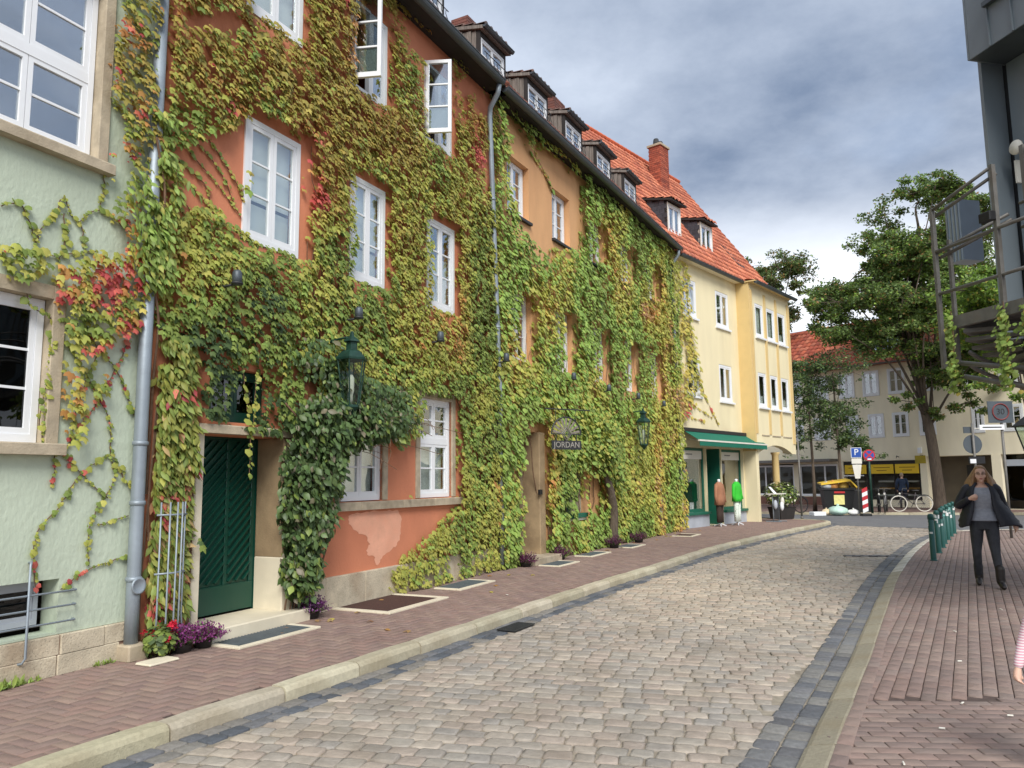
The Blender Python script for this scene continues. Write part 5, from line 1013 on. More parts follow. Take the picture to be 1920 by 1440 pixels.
MB().box(.50,.54,y-.02,y+.03,2.85,4.8).build('post', M_['steel'], ST); MB().box(.60,.64,y+.10,y+.14,2.9,4.4).build('post', M_['steel'], ST)
rl((.50,y,4.79),(1.42,y,4.98)); rl((.50,y+.05,4.72),(1.42,y+.05,4.90)); rl((.50,y,4.27),(2.4,y,4.28)); rl((.50,y,3.75),(2.4,y,3.755)); rl((.52,y+.02,4.26),(1.3,y+.3,4.5)); rl((.52,y+.06,4.2),(1.3,y+.34,4.44))
MB().box(1.40,1.44,y-.02,y+.03,3.3,5.0).build('post', M_['steel'], ST)
for z in (4.55,4.28,4.0,3.72): rl((1.5,y+.25,z),(2.4,y+.25,z+.02), .02)
for u in (1.52,1.62,1.72,1.82,1.95,2.1): MB().box(u,u+.05,y+.28,y+.33,3.45,5.2).build('baluster', M_['steel'], ST)
MB().box(.72,2.6,y-.01,y+.05,3.30,3.44).build('platform_beam', M_['steel'], ST); MB().box(.72,.78,y+.06,.3,3.30,3.44).build('platform_beam', M_['steel'], ST)
for k in range(8): MB().box(.80+k*.22,1.0+k*.22,y+.06,.18,3.40,3.43).build('platform_plank', M_['steel'], ST)
for k in range(12):                                         # winding treads below
    a = R_(215-k*16); c = (1.2,y+.55); z = 3.28-k*.08; t = MB()
    d = Vector((math.cos(a),math.sin(a),0)); e = Vector((-math.sin(a),math.cos(a),0)); p = Vector((c[0],c[1],z))
    t.add([p+d*.08-e*.05,p+d*.62-e*.17,p+d*.62+e*.17,p+d*.08+e*.05,p+d*.08-e*.05+Vector((0,0,-.045)),p+d*.62-e*.17+Vector((0,0,-.045)),p+d*.62+e*.17+Vector((0,0,-.045)),p+d*.08+e*.05+Vector((0,0,-.045))], [(0,1,2,3),(7,6,5,4),(0,4,5,1),(1,5,6,2),(2,6,7,3),(3,7,4,0)]); t.build('tread', M_['steel'], ST)
MB().tube([(1.2,y+.55,2.35),(1.2,y+.55,3.4)], .06, 12).build('newel', M_['steel'], ST, smooth=True)
sp = MB()
for off in (0, .16): sp.tube([Vector((1.2+.66*math.cos(R_(200-t)), y+.55+.66*math.sin(R_(200-t)), 3.05-t*.0042-off)) for t in range(0,170,10)], .026, 8)
sp.build('stringer', M_['steel'], ST, smooth=True)
MB().tube([(.78,y,2.88),(1.5,y+.1,2.72),(2.2,y+.3,2.66)], .028, 8).build('rail', M_['steel'], ST, smooth=True); MB().tube([(.80,y+.02,2.72),(1.5,y+.12,2.52),(2.2,y+.32,2.46)], .028, 8).build('rail', M_['steel'], ST, smooth=True)
MB().bbox(1.30,1.46,y-.12,y-.03,4.36,4.46,.01).build('floodlight', M_['black'], ST)
# blue-grey box bay beyond the stair
BB = thing('metal_box', 'pale blue corrugated metal box mounted high behind the stair rails', 'vent box', (6.95,11.6,4.85), FR.rz)
MB().box(-.05,.22,-.13,.25,0,.95).build('casing', mat('pale_blue', srgb(168,184,200), .5, .06, 4, metal=.2), BB)
for i in range(4): MB().box(-.05+.07*i,-.02+.07*i,-.145,-.131,0,.95).build('rib', M_['zinc'], BB)
VN = thing('boston_ivy', 'green creeper hanging in strings from the steel stair', 'creeper', FR.p, FR.rz)
P = []
for (u, o, z0, z1, n, s) in ((.72,1.25,2.75,3.45,90,.03),(1.44,1.25,2.5,3.42,190,.045),(1.75,1.2,2.95,3.4,110,.09),(.62,1.15,2.55,2.9,60,.06),(1.9,1.1,2.35,2.8,90,.12)):
    zz = RNG.uniform(z0,z1,n); P.append(np.stack([u+RNG.normal(0,s,n),-o-RNG.random(n)*.06,zz],1))
P = np.concatenate(P); n = len(P); th = RNG.uniform(.1,.9,n)
emit_leaves(VN, P, np.stack([RNG.normal(0,.5,n),-np.cos(th),np.sin(th)],1), np.stack([RNG.normal(0,.4,n),-np.sin(th),-np.cos(th)],1), .055*RNG.uniform(.6,1.3,n), palette(np.stack([np.ones(n),np.ones(n),np.ones(n)*.15],1),[FRESH,GREEN,YEL]), LTS, LTS_T, M_['leaf'], 200, -P[:,1])
sm = MB()
for u, o, z0, z1 in ((.72,1.25,2.75,3.5),(1.44,1.25,2.5,3.45),(1.7,1.2,2.75,3.4)): sm.tube([(u,-o,z1),(u+.03,-o-.02,(z0+z1)/2),(u-.02,-o,z0)], .006, 5)
sm.build('stem', M_['stem'], VN)
# ------------------------------------------------------------------ trees
LTD = np.array([(0,0,0),(.3,.5,-.06),(0,1,-.12),(-.3,.5,-.06)], float); LTD_T = np.array([(0,1,2),(0,2,3)])
def tree(name, label, base, trunk, clumps, nleaf, lsize, pals, wts, r0, gap=.33, seed=1, group=None, single=0):
    rr = random.Random(seed); rg = np.random.default_rng(seed); t = thing(name, label, 'tree', base, 0, group)
    P = catmull(trunk, 5); mb = MB(); n = len(P); mb.tube(P, [r0*(1-.62*i/(n-1))*(1.35 if i == 0 else 1) for i in range(n)], 12); mb.build('trunk', M_['bark'], t, smooth=True)
    br = MB(); pos = []; cc = []
    for ci, (x, y, z, a, b, c, w) in enumerate(clumps):
        k = min(n-1, max(2, int(n*rr.uniform(.35,.98)))); s = P[k]; e = Vector((x,y,z)); m = s.lerp(e, .5) + Vector((rr.gauss(0,.25),rr.gauss(0,.25),rr.uniform(.1,.5)))
        q = catmull([s, m, e], 4); rb = r0*.26*min(1, (e-s).length/4+.25)
        if ci % 3 == 0: br.tube(q, [rb*(1-.8*i/(len(q)-1)) for i in range(len(q))], 6)
        sub = max(4, int(9*w)); kk = int(nleaf*w/sub)
        for j in range(sub):
            d = rg.normal(0,1,3); d /= np.linalg.norm(d); f = rg.random()**.4; cx = np.array((x+d[0]*a*f, y+d[1]*b*f, z+d[2]*c*f)); sr = rr.uniform(.26,.5)*min(a,b,1.3)
            br.tube([q[-1].lerp(Vector((x,y,z)),.5), Vector(cx)], [rb*.2,.012], 4)
            dd = rg.normal(0,1,(kk,3)); dd /= np.linalg.norm(dd,axis=1,keepdims=True); p = cx + dd*(rg.random((kk,1))**.5)*np.array((sr,sr,sr*.6)); pos.append(p); cc.append(np.full(kk, rr.uniform(.8,1.2)))
    br.build('branch', M_['bark'], t, smooth=True)
    p = np.concatenate(pos); cc = np.concatenate(cc); keep = vnoise(p[:,0]+p[:,1]*.7, p[:,2], .45, seed+200) > gap; p, cc = p[keep], cc[keep]; k = len(p)
    nr = rg.normal(0,.55,(k,3)); nr[:,2] += .8; tp = rg.normal(0,1,(k,3)); tp[:,2] -= .5
    col = palette(np.tile(np.array(wts, float), (k,1)), pals)*cc[:,None]
    o = emit_leaves(t, p, nr, tp, lsize*rg.uniform(.6,1.3,k), col, LTD, LTD_T, M_['leaf_tree']); o.name = 'crown'
    return t
TG = [(106,128,76),(118,140,82),(96,118,70),(126,146,88)]; TGL = [(132,162,70),(148,176,80),(118,150,66)]; TGB = [(150,128,80),(164,132,86)]
def crown(cen, R, n, seed, w=1, flat=.75):
    rr = random.Random(seed); out = []
    while len(out) < n:
        d = Vector((rr.uniform(-1,1),rr.uniform(-1,1),rr.uniform(-1,1)))
        if d.length > 1 or d.length < .35: continue
        s = rr.uniform(.7,1.25); out.append((cen[0]+d.x*R[0], cen[1]+d.y*R[1], cen[2]+d.z*R[2], 1.1*s, 1.1*s, .7*s*flat/.75, w*s))
    return out
b = Vector((19.75,36.0,0))
tree('locust_tree', 'tall locust tree with furrowed trunk standing before the cream building', b, [(0,0,0),(-.06,0,1.5),(-.2,0,3.4),(-.45,.1,5.5),(-.6,.2,8.0),(-.3,.2,11),(.1,.2,13.5)],
     crown((-.6,.4,10.4),(4.0,3.0,2.7),38,5) + crown((.6,.4,13.8),(2.8,2.4,2.6),24,6) + crown((-2.7,.2,9.2),(2.6,2.2,1.7),22,7) + [(-.3,-.6,4.6,.9,.7,.5,.5),(1.2,-.8,4.9,1.0,.8,.5,.6),(-1.4,-.6,5.0,.9,.7,.4,.4),(2.4,-.6,5.6,1.1,.8,.6,.7)] + crown((0,.4,11.5),(2.2,1.8,2.2),14,8) + crown((.9,-.3,7.3),(2.2,1.5,1.3),14,9), 1600, .15, [TG, TGL, TGB, DARK], (1,.3,.12,.15), .28, .16, 11)
b = Vector((20.6,31.5,0))
tree('maple_tree', 'light green leafy tree behind the steel stair', b, [(.9,0,0),(.85,0,2.5),(.7,0,5),(.4,0,8)],
     crown((-.2,0,8.2),(2.1,1.8,2.0),22,15) + [(-1.4,-.4,5.4,.9,.8,.5,.8),(.3,-.5,4.9,1.0,.8,.45,.8),(1.3,-.5,5.4,1.1,.8,.5,.8),(2.2,-.4,6.6,1.0,.8,.6,.8)], 1150, .16, [TGL, TG, YEL], (1,.6,.08), .2, .24, 12)
for i, (bx, by, lab) in enumerate(((14.1,36.4,'slim young street tree, left of the two beside the waste bin'),(15.2,36.0,'slim young street tree directly behind the waste bin'))):
    tree('young_tree', lab, (bx,by,0), [(0,0,0),(.02,0,2),(.0,.05,4.2),(-.05,0,6.5)], crown((-.1,0,5.2),(1.4,1.2,2.2),15,30+i,.8) + [(.7*(1 if i else -1),-.3,3.1,.8,.6,.5,.6),(1.3 if i else -.9,-.3,2.7,.7,.6,.35,.5)], 950, .13, [TG, DARK, [(86,108,82),(96,118,90)]], (1,.7,.5), .085, .36, 40+i, 'young trees on the far pavement')
tree('locust_tree', 'tree crown rising behind the orange tiled roof of the yellow house', (15.6,46,0), [(0,0,0),(0,0,6),(.2,0,10),(.3,0,13)], crown((0,0,13.2),(2.2,2.2,1.9),20,51) + crown((.9,0,11.6),(1.7,1.7,1.1),8,52), 1000, .17, [TG, TGB, DARK], (1,.25,.4), .3, .36, 53)
# ------------------------------------------------------------------ heather, geranium, tufts at the wall foot
def heather(root_loc, rz, lab, r=.12, n=260, tone=((120,52,108),(138,66,124),(104,44,92))):
    t = thing('heather', lab, 'heather', root_loc, rz, 'heather plants along the house fronts')
    pot = MB(); pot.lathe([(r*.62,0),(r*.75,.07),(r*.78,.075),(r*.6,.075)], (0,0,0), 14); pot.build('pot', M_['wood_dark'], t, smooth=True)
    d = RNG.normal(0,1,(n,3)); d[:,2] = np.abs(d[:,2])+.5; d = nrmz(d); L = RNG.uniform(.6,1.1,n)*r*1.5; base = np.stack([d[:,0]*r*.5,d[:,1]*r*.5,np.full(n,.06)],1)
    K = 6; pos = np.concatenate([base + d*(L*(k+1.2)/K)[:,None]*np.array((1,1,.95)) for k in range(K)]); m = len(pos)
    w = np.concatenate([np.full(n, k/K) for k in range(K)])
    nr = RNG.normal(0,1,(m,3)); nr[:,2] += .5; tp = RNG.normal(0,.6,(m,3)); tp[:,2] += 1
    col = palette(np.stack([w*1.6, .55-w*.5],1), [list(tone), [(70,84,52),(84,92,58)]])
    o = emit_leaves(t, pos, nr, tp, .028*RNG.uniform(.7,1.3,m), col, LTD, LTD_T, M_['leaf_dark']); o.name = 'blossom'
    st = MB()
    for i in range(0, n, 5): st.tube([Vector(base[i]), Vector(base[i]+d[i]*L[i])], .002, 3)
    s = st.build('stem', M_['stem'], t); s['kind'] = 'stuff'
    return t
heather(F1.w(.36,.28), F1.rz, 'purple heather beside the red geranium at the zinc pipe foot', .13, 300)
heather(F1.w(.60,.30), F1.rz, 'purple heather on the corner of the green door step', .12, 280)
heather(F1.w(2.28,.22), F1.rz, 'purple heather under the dark climbing shrub', .13, 240, ((112,58,112),(128,74,130),(96,48,96)))
heather(F2.w(.2,.30), F2.rz, 'dark heather left of the ochre house door step', .14, 240, ((96,36,80),(112,46,92),(82,30,70)))
heather(F2.w(1.66,.32), F2.rz, 'dark heather right of the ochre house door step', .15, 240, ((96,36,80),(112,46,92),(82,30,70)))
heather(F2.w(4.45,.42), F2.rz, 'dark heather at the foot of the gnarled vine trunk', .15, 220, ((88,34,76),(104,44,88),(78,30,66)))
heather(F2.w(6.1,.45), F2.rz, 'farthest dark heather under the ivy past the vine trunk', .15, 220, ((96,36,80),(112,46,92),(82,30,70)))
GE = thing('geranium', 'red flowering geranium at the foot of the zinc downpipe', 'flower', F1.w(.12,.27), F1.rz)
n = 420; d = nrmz(RNG.normal(0,1,(n,3))*np.array((1,1,.8))); p = d*np.array((.16,.15,.16))*(RNG.random((n,1))**.4); p[:,2] = np.abs(p[:,2]+.13)+.02
nr = d.copy(); nr[:,2] += .7; emit_leaves(GE, p, nr, RNG.normal(0,1,(n,3)), .055*RNG.uniform(.6,1.2,n), palette(np.ones((n,2)),[GREEN,DARK]), LTS, LTS_T, M_['leaf'], 120, p[:,2])
for i in range(26):
    a = random.uniform(0,6.28); rr_ = random.uniform(.03,.16); x, y_, z = rr_*math.cos(a), rr_*math.sin(a), random.uniform(.16,.32); m = 14; pp = np.array((x,y_,z))+RNG.normal(0,.014,(m,3)); nr = RNG.normal(0,.6,(m,3)); nr[:,2] += .6
    o = emit_leaves(GE, pp, nr, RNG.normal(0,1,(m,3)), np.full(m,.024), palette(np.ones((m,1)),[[(196,36,60),(214,52,76),(178,28,48)]]), LTS, LTS_T, M_['leaf']); o.name = 'flower_head'; del o['kind']
st = MB()
for i in range(30): a = random.uniform(0,6.28); st.tube([(0,0,0),(.05*math.cos(a),.05*math.sin(a),.12),(.13*math.cos(a),.13*math.sin(a),.22)], .004, 4)
st.build('stem', M_['stem'], GE)
def tuft(loc, rz, lab, n, r, h, pal):
    t = thing('weed_tuft', lab, 'weed', loc, rz); a = RNG.uniform(0,6.28,n); q = RNG.random(n)**.6*r; p = np.stack([np.cos(a)*q*2,np.sin(a)*q*.6,np.zeros(n)],1); tp = RNG.normal(0,.5,(n,3)); tp[:,2] = 1; tp[:,1] -= .3
    o = emit_leaves(t, p, RNG.normal(0,1,(n,3))+np.array((0,-.6,.2)), tp, h*RNG.uniform(.5,1.2,n), palette(np.ones((n,1)),[pal]), LTL*np.array([.8,1,1]), LTL_T, M_['leaf']); o.name = 'blade'
for u, lab in ((-1.62,'green weeds at the far left foot of the green house'),(-1.22,'grass tuft at the green house plinth under the barred window'),(-.98,'small moss tuft below the barred cellar window'),(-.3,'tiny weed at the plinth beside the zinc pipe')): tuft(FG.w(u,.06), FG.rz, lab, 90 if u < -1 else 40, .10 if u < -1 else .05, .09 if u < -1 else .05, GREEN+FRESH)
# fallen leaves below the ivy
for i in range(46):
    if i < 14: p = F1.w(random.uniform(.7,7.3), random.uniform(.1,.7)); where = 'dry fallen leaf on the pavers before the terracotta house'; grp = 'fallen leaves before the terracotta house'
    elif i < 40: p = F2.w(random.choice((random.uniform(7,11),random.uniform(1.8,6.5))), random.uniform(.35,.8)); where = 'dry fallen leaf on the pavers under the ochre house ivy'; grp = 'fallen leaves under the ochre house ivy'
    else: p = Vector((random.uniform(-.5,4),random.uniform(8,13),ZR-.0)); p = F1.w(random.uniform(1,7), random.uniform(.9,1.8)); where = 'dry fallen leaf lying out towards the kerb'; grp = 'fallen leaves near the kerb'
    m = fastmesh('fallen_leaf', LT3*np.array((.08,.08,.10)), LT3_T, M_['leaf'], np.array(srgb(*random.choice(DEAD+ORANGE+YEL)))); o = link('fallen_leaf', m, None, (p.x,p.y,.018), random.uniform(0,6.28)); tag(o, where, 'leaf', grp)
# ------------------------------------------------------------------ light-well covers in the left pavement
def cover(fr, u0, u1, o0, o1, lab, m, w=.09, bars=0):
    t = thing('pavement_cover', lab, 'cover', fr.w(u0,o1), fr.rz); L = u1-u0; D = o1-o0; f = MB()
    for a, b, c, d in ((-w,L+w,-w,0),(-w,0,0,D),(L,L+w,0,D)): MB().bbox(a+.002,b-.002,c+.002,d-.002,0,.02,.005).build('border_stone', M_['cream_stone'], t)
    MB().box(.004,L-.004,.004,D,0,.012).build('inset', M_[m], t)
    for i in range(bars): x = L*(i+.5)/bars; MB().box(x-.006,x+.006,.01,D-.01,.0125,.020).build('bar', M_['grate'], t)
    return t
cover(F1, .72, 1.78, .30, .66, 'steel grating set in pale stone before the green door step', 'grate', .07, 24)
cover(F1, 2.95, 4.15, .06, .84, 'brown coir mat framed in pale stone below the worn plaster patch', 'mat_brown', .10)
cover(F1, 5.0, 5.95, .27, .66, 'small steel grating in pale stone just past the brown mat', 'grate', .08, 18)
cover(F2, .45, 1.25, .46, .84, 'steel grating before the ochre house door step', 'grate', .07, 14)
cover(F2, 2.35, 3.3, .36, .7, 'pale framed cover under the green shop sill', 'grate', .07, 14)
cover(F2, 4.6, 5.4, .4, .78, 'pale framed cover beside the vine trunk', 'grate', .07, 12)
cover(F2, 8.5, 9.3, .6, 1.1, 'pale framed cover at the far end of the ivy', 'mat_brown', .08)
MB_ = MB().bbox(-.16,.16,-.1,.1,0,.016,.01); tag(MB_.build('paving_slab', M_['cream_stone'], loc=F1.w(-.02,.42), rz=F1.rz), 'pale paving slab set in the pavers below the zinc pipe', 'slab')
# ------------------------------------------------------------------ trellis
TR = thing('iron_trellis', 'tall grey iron bar trellis leaning by the zinc pipe', 'trellis', F1.w(.12,.16), F1.rz)
for i, x in enumerate((0,.075,.15,.22,.28)): MB().tube([(x,-.02-.05*math.sin(i*.8),.10 if i < 3 else .02),(x,-.05-.05*math.sin(i*.8),.3),(x,-.05-.05*math.sin(i*.8),1.42)] if i < 4 else [(x+.10,-.06,.06),(x+.02,-.05,.18),(x,-.05,.35),(x,-.05,1.42)], .0085, 7).build('bar', M_['zinc'], TR, smooth=True)
for z in (.22,.75,1.3): MB().tube([(-.04,-.04,z),(.12,-.10,z),(.30,-.05,z)], .010, 6).build('cross_bar', M_['zinc'], TR, smooth=True)
# ------------------------------------------------------------------ small wall spotlights in the ivy
def spot(fr, u, z, lab, o=.34):
    t = thing('wall_spotlight', lab, 'spotlight', fr.w(u,0,z), fr.rz, 'black spotlights in the ivy'); MB().tube([(-.03,0,0),(-.03,-o*.6,-.03),(0,-o,-.01)], .014, 7).build('arm', M_['iron'], t, smooth=True)
    h = MB(); h.lathe([(.0,-.03),(.05,-.02),(.055,.06),(.05,.11),(.035,.135),(.0,.14)], (0,-o,0), 12, False); h.build('lamp_head', M_['zinc_dark'], t, smooth=True); MB().lathe([(.062,-.02),(.064,.0),(.056,.005)], (0,-o,0), 12).build('rim', M_['iron'], t, smooth=True); return t
for fr, u, z, lab in ((F1,.84,3.72,'black spotlight sticking out of the ivy above the green door'),(F1,2.95,3.74,'black spotlight directly above the nearer green lantern'),(F1,5.0,3.76,'black spotlight under the third first floor window of the terracotta house'),(F2,-.55,3.76,'black spotlight beside the middle downpipe'),(F2,2.5,3.76,'black spotlight above the hanging iron shop sign'),(F2,4.6,3.72,'black spotlight above the gnarled vine trunk'),(F2,6.75,3.72,'black spotlight just above the farther green lantern'),(F2,9.0,3.7,'last black spotlight before the yellow house')): spot(fr, u, z, lab)
# ------------------------------------------------------------------ wall lanterns
def lantern(fr, u, o, z, lab, s=.85):
    t = thing('wall_lantern', lab, 'lantern', fr.w(u,0,z), fr.rz, 'green lanterns on the house fronts'); y = -o
    MB().tube([(0,0,.15),(0,y*.4,.30),(0,y*.85,.32),(0,y,.22)], .018*s, 8).build('bracket', M_['lantern_green'], t, smooth=True)
    def hexr(r, zz): return [(r*math.cos(math.pi/3*k+.5), y+r*math.sin(math.pi/3*k+.5), zz) for k in range(6)]
    MB().loft([hexr(.235*s,.02),hexr(.24*s,.045),hexr(.15*s,.13),hexr(.09*s,.15),hexr(.085*s,.25),hexr(.13*s,.255),hexr(.12*s,.275),hexr(.04*s,.33),hexr(.02*s,.39)]).build('cap', M_['lantern_green'], t)
    b, c = hexr(.12*s,-.55), hexr(.21*s,.018)
    for k in range(6):
        MB().tube([b[k], c[k]], .010*s, 6).build('strut', M_['lantern_green'], t)
        j = (k+1) % 6; MB().add([Vector(b[k])*.995+Vector((0,y,-.55))*.005, Vector(b[j])*.995+Vector((0,y,-.55))*.005, c[j], c[k]], [(0,1,2,3)]).build('pane', M_['lantern_glass'], t)
    MB().loft([hexr(.03*s,-.68),hexr(.05*s,-.64),hexr(.13*s,-.57),hexr(.13*s,-.54)]).build('base', M_['lantern_green'], t)
    MB().lathe([(.03*s,-.53),(.03*s,-.4),(.045*s,-.36),(.045*s,-.2),(.02*s,-.16)], (0,y,0), 10).build('burner', M_['offwhite'], t, smooth=True)
    return t
lantern(F1, 2.58, .52, 3.08, 'large green lantern half hidden in the climbing shrub, nearer of two'); lantern(F2, 6.45, .55, 3.02, 'green lantern in the yellow ivy near the yellow house')
# ------------------------------------------------------------------ hanging iron sign
def text_mesh(s, size, depth, name, m, parent, M4, align='CENTER'):
    c = bpy.data.curves.new(name, 'FONT'); c.body = s; c.size = size; c.extrude = depth; c.align_x = align; c.align_y = 'CENTER'; c.resolution_u = 3
    tmp = bpy.data.objects.new('tmp', c); COL.objects.link(tmp); dg = bpy.context.evaluated_depsgraph_get(); dg.update(); me = bpy.data.meshes.new_from_object(tmp.evaluated_get(dg)); bpy.data.objects.remove(tmp)
    me.transform(M4); me.materials.clear(); me.materials.append(m); return link(name, me, parent)
SG = thing('hanging_sign', 'dark iron hanging shop sign with a fan emblem above lettering', 'shop sign', F2.w(1.42,.62,2.28), F2.rz)
MB().box(-.36,.36,-.012,.012,-.09,.09).build('name_board', M_['iron'], SG)
# the sign faces down the street: turn the whole thing across the pavement
SG.rotation_euler[2] = F2.rz - R_(30)
text_mesh('JORDAN', .165, .004, 'lettering', mat('sign_grey', srgb(150,146,138), .6), SG, Matrix.Translation((0,-.017,0)) @ Matrix.Rotation(R_(90),4,'X'))
fan = MB(); fan.tube([(.36*math.cos(math.pi*k/16),0,.22+.34*math.sin(math.pi*k/16)) for k in range(17)], .016, 6); fan.bar((-.36,0,.22),(.36,0,.22),.02,.02); fan.build('fan_rim', M_['iron'], SG)
ray_m = mat('sign_ray', srgb(126,118,108), .6, .2, 9)
for k in range(9):
    a = math.pi*(k+.5)/9; MB().add([(.09*math.cos(a-.16),0,.22+.09*math.sin(a-.16)),(.32*math.cos(a-.09),-.004,.22+.31*math.sin(a-.09)),(.34*math.cos(a),-.008,.22+.33*math.sin(a)),(.32*math.cos(a+.09),-.004,.22+.31*math.sin(a+.09)),(.09*math.cos(a+.16),0,.22+.09*math.sin(a+.16))], [(0,1,2,3,4)]).build('fan_ray', ray_m, SG)
di = MB()
for s in (.13,.08):
    q = [(0,-.006,.22+s),(s*.9,-.006,.22),(0,-.006,.22-s),(-s*.9,-.006,.22)]
    for i in range(4): di.tube([q[i],q[(i+1)%4]], .011, 5)
di.build('diamond', M_['steel'], SG)
MB().tube([(-.25,0,.09),(-.25,0,.22)], .010, 6).build('link', M_['iron'], SG); MB().tube([(.25,0,.09),(.25,0,.22)], .010, 6).build('link', M_['iron'], SG)
MB().tube([(-.5,.02,.72),(.62,.02,.72)], .013, 7).build('bracket_arm', M_['iron'], SG)
for x in (-.25,.25): MB().tube([(x,.01,.72),(x,0,.45)], .006, 5).build('hanger', M_['iron'], SG)
# ------------------------------------------------------------------ mannequins and display outside the yellow shop
def mannequin(loc, rz, lab, jacket, trousers, coat):
    t = thing('mannequin', lab, 'mannequin', loc, rz); W_ = M_['white']
    for k in range(3): a = R_(90+120*k); MB().tube([(0,0,.10),(.22*math.cos(a),.22*math.sin(a),.02)], .016, 6).build('foot', W_, t)
    MB().tube([(0,0,.06),(0,0,.9)], .014, 8).build('pole', M_['steel'], t)
    def ring(rx, ry, z, dx=0, n=16): return [(dx+rx*math.cos(2*math.pi*k/n), ry*math.sin(2*math.pi*k/n), z) for k in range(n)]
    mb = MB()
    for s in (-1,1): mb.loft([ring(.085,.075,.13,s*.085),ring(.08,.075,.4,s*.085),ring(.085,.085,.62,s*.08),ring(.095,.10,.84,s*.075)])
    mb.build('trousers', trousers, t, smooth=True)
    lo = .70 if coat else .80
    MB().loft([ring(.24,.16,lo),ring(.215,.145,.92),ring(.18,.12,1.08),ring(.205,.135,1.24),ring(.215,.12,1.36),ring(.14,.085,1.43),ring(.07,.06,1.455)]).build('jacket', jacket, t, smooth=True)
    ar = MB()
    for s in (-1,1): ar.tube([(s*.20,0,1.37),(s*.27,-.01,1.2),(s*.31,-.02,1.0),(s*.32,-.05,.78 if coat else .86)], [.06,.056,.05,.046], 10)
    ar.build('sleeve', jacket, t, smooth=True)
    MB().loft([ring(.055,.05,1.44),ring(.05,.048,1.5),ring(.055,.052,1.535),ring(.02,.02,1.55)]).build('neck', W_, t, smooth=True)
    return t
floral = mat('floral_cloth', srgb(206,216,196), .85, .0); nt = floral.node_tree; vn = nt.nodes.new('ShaderNodeTexVoronoi'); vn.inputs['Scale'].default_value = 14; rp = nt.nodes.new('ShaderNodeValToRGB'); rp.color_ramp.elements[0].color = (*srgb(96,132,92),1); rp.color_ramp.elements[0].position = .12; rp.color_ramp.elements[1].color = (*srgb(222,230,218),1); rp.color_ramp.elements[1].position = .34
tcn = nt.nodes.new('ShaderNodeTexCoord'); nt.links.new(tcn.outputs['Object'], vn.inputs['Vector']); nt.links.new(vn.outputs['Distance'], rp.inputs[0]); nt.links.new(rp.outputs[0], nt.nodes['Principled BSDF'].inputs['Base Color'])
mannequin((6.83,25.75,0), FY.rz, 'headless mannequin in brown jacket and dark trousers outside the shop', mat('camel', srgb(160,112,84), .9, .08, 8, .002, 60), mat('dark_brown', srgb(62,48,40), .9, .08, 8), True)
mannequin((7.55,26.25,0), FY.rz, 'headless mannequin in bright green jumper and floral trousers', mat('vivid_green', srgb(56,186,52), .9, .05, 8, .002, 60), floral, False)
for u, lab, c1 in ((.75,'dressed mannequin behind the left shop window',mat('black_dots', srgb(36,34,36), .9)),(1.35,'pale dressed mannequin behind the left shop window',mat('sage', srgb(150,152,120), .9)),(3.7,'mannequin in grey behind the right shop window',mat('grey_cloth', srgb(96,104,100), .9))): mannequin(FY.w(u,-.75,.42), FY.rz, lab, c1, c1, True)
MB().box(-.12,.12,-.01,.01,0,.38); tag(MB().box(-.13,.13,-.008,.008,.0,.36).build('display_card', M_['white'], loc=FY.w(1.6,-.42,.42), rz=FY.rz), 'white card standing in the left shop window', 'card')
RK = thing('display_rack', 'grey display stand with hanging bags by the yellow pillar', 'display stand', FY.w(5.35,.95), FY.rz)
for x in (-.18,.34): MB().tube([(x,0,.03),(x,0,.98)], .02, 8).build('leg', M_['zinc'], RK, smooth=True); MB().tube([(x,-.28,.02),(x,.28,.02)], .018, 6).build('foot', M_['zinc'], RK)
MB().bbox(-.3,.62,-.2,.2,.98,1.01,.005).build('table_top', M_['offwhite'], RK); MB().bbox(-.16,.3,-.03,.03,.1,.9,.01).build('panel', M_['iron'], RK)
for x, z, m in ((-.2,.62,M_['grey_paint']),(.4,.55,M_['white']),(.46,.72,M_['offwhite'])): MB().ball((x,-.1,z), .10,.07,.17).build('bag', m, RK, smooth=True)
MB().add([(-.28,-.1,1.012),(-.02,-.1,1.012),(-.06,.1,1.25),(-.26,.1,1.25),(-.28,-.09,1.012),(-.02,-.09,1.012),(-.06,.11,1.25),(-.26,.11,1.25)], [(0,1,2,3),(7,6,5,4),(0,4,5,1),(1,5,6,2),(2,6,7,3),(3,7,4,0)]).build('notice', M_['white'], RK)
PLT = thing('planter', 'square dark planter with a bushy flowering shrub at the street corner', 'planter', (10.3,29.9,0), R_(20))
MB().loft([[(-.30,-.30,0),(.30,-.30,0),(.30,.30,0),(-.30,.30,0)],[(-.36,-.36,.42),(.36,-.36,.42),(.36,.36,.42),(-.36,.36,.42)],[(-.38,-.38,.46),(.38,-.38,.46),(.38,.38,.46),(-.38,.38,.46)]]).build('box', M_['wood_dark'], PLT)
n = 1700; d = nrmz(RNG.normal(0,1,(n,3))); p = d*np.array((.72,.62,.5))*(RNG.random((n,1))**.4); p[:,2] += .95; kk = vnoise(p[:,0]+p[:,1],p[:,2],.18,150) > .3; p, d = p[kk], d[kk]; n = len(p); d[:,2] += .6
emit_leaves(PLT, p, d, RNG.normal(0,1,(n,3)), .12*RNG.uniform(.6,1.2,n), palette(np.stack([np.ones(n),np.ones(n)*.8,np.ones(n)*.16],1),[GREEN,DARK,[(222,216,196)]]), LTL*np.array([1.5,1,1]), LTL_T, M_['leaf_dark'], 200, -p[:,1])
br = MB()
for i in range(12): a = 6.28*i/12; br.tube([(0,0,.4),(.25*math.cos(a),.25*math.sin(a),.8),(.45*math.cos(a),.4*math.sin(a),1.1)], .012, 5)
br.build('stem', M_['stem'], PLT)
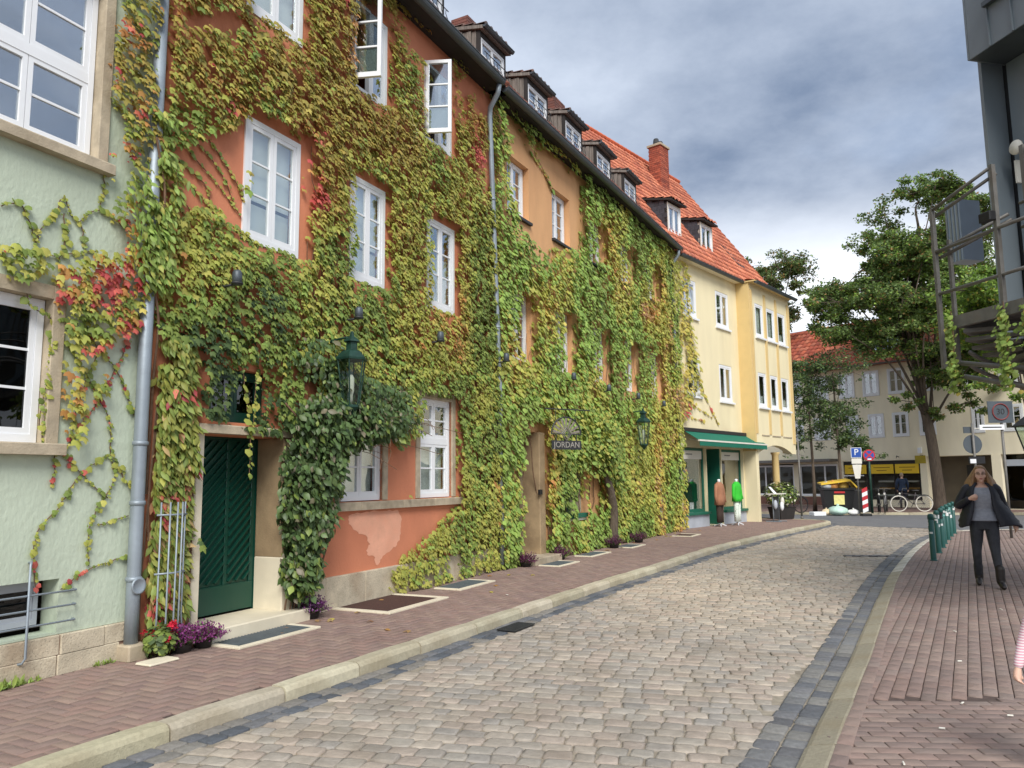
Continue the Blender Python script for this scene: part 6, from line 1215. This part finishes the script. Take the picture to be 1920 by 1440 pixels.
# ------------------------------------------------------------------ waste container, bags, signs, barrier
DU = thing('waste_container', 'black wheeled waste container overflowing under an open yellow lid', 'waste bin', (14.55,34.95,0), R_(-12))
MB().loft([[(-.55,-.42,.18),(.55,-.42,.18),(.55,.42,.18),(-.55,.42,.18)],[(-.64,-.5,.98),(.64,-.5,.98),(.64,.5,.98),(-.64,.5,.98)],[(-.68,-.54,1.0),(.68,-.54,1.0),(.68,.54,1.0),(-.68,.54,1.0)],[(-.68,-.54,1.08),(.68,-.54,1.08),(.68,.54,1.08),(-.68,.54,1.08)]]).build('tub', M_['black'], DU)
ylid = mat('lid_yellow', srgb(232,192,60), .5, .05, 4)
MB().add([(-.72,.5,1.34),(.5,.5,1.5),(.5,-.5,1.46),(-.72,-.5,1.30),(-.72,.5,1.28),(.5,.5,1.42),(.5,-.5,1.38),(-.72,-.5,1.22)], [(0,1,2,3),(7,6,5,4),(0,4,5,1),(1,5,6,2),(2,6,7,3),(3,7,4,0)]).build('lid', ylid, DU); MB().add([(.5,.5,1.5),(.8,.5,1.12),(.8,-.5,1.12),(.5,-.5,1.46),(.5,.5,1.44),(.74,.5,1.1),(.74,-.5,1.1),(.5,-.5,1.40)], [(0,1,2,3),(7,6,5,4),(0,4,5,1),(1,5,6,2),(2,6,7,3),(3,7,4,0)]).build('lid_flap', ylid, DU)
for x in (-.45,.45):
    for y in (-.35,.35): w = MB(); w.lathe([(.09,-.03),(.10,-.02),(.10,.02),(.09,.03)], (0,0,0), 14); w.xf(Matrix.Translation((x,y,.10)) @ Matrix.Rotation(R_(90),4,'X')).build('wheel', M_['iron'], DU, smooth=True); MB().box(x-.02,x+.02,y-.02,y+.02,.1,.2).build('caster', M_['steel'], DU)
MB().box(-.2,.25,-.515,-.505,.86,.94).build('red_label', mat('label_red', srgb(190,40,40), .6), DU); MB().box(-.22,.22,-.50,-.49,.36,.78).build('notice', mat('label_pale', srgb(226,216,140), .6, .1, 8), DU)
def bag(loc, r, col, lab, sq=.7):
    mb = MB(); mb.ball((0,0,r*sq*.95), r, r*.9, r*sq, 12, 8); rr = random.Random(hash(lab) & 255); mb.v = [(x*(1+rr.uniform(-.15,.15)), y*(1+rr.uniform(-.15,.15)), max(.004, z*(1+rr.uniform(-.12,.12)))) for x, y, z in mb.v]
    mb.tube([(0,0,r*sq*1.8),(0,0,r*sq*2.1),(.02,0,r*sq*2.3)], [r*.18,r*.1,r*.16], 7); tag(mb.build('rubbish_bag', mat('bag_'+lab[:6], col, .5, .1, 6), loc=loc, smooth=True), lab, 'rubbish bag')
bag((14.2,34.1,-.09), .42, srgb(190,220,206), 'pale green rubbish bag on the road before the waste container', .5)
bag((13.75,34.25,-.09), .2, srgb(226,206,170), 'small beige bag beside the pale green rubbish bag'); bag((14.85,34.05,-.09), .26, srgb(235,235,232), 'white rubbish bag at the foot of the waste container', .5)
bag((14.35,34.85,1.0), .27, srgb(214,150,84), 'orange bag on top of the heap in the waste container'); bag((14.05,34.8,1.0), .24, srgb(176,180,180), 'grey bag under the yellow lid'); bag((14.8,34.85,1.0), .26, srgb(228,190,96), 'yellow bag under the yellow lid')
tag(MB().bbox(-.3,.3,-.2,.2,0,.16,.02).build('carton', M_['white'], loc=(13.35,34.2,-.09), rz=.2), 'flat white carton left on the road by the rubbish bags', 'carton')
tag(MB().bbox(-.5,.5,-.38,.38,.0,1.0,.05).build('waste_container', M_['black'], loc=(15.5,35.1,0), rz=R_(-12)), 'second black waste container behind the parking sign', 'waste bin')
def pole(loc, h, lab, name='sign_post', r=.03, rz=0, m='steel'):
    t = thing(name, lab, 'sign', loc, rz); MB().tube([(0,0,0),(0,0,h)], r, 10).build('post', M_[m], t, smooth=True); return t
blue = mat('sign_blue', srgb(28,76,160), .5, 0); redm = mat('sign_red', srgb(188,36,48), .5, 0); wht = M_['white']
def disc(r, y, m, parent, name, c, n=28): 
    d = MB(); d.lathe([(r,-.004),(r,.004)], (0,0,0), n); return d.xf(Matrix.Translation((c[0],y,c[1])) @ Matrix.Rotation(R_(90),4,'X')).build(name, m, parent)
PS = pole((15.0,33.75,0), 2.85, 'blue parking sign on a pole behind the overflowing bin', rz=R_(-10))
MB().box(-.22,.22,-.045,-.035,2.40,2.84).build('sign_border', wht, PS); MB().box(-.20,.20,-.05,-.046,2.42,2.82).build('sign_face', blue, PS); text_mesh('P', .38, .002, 'letter', wht, PS, Matrix.Translation((0,-.054,2.63)) @ Matrix.Rotation(R_(90),4,'X'))
MB().box(-.21,.21,-.045,-.035,2.14,2.37).build('plate', M_['offwhite'], PS); MB().add([(-.19,-.04,2.1),(.19,-.04,2.1),(.10,-.04,1.5),(-.10,-.04,1.5),(-.19,-.03,2.1),(.19,-.03,2.1),(.10,-.03,1.5),(-.10,-.03,1.5)], [(0,1,2,3),(7,6,5,4),(0,4,5,1),(1,5,6,2),(2,6,7,3),(3,7,4,0)]).build('plate', M_['offwhite'], PS)
NS = pole((15.55,33.75,0), 2.75, 'round red and blue no stopping sign beside the parking sign', rz=R_(-10), m='lantern_green', r=.05)
disc(.25, -.06, redm, NS, 'sign_ring', (0,2.5)); disc(.195, -.066, blue, NS, 'sign_face', (0,2.5)); MB().bar((-.145,-.072,2.645),(.145,-.072,2.355),.06,.006,(0,1,0)).build('cross_band', redm, NS); MB().bar((-.145,-.0735,2.355),(.145,-.0735,2.645),.06,.006,(0,1,0)).build('cross_band', redm, NS); MB().box(-.08,.08,-.08,-.074,2.3,2.36).build('arrow_plate', wht, NS)
BA = thing('barrier_board', 'red and white striped barrier board standing beside the bin', 'barrier', (15.15,33.5,-.1), R_(-10))
MB().bbox(-.2,.2,-.2,.2,0,.1,.02).build('foot', M_['black'], BA)
for k in range(6):
    z = .12+k*.17; MB().add([(-.11,-.012,z),(.11,-.012,z+.1),(.11,-.012,z+.27),(-.11,-.012,z+.17),(-.11,.012,z),(.11,.012,z+.1),(.11,.012,z+.27),(-.11,.012,z+.17)], [(0,1,2,3),(7,6,5,4),(0,4,5,1),(1,5,6,2),(2,6,7,3),(3,7,4,0)]).build('stripe', redm if k % 2 else wht, BA)
# slim grey post by the planter, with its base on the corner pavement
tag(MB().tube([(0,0,0),(0,0,3.0)], .035, 10).tube([(0,0,0),(0,0,.12)], .05, 10).build('lamp_post', M_['steel'], loc=(10.95,29.6,0), smooth=True), 'slim plain grey post beside the corner planter', 'post')
# ------------------------------------------------------------------ bicycles
def bicycle(loc, rz, lab, framec, tyre_white=False):
    t = thing('bicycle', lab, 'bicycle', loc, rz, 'parked bicycles'); fm = mat('bike_paint', framec, .4, .05, 6); tm = M_['offwhite'] if tyre_white else M_['black']
    for x in (-.52,.52):
        w = MB(); R0 = .34
        for k in range(28):
            a, b = 2*math.pi*k/28, 2*math.pi*(k+1)/28
            ra = [[(x+(R0+.024*math.cos(q))*math.cos(c), .024*math.sin(q), .36+(R0+.024*math.cos(q))*math.sin(c)) for q in (0,1.57,3.14,4.71)] for c in (a,b)]; w.loft(ra, caps=False)
        wo = w.build('wheel', tm, t, smooth=True); sp = MB()
        for k in range(14): a = 2*math.pi*k/14; sp.tube([(x,0,.36),(x+R0*math.cos(a),0,.36+R0*math.sin(a))], .0035, 4)
        sp.build('spoke', M_['steel'], wo); MB().tube([(x,-.05,.36),(x,.05,.36)], .03, 8).build('hub', M_['steel'], wo)
        mg = MB(); mg.tube([(x+.39*math.cos(R_(a)),0,.36+.39*math.sin(R_(a))) for a in range(20,165,12)], .016, 5); mg.build('mudguard', M_['iron'], t)
    f = MB()
    for p, q in (((-.52,0,.36),(-.08,0,.34)),((-.08,0,.34),(-.2,0,.86)),((-.52,0,.36),(-.18,0,.80)),((-.08,0,.34),(.36,0,.74)),((-.17,0,.74),(.36,0,.82)),((.36,0,.90),(.38,0,.70)),((.38,0,.70),(.52,0,.36))): f.tube([p,q], .017, 7)
    f.build('frame', fm, t, smooth=True); MB().tube([(.36,0,.88),(.33,0,1.02),(.30,-.05,1.04),(.22,-.27,1.02)], .012, 6).tube([(.33,0,1.02),(.30,.05,1.04),(.22,.27,1.02)], .012, 6).build('handlebar', M_['steel'], t, smooth=True)
    MB().loft([[(-.32,-.08,.92),(-.32,.08,.92),(-.32,.07,.96),(-.32,-.07,.96)],[(-.18,-.06,.93),(-.18,.06,.93),(-.18,.05,.97),(-.18,-.05,.97)],[(-.04,-.02,.93),(-.04,.02,.93),(-.04,.02,.96),(-.04,-.02,.96)]]).build('saddle', M_['black'], t)
    MB().box(-.72,-.36,-.07,.07,.72,.735).build('carrier', M_['iron'], t); MB().tube([(-.08,-.09,.34),(-.02,-.12,.2)], .012, 5).tube([(-.08,.09,.34),(-.14,.12,.48)], .012, 5).build('crank', M_['iron'], t); MB().ball((.46,0,.80), .04,.04,.05).build('front_lamp', M_['offwhite'], t, smooth=True)
    return t
bicycle((17.75,34.7,0), R_(168), 'bicycle with white tyres parked before the bakery', srgb(70,64,66), True)
bicycle((16.2,34.5,0), R_(248), 'dark bicycle seen end on beside the no stopping sign', srgb(40,40,44)); bicycle((16.55,34.6,0), R_(240), 'dark bicycle with silver frame, right of the pair by the sign', srgb(150,150,152))
bicycle((12.3,34.6,0), R_(10), 'dark bicycle half hidden behind the corner planter', srgb(36,38,40))
# ------------------------------------------------------------------ bollards
BOL = None
bl = [(8.1,15.15,'nearest green bollard covered in white stickers'),(9.0,16.6,'second green bollard from the walking woman side'),(9.75,17.8,'third green bollard in the row along the right kerb'),(10.35,18.8,'fourth green bollard in the row along the right kerb'),(11.05,19.9,'fifth green bollard in the row along the right kerb'),(11.75,21.0,'sixth green bollard, next to the last in the row'),(12.4,22.0,'farthest green bollard at the bend of the kerb')]
stick = [mat('sticker_white', srgb(226,228,226), .5, .1, 30), mat('sticker_teal', srgb(130,190,186), .5, .2, 30), mat('sticker_black', srgb(34,34,36), .5, .1, 30)]
for x, y, lab in bl:
    t = thing('bollard', lab, 'bollard', (x,y,ZP), random.uniform(0,6), 'green bollards along the right kerb')
    MB().lathe([(.052,0),(.052,.76),(.046,.765),(.046,.785),(.055,.79),(.057,.845),(.05,.875),(.03,.89),(0,.893)], (0,0,0), 16, False).build('post', M_['bollard'], t, smooth=True)
    MB().lathe([(.07,0),(.07,.012),(.054,.02)], (0,0,0), 16).build('collar', M_['bollard'], t, smooth=True)
    for k in range(9):
        z = random.uniform(.48,.8); a = random.uniform(0,6.28); h = random.uniform(.03,.09); wd = random.uniform(.4,1.2); s = MB(); n = 5; r = .0545 + (.003 if z > .75 else 0)
        s.add([(r*math.cos(a+wd*i/n), r*math.sin(a+wd*i/n), z) for i in range(n+1)] + [(r*math.cos(a+wd*i/n), r*math.sin(a+wd*i/n), min(z+h,.87)) for i in range(n+1)], [(i,i+1,n+2+i,n+1+i) for i in range(n)]); s.build('sticker', stick[random.choice((0,0,0,1,2))], t, recalc=False)
# ------------------------------------------------------------------ signs at the right-hand corner
S1 = pole((13.15,22.0,ZP), 3.1, 'grey pole with the back of a round traffic sign near the bollards', r=.035)
disc(.27, .05, M_['zinc_dark'], S1, 'disc_back', (0,2.5)); MB().box(-.24,-.02,.03,.05,2.82,3.0).build('plate_back', M_['zinc_dark'], S1); MB().box(-.2,.26,-.05,-.03,1.95,2.15).build('sign_plate', M_['black'], S1); MB().bbox(-.17,0,-.062,-.051,1.96,2.08,.002).build('pictogram', wht, S1); MB().tube([(.05,0,2.95),(.6,0,2.95)], .012, 6).build('side_arm', M_['offwhite'], S1)
S2 = pole((12.85,20.2,ZP), 3.05, 'pole with grey square zone sign and white street name plate', r=.035)
MB().box(-.36,.30,-.05,-.035,2.98,3.55).build('zone_plate', M_['zinc_dark'], S2)
rgm = MB(); rgm.tube([(-.03+.21*math.cos(a*.2618),-.056,3.27+.21*math.sin(a*.2618)) for a in range(25)], .018, 6); rgm.build('red_ring', mat('dull_red', srgb(120,50,50), .6), S2); text_mesh('30', .22, .002, 'number', M_['iron'], S2, Matrix.Translation((-.03,-.056,3.27)) @ Matrix.Rotation(R_(90),4,'X'))
MB().bbox(-.62,.04,-.06,-.03,2.80,2.93,.01).build('name_plate', wht, S2); MB().box(-.54,-.04,-.064,-.0605,2.85,2.88).build('lettering', M_['iron'], S2)
LN = thing('street_lantern', 'tapered glass street lantern hanging at the right edge', 'lantern', FR.w(.1,1.95,2.2), FR.rz) if False else thing('street_lantern', 'tapered glass street lantern at the right edge beyond the stair', 'lantern', (8.12,12.0,0), 0)
def sq(r, z): return [(-r,-r,z),(r,-r,z),(r,r,z),(-r,r,z)]
MB().tube([(.25,0,ZP),(.25,0,1.9),(.22,0,2.0)], .04, 10).build('post', M_['iron'], LN, smooth=True); MB().tube([(.25,0,1.95),(.0,0,1.93)], .025, 8).build('arm', M_['iron'], LN, smooth=True)
MB().loft([sq(.10,1.98),sq(.17,2.34)], caps=False).build('pane', M_['lantern_glass'], LN)
for a, b in zip(sq(.10,1.98), sq(.17,2.34)): MB().tube([a,b], .012, 6).build('strut', M_['iron'], LN)
MB().loft([sq(.20,2.34),sq(.20,2.36),sq(.08,2.5),sq(.03,2.56)]).build('cap', M_['iron'], LN); MB().loft([sq(.06,1.93),sq(.11,1.97),sq(.11,1.985)]).build('base', M_['iron'], LN)
# ------------------------------------------------------------------ people
SKIN = mat('skin', srgb(218,176,154), .6, .05, 8)
def ering(c, rx, ry, n=16, tilt=0):
    return [Vector((c[0]+rx*math.cos(2*math.pi*k/n), c[1]+ry*math.sin(2*math.pi*k/n), c[2]+tilt*math.sin(2*math.pi*k/n))) for k in range(n)]
def limb(mb, pts, rs, n=12):
    q = catmull(pts, 4); m = len(pts)-1; rr = []
    for i in range(len(q)):
        t = i/4; k = min(int(t), m-1); f = t-k; rr.append(rs[k]*(1-f)+rs[k+1]*f)
    mb.tube(q, rr, n); mb.ball(q[0], rr[0]*.98, n=10, m=6); mb.ball(q[-1], rr[-1]*.98, n=10, m=6)
def remesh(o, v, it=4):
    m = o.modifiers.new('remesh', 'REMESH'); m.mode = 'VOXEL'; m.voxel_size = v; m.use_smooth_shade = True
    s = o.modifiers.new('smooth', 'SMOOTH'); s.factor = .5; s.iterations = it
def hand(mb, wrist, d, palm_n, s=1, curl=.5):              # palm, four fingers of unequal length and a thumb from the side
    d = Vector(d).normalized(); nn = Vector(palm_n); nn = (nn - d*nn.dot(d)).normalized(); sd = d.cross(nn); w = Vector(wrist)
    limb(mb, [w, w+d*.045*s, w+d*.085*s], [.024*s,.032*s,.034*s], 10)
    for i, (off, L) in enumerate(((-.027,.062),(-.009,.075),(.009,.070),(.026,.054))):
        a = w+d*.085*s+sd*off*s; b = a+(d*math.cos(curl*.5)+nn*math.sin(curl*.5))*L*.5*s; c = b+(d*math.cos(curl*1.5)+nn*math.sin(curl*1.5))*L*.5*s; mb.tube([a-d*.02*s,a,b,c], [.010*s,.010*s,.009*s,.0075*s], 7); mb.ball(c, .0075*s, n=6, m=4)
    a = w+d*.03*s-sd*.026*s; mb.tube([a, a+(d*.7-sd*.6+nn*.3)*.035*s, a+(d*.95-sd*.3+nn*.5)*.065*s], [.013*s,.011*s,.009*s], 7)
def person(label, loc, rz, J, S=1.0, top=None, trousers=None, shoes=None, hair=None, hair_long=False, sleeves=True, backpack=None, jacket=None, vox=.009, face=True, top_hem=.92, look=0):
    t = thing('person', label, 'person', loc, rz); t.scale = (S,S,S); b = MB(); V_ = Vector
    hp = J['hips']; ch = J.get('chest', (0,-.01,1.28)); nk = V_((ch[0],ch[1]+.01,1.44)); hd = V_(J.get('head', (0,-.03,1.585)))
    b.loft([ering((hp[0],hp[1],hp[2]-.10),.14,.10),ering((hp[0],hp[1],hp[2]),.165,.115),ering((0,0,1.08),.125,.09),ering((ch[0],ch[1],1.22),.15,.105),ering((ch[0],ch[1],1.32),.165,.11),ering((ch[0],ch[1],1.40),.14,.085),ering((ch[0],ch[1],1.44),.06,.055)])
    limb(b, [nk-V_((0,0,.03)), nk+V_((0,-.005,.05)), hd-V_((0,0,.05))], [.052,.047,.05])
    b.ball(hd+V_((0,.012,.025)), .074,.092,.098, 16, 12); b.ball(hd+V_((0,-.022,-.045)), .055,.058,.068, 14, 10); b.ball(hd+V_((0,-.07,-.10)), .022,.02,.018)
    f = hd+V_((0,-.088,-.01)); b.tube([f+V_((0,.0,.03)), f+V_((0,-.012,.0)), f+V_((0,-.02,-.022))], [.008,.010,.013], 7); b.ball(hd+V_((.05,-.05,-.03)), .022,.02,.022); b.ball(hd+V_((-.05,-.05,-.03)), .022,.02,.022)
    for s in (-1,1): b.ball(hd+V_((s*.077,.012,-.005)), .012,.02,.03)
    for k, s in (('L',1),('R',-1)):
        sh, el, wr = J['sh'+k], J['el'+k], J['wr'+k]; limb(b, [V_((s*.10,ch[1],1.385)), sh, el, wr], [.055,.052,.040,.026]); hand(b, wr, J['hd'+k], J.get('pn'+k, (0,-1,0)), 1, J.get('curl'+k, .6))
        h, kn, an, to = J['hip'+k], J['kn'+k], J['an'+k], J['to'+k]; limb(b, [h, V_(h).lerp(V_(kn),.5), kn, V_(kn).lerp(V_(an),.4), an], [.085,.075,.050,.046,.028]); limb(b, [an, V_(an).lerp(V_(to),.5)-V_((0,0,.015)), to], [.028,.024,.018])
    body = b.build('body', SKIN, t); remesh(body, vox, 3)
    tr = MB()
    for k in 'LR':
        h, kn, an = V_(J['hip'+k]), V_(J['kn'+k]), V_(J['an'+k]); limb(tr, [h, h.lerp(kn,.5), kn, kn.lerp(an,.4), an+V_((0,0,.03))], [.096,.082,.060,.056,.042])
    tr.loft([ering((hp[0],hp[1],hp[2]-.12),.15,.112),ering((hp[0],hp[1],hp[2]),.176,.126),ering((hp[0],hp[1],hp[2]+.10),.150,.11)])
    remesh(tr.build('trousers', trousers, t), vox, 5)
    for k in 'LR':
        sb = MB(); an, to = V_(J['an'+k]), V_(J['to'+k]); limb(sb, [an+V_((0,.012,.17)), an+V_((0,.012,.0)), V_((an.x,an.y+.03,an.z-.035))], [.062,.056,.044]); limb(sb, [V_((an.x,an.y+.03,an.z-.035)), an.lerp(to,.55)+V_((0,0,-.012)), to], [.042,.043,.033])
        remesh(sb.build('boot', shoes, t), vox, 2)
    tp = MB(); tp.loft([ering((0,0,top_hem),.205,.15,20),ering((0,0,1.0),.175,.13,20),ering((0,0,1.09),.14,.105,20),ering((ch[0],ch[1],1.2),.165,.122,20),ering((ch[0],ch[1],1.30),.18,.126,20),ering((ch[0],ch[1]+.005,1.385),.165,.098,20),ering((ch[0],ch[1]+.01,1.43),.085,.07,20)])
    if sleeves:
        for k, s in (('L',1),('R',-1)): limb(tp, [V_((s*.11,ch[1],1.375)), J['sh'+k], J['el'+k], V_(J['wr'+k]).lerp(V_(J['el'+k]),.06)], [.064,.064,.052,.038])
    remesh(tp.build('top', top, t), vox, 4)
    hr = MB(); hr.ball(hd+V_((0,.022,.035)), .086,.10,.10, 16, 12)
    if hair_long:
        hr.ball(hd+V_((0,.05,-.05)), .09,.06,.10)
        for s, sp in ((-1,.10),(1,.13)):
            for j in range(5): limb(hr, [hd+V_((s*.062,.0+.02*j,.05)), hd+V_((s*(.092+.006*j),.0+.02*j,-.04)), hd+V_((s*(.115+.014*j),-.01+.03*j,-.14)), hd+V_((s*(.12+sp*.3*j*.5+.02),-.03+.05*j,-.25-.012*j))], [.026,.030,.034,.016])
    ho = hr.build('hair', hair, t)
    # cut the hair back from the face by pushing its front vertices behind the brow line
    me = ho.data
    for v in me.vertices:
        r = v.co - hd
        if r.y < -.045 and r.z < .062 and abs(r.x) < .066: v.co.y = hd.y-.03
    remesh(ho, vox*.9, 2)
    if face:
        dk = mat('eye_dark', srgb(46,34,30), .4, 0)
        for s in (-1,1): MB().ball(hd+V_((s*.031,-.086,.008)), .011,.006,.006).build('eye', dk, t); MB().tube([hd+V_((s*.016,-.094,.027)), hd+V_((s*.034,-.092,.032)), hd+V_((s*.05,-.082,.026))], .0035, 5).build('brow', dk, t)
        MB().ball(hd+V_((0,-.083,-.066)), .024,.010,.008).build('lips', mat('lips', srgb(168,84,84), .5, 0), t)
    if backpack:
        bp = MB(); bp.ball((0,.17,1.2), .15,.10,.22, 14, 10); remesh(bp.build('backpack', backpack, t), .012, 4)
        st = MB()
        for s in (-1,1): st.tube([(s*.09,.12,1.38),(s*.10,.02,1.445),(s*.11,-.10,1.36),(s*.12,-.10,1.15)], .016, 6)
        st.build('strap', backpack, t)
    return t
navy = mat('navy_coat', srgb(32,34,44), .55, .15, 8, .006, 26); char = mat('charcoal_denim', srgb(52,54,60), .8, .25, 12, .003, 60); blk = mat('black_leather', srgb(36,30,28), .5, .15, 10); grey = mat('grey_blouse', srgb(152,156,166), .7, .12, 22, .006, 34, stretch=(1,1,1.6)); hairb = mat('brown_hair', srgb(146,112,78), .55, .35, 30, .004, 60, stretch=(3,3,.4))
J = dict(hips=(0,0,.92), hipL=(.09,0,.88), knL=(.105,-.13,.49), anL=(.13,-.22,.10), toL=(.15,-.36,.035), hipR=(-.09,0,.88), knR=(-.115,.0,.49), anR=(-.105,.15,.11), toR=(-.12,.01,.035),
         shL=(.185,.01,1.365), elL=(.27,.09,1.12), wrL=(.37,.05,.90), hdL=(.25,-.15,-1), pnL=(-1,-.2,0), shR=(-.185,.01,1.365), elR=(-.31,.02,1.13), wrR=(-.17,-.17,1.235), hdR=(.75,-.35,.35), pnR=(.2,.9,.2), curlR=1.5)
WM = person('woman with long brown hair in open dark coat and grey blouse walking towards the camera', (7.0,11.62,ZP), R_(-27), J, 1.035, grey, char, blk, hairb, True, False)
# open padded coat: two front panels, back and sleeves
ct = MB(); n = 22
def coat_ring(z, rx, ry, a0, a1, flx=0, flr=0): return [Vector((rx*math.cos(a)+flr*max(0,math.cos(a))**2, ry*math.sin(a)+flx*max(0,math.cos(a)), z)) for a in [R_(a0+(a1-a0)*k/n) for k in range(n+1)]]
outer = [coat_ring(.84,.30,.21,-62,232,.08,.17),coat_ring(.92,.30,.20,-62,236,.07,.12),coat_ring(1.06,.255,.175,-64,240,.06,.08),coat_ring(1.2,.212,.152,-60,240,.02,.02),coat_ring(1.32,.20,.14,-58,238),coat_ring(1.40,.168,.11,-58,238),coat_ring(1.455,.10,.085,-60,240)]
qz = []
for i in range(len(outer)-1):
    for f in (0,.33,.66): qz.append([outer[i][k].lerp(outer[i+1][k], f) * 1 + Vector((0,0,0)) for k in range(n+1)])
qz.append(outer[-1])
for i, r in enumerate(qz):
    s = 1.0 + (.022 if i % 2 else -.01)
    for k in range(len(r)): r[k] = Vector((r[k].x*s + .012*math.sin(k*1.7)*(1.35-r[k].z), r[k].y*s + .03*math.sin(k*1.3+1)*max(0,1.2-r[k].z), r[k].z + (.02*math.sin(k*.9) if i < 3 else 0)))
ct.loft(qz, caps=False, close=False); co = ct.build('coat', navy, WM, smooth=True, recalc=False); sm = co.modifiers.new('solid', 'SOLIDIFY'); sm.thickness = .022; sm.offset = 0
sv = MB()
for k, s in (('L',1),('R',-1)): limb(sv, [Vector((s*.12,.005,1.375)), J['sh'+k], J['el'+k], Vector(J['wr'+k]).lerp(Vector(J['el'+k]), .10)], [.070,.070,.058,.046])
remesh(sv.build('coat_sleeve', navy, WM), .010, 3)
gl = MB(); h = Vector((0,-.03,1.585))
for s in (-1,1): gl.tube([h+Vector((s*.031+.021*math.cos(a*.523),-.099,.006+.015*math.sin(a*.523))) for a in range(13)], .002, 5); gl.tube([h+Vector((s*.052,-.097,.010)), h+Vector((s*.078,-.0,.008))], .002, 4)
gl.build('glasses', M_['iron'], WM)
J2 = dict(hips=(0,0,.92), hipL=(.09,0,.88), knL=(.10,-.20,.52), anL=(.10,-.30,.12), toL=(.10,-.44,.04), hipR=(-.09,0,.88), knR=(-.10,.02,.50), anR=(-.10,.30,.16), toR=(-.10,.20,.035), shL=(.19,.0,1.37), elL=(.25,-.06,1.12), wrL=(.22,-.26,.98), hdL=(-.1,-.8,.1), shR=(-.19,.0,1.37), elR=(-.26,.12,1.12), wrR=(-.27,.04,.88), hdR=(0,-.3,-1), pnR=(1,0,0))
person('walker in dark jacket with black backpack at the right edge', (15.75,23.5,ZP), R_(115), J2, 1.06, mat('dark_jacket', srgb(46,48,52), .8, .12, 8), mat('dark_trousers', srgb(40,40,42), .85, .1, 8), blk, mat('grey_hair', srgb(110,100,90), .7, .2, 30), False, True, M_['black'], vox=.012, top_hem=.86)
J3 = dict(hips=(0,0,.92), hipL=(.09,0,.88), knL=(.10,-.03,.49), anL=(.10,.02,.09), toL=(.12,-.14,.03), hipR=(-.09,0,.88), knR=(-.10,-.02,.49), anR=(-.10,.0,.09), toR=(-.13,-.16,.03), shL=(.19,.0,1.37), elL=(.25,.02,1.12), wrL=(.23,-.1,.90), hdL=(0,-.3,-1), pnL=(-1,0,0), shR=(-.19,.0,1.37), elR=(-.25,.02,1.12), wrR=(-.23,-.1,.90), hdR=(0,-.3,-1), pnR=(1,0,0))
person('standing person in dark blue jacket looking into the bakery window', (19.35,38.6,0), R_(150), J3, 1.02, mat('blue_jacket', srgb(38,54,78), .8, .1, 8), mat('navy_trousers', srgb(34,38,52), .85, .1, 8), blk, mat('fair_hair', srgb(170,150,130), .7, .2, 30), False, vox=.014, face=False, top_hem=.84)
stripe = mat('pink_stripe', srgb(226,190,196), .85, 0); nt = stripe.node_tree; wv = nt.nodes.new('ShaderNodeTexWave'); wv.bands_direction = 'Z'; wv.inputs['Scale'].default_value = 14; rp = nt.nodes.new('ShaderNodeValToRGB'); rp.color_ramp.elements[0].color = (*srgb(214,150,166),1); rp.color_ramp.elements[1].color = (*srgb(240,226,226),1); tcn = nt.nodes.new('ShaderNodeTexCoord'); nt.links.new(tcn.outputs['Object'], wv.inputs['Vector']); nt.links.new(wv.outputs[0], rp.inputs[0]); nt.links.new(rp.outputs[0], nt.nodes['Principled BSDF'].inputs['Base Color'])
J4 = dict(J3); J4.update(shR=(-.185,.0,1.36), elR=(-.29,.0,1.10), wrR=(-.36,-.06,.86), hdR=(-.15,-.25,-1), pnR=(1,-.3,0), curlR=.9)
person('child in pink striped shirt, only one arm in view at the right edge', (3.02,4.35,ZP), R_(-32), J4, .66, stripe, mat('child_jeans', srgb(70,86,120), .85, .1, 8), mat('child_shoe', srgb(220,220,224), .6), mat('child_hair', srgb(140,104,70), .6, .2, 30), True, vox=.010)

for o in bpy.data.objects:
    if o.name.split('.')[0] in ('stem', 'tendril', 'branch', 'strap') and 'kind' not in o: o['kind'] = 'stuff'
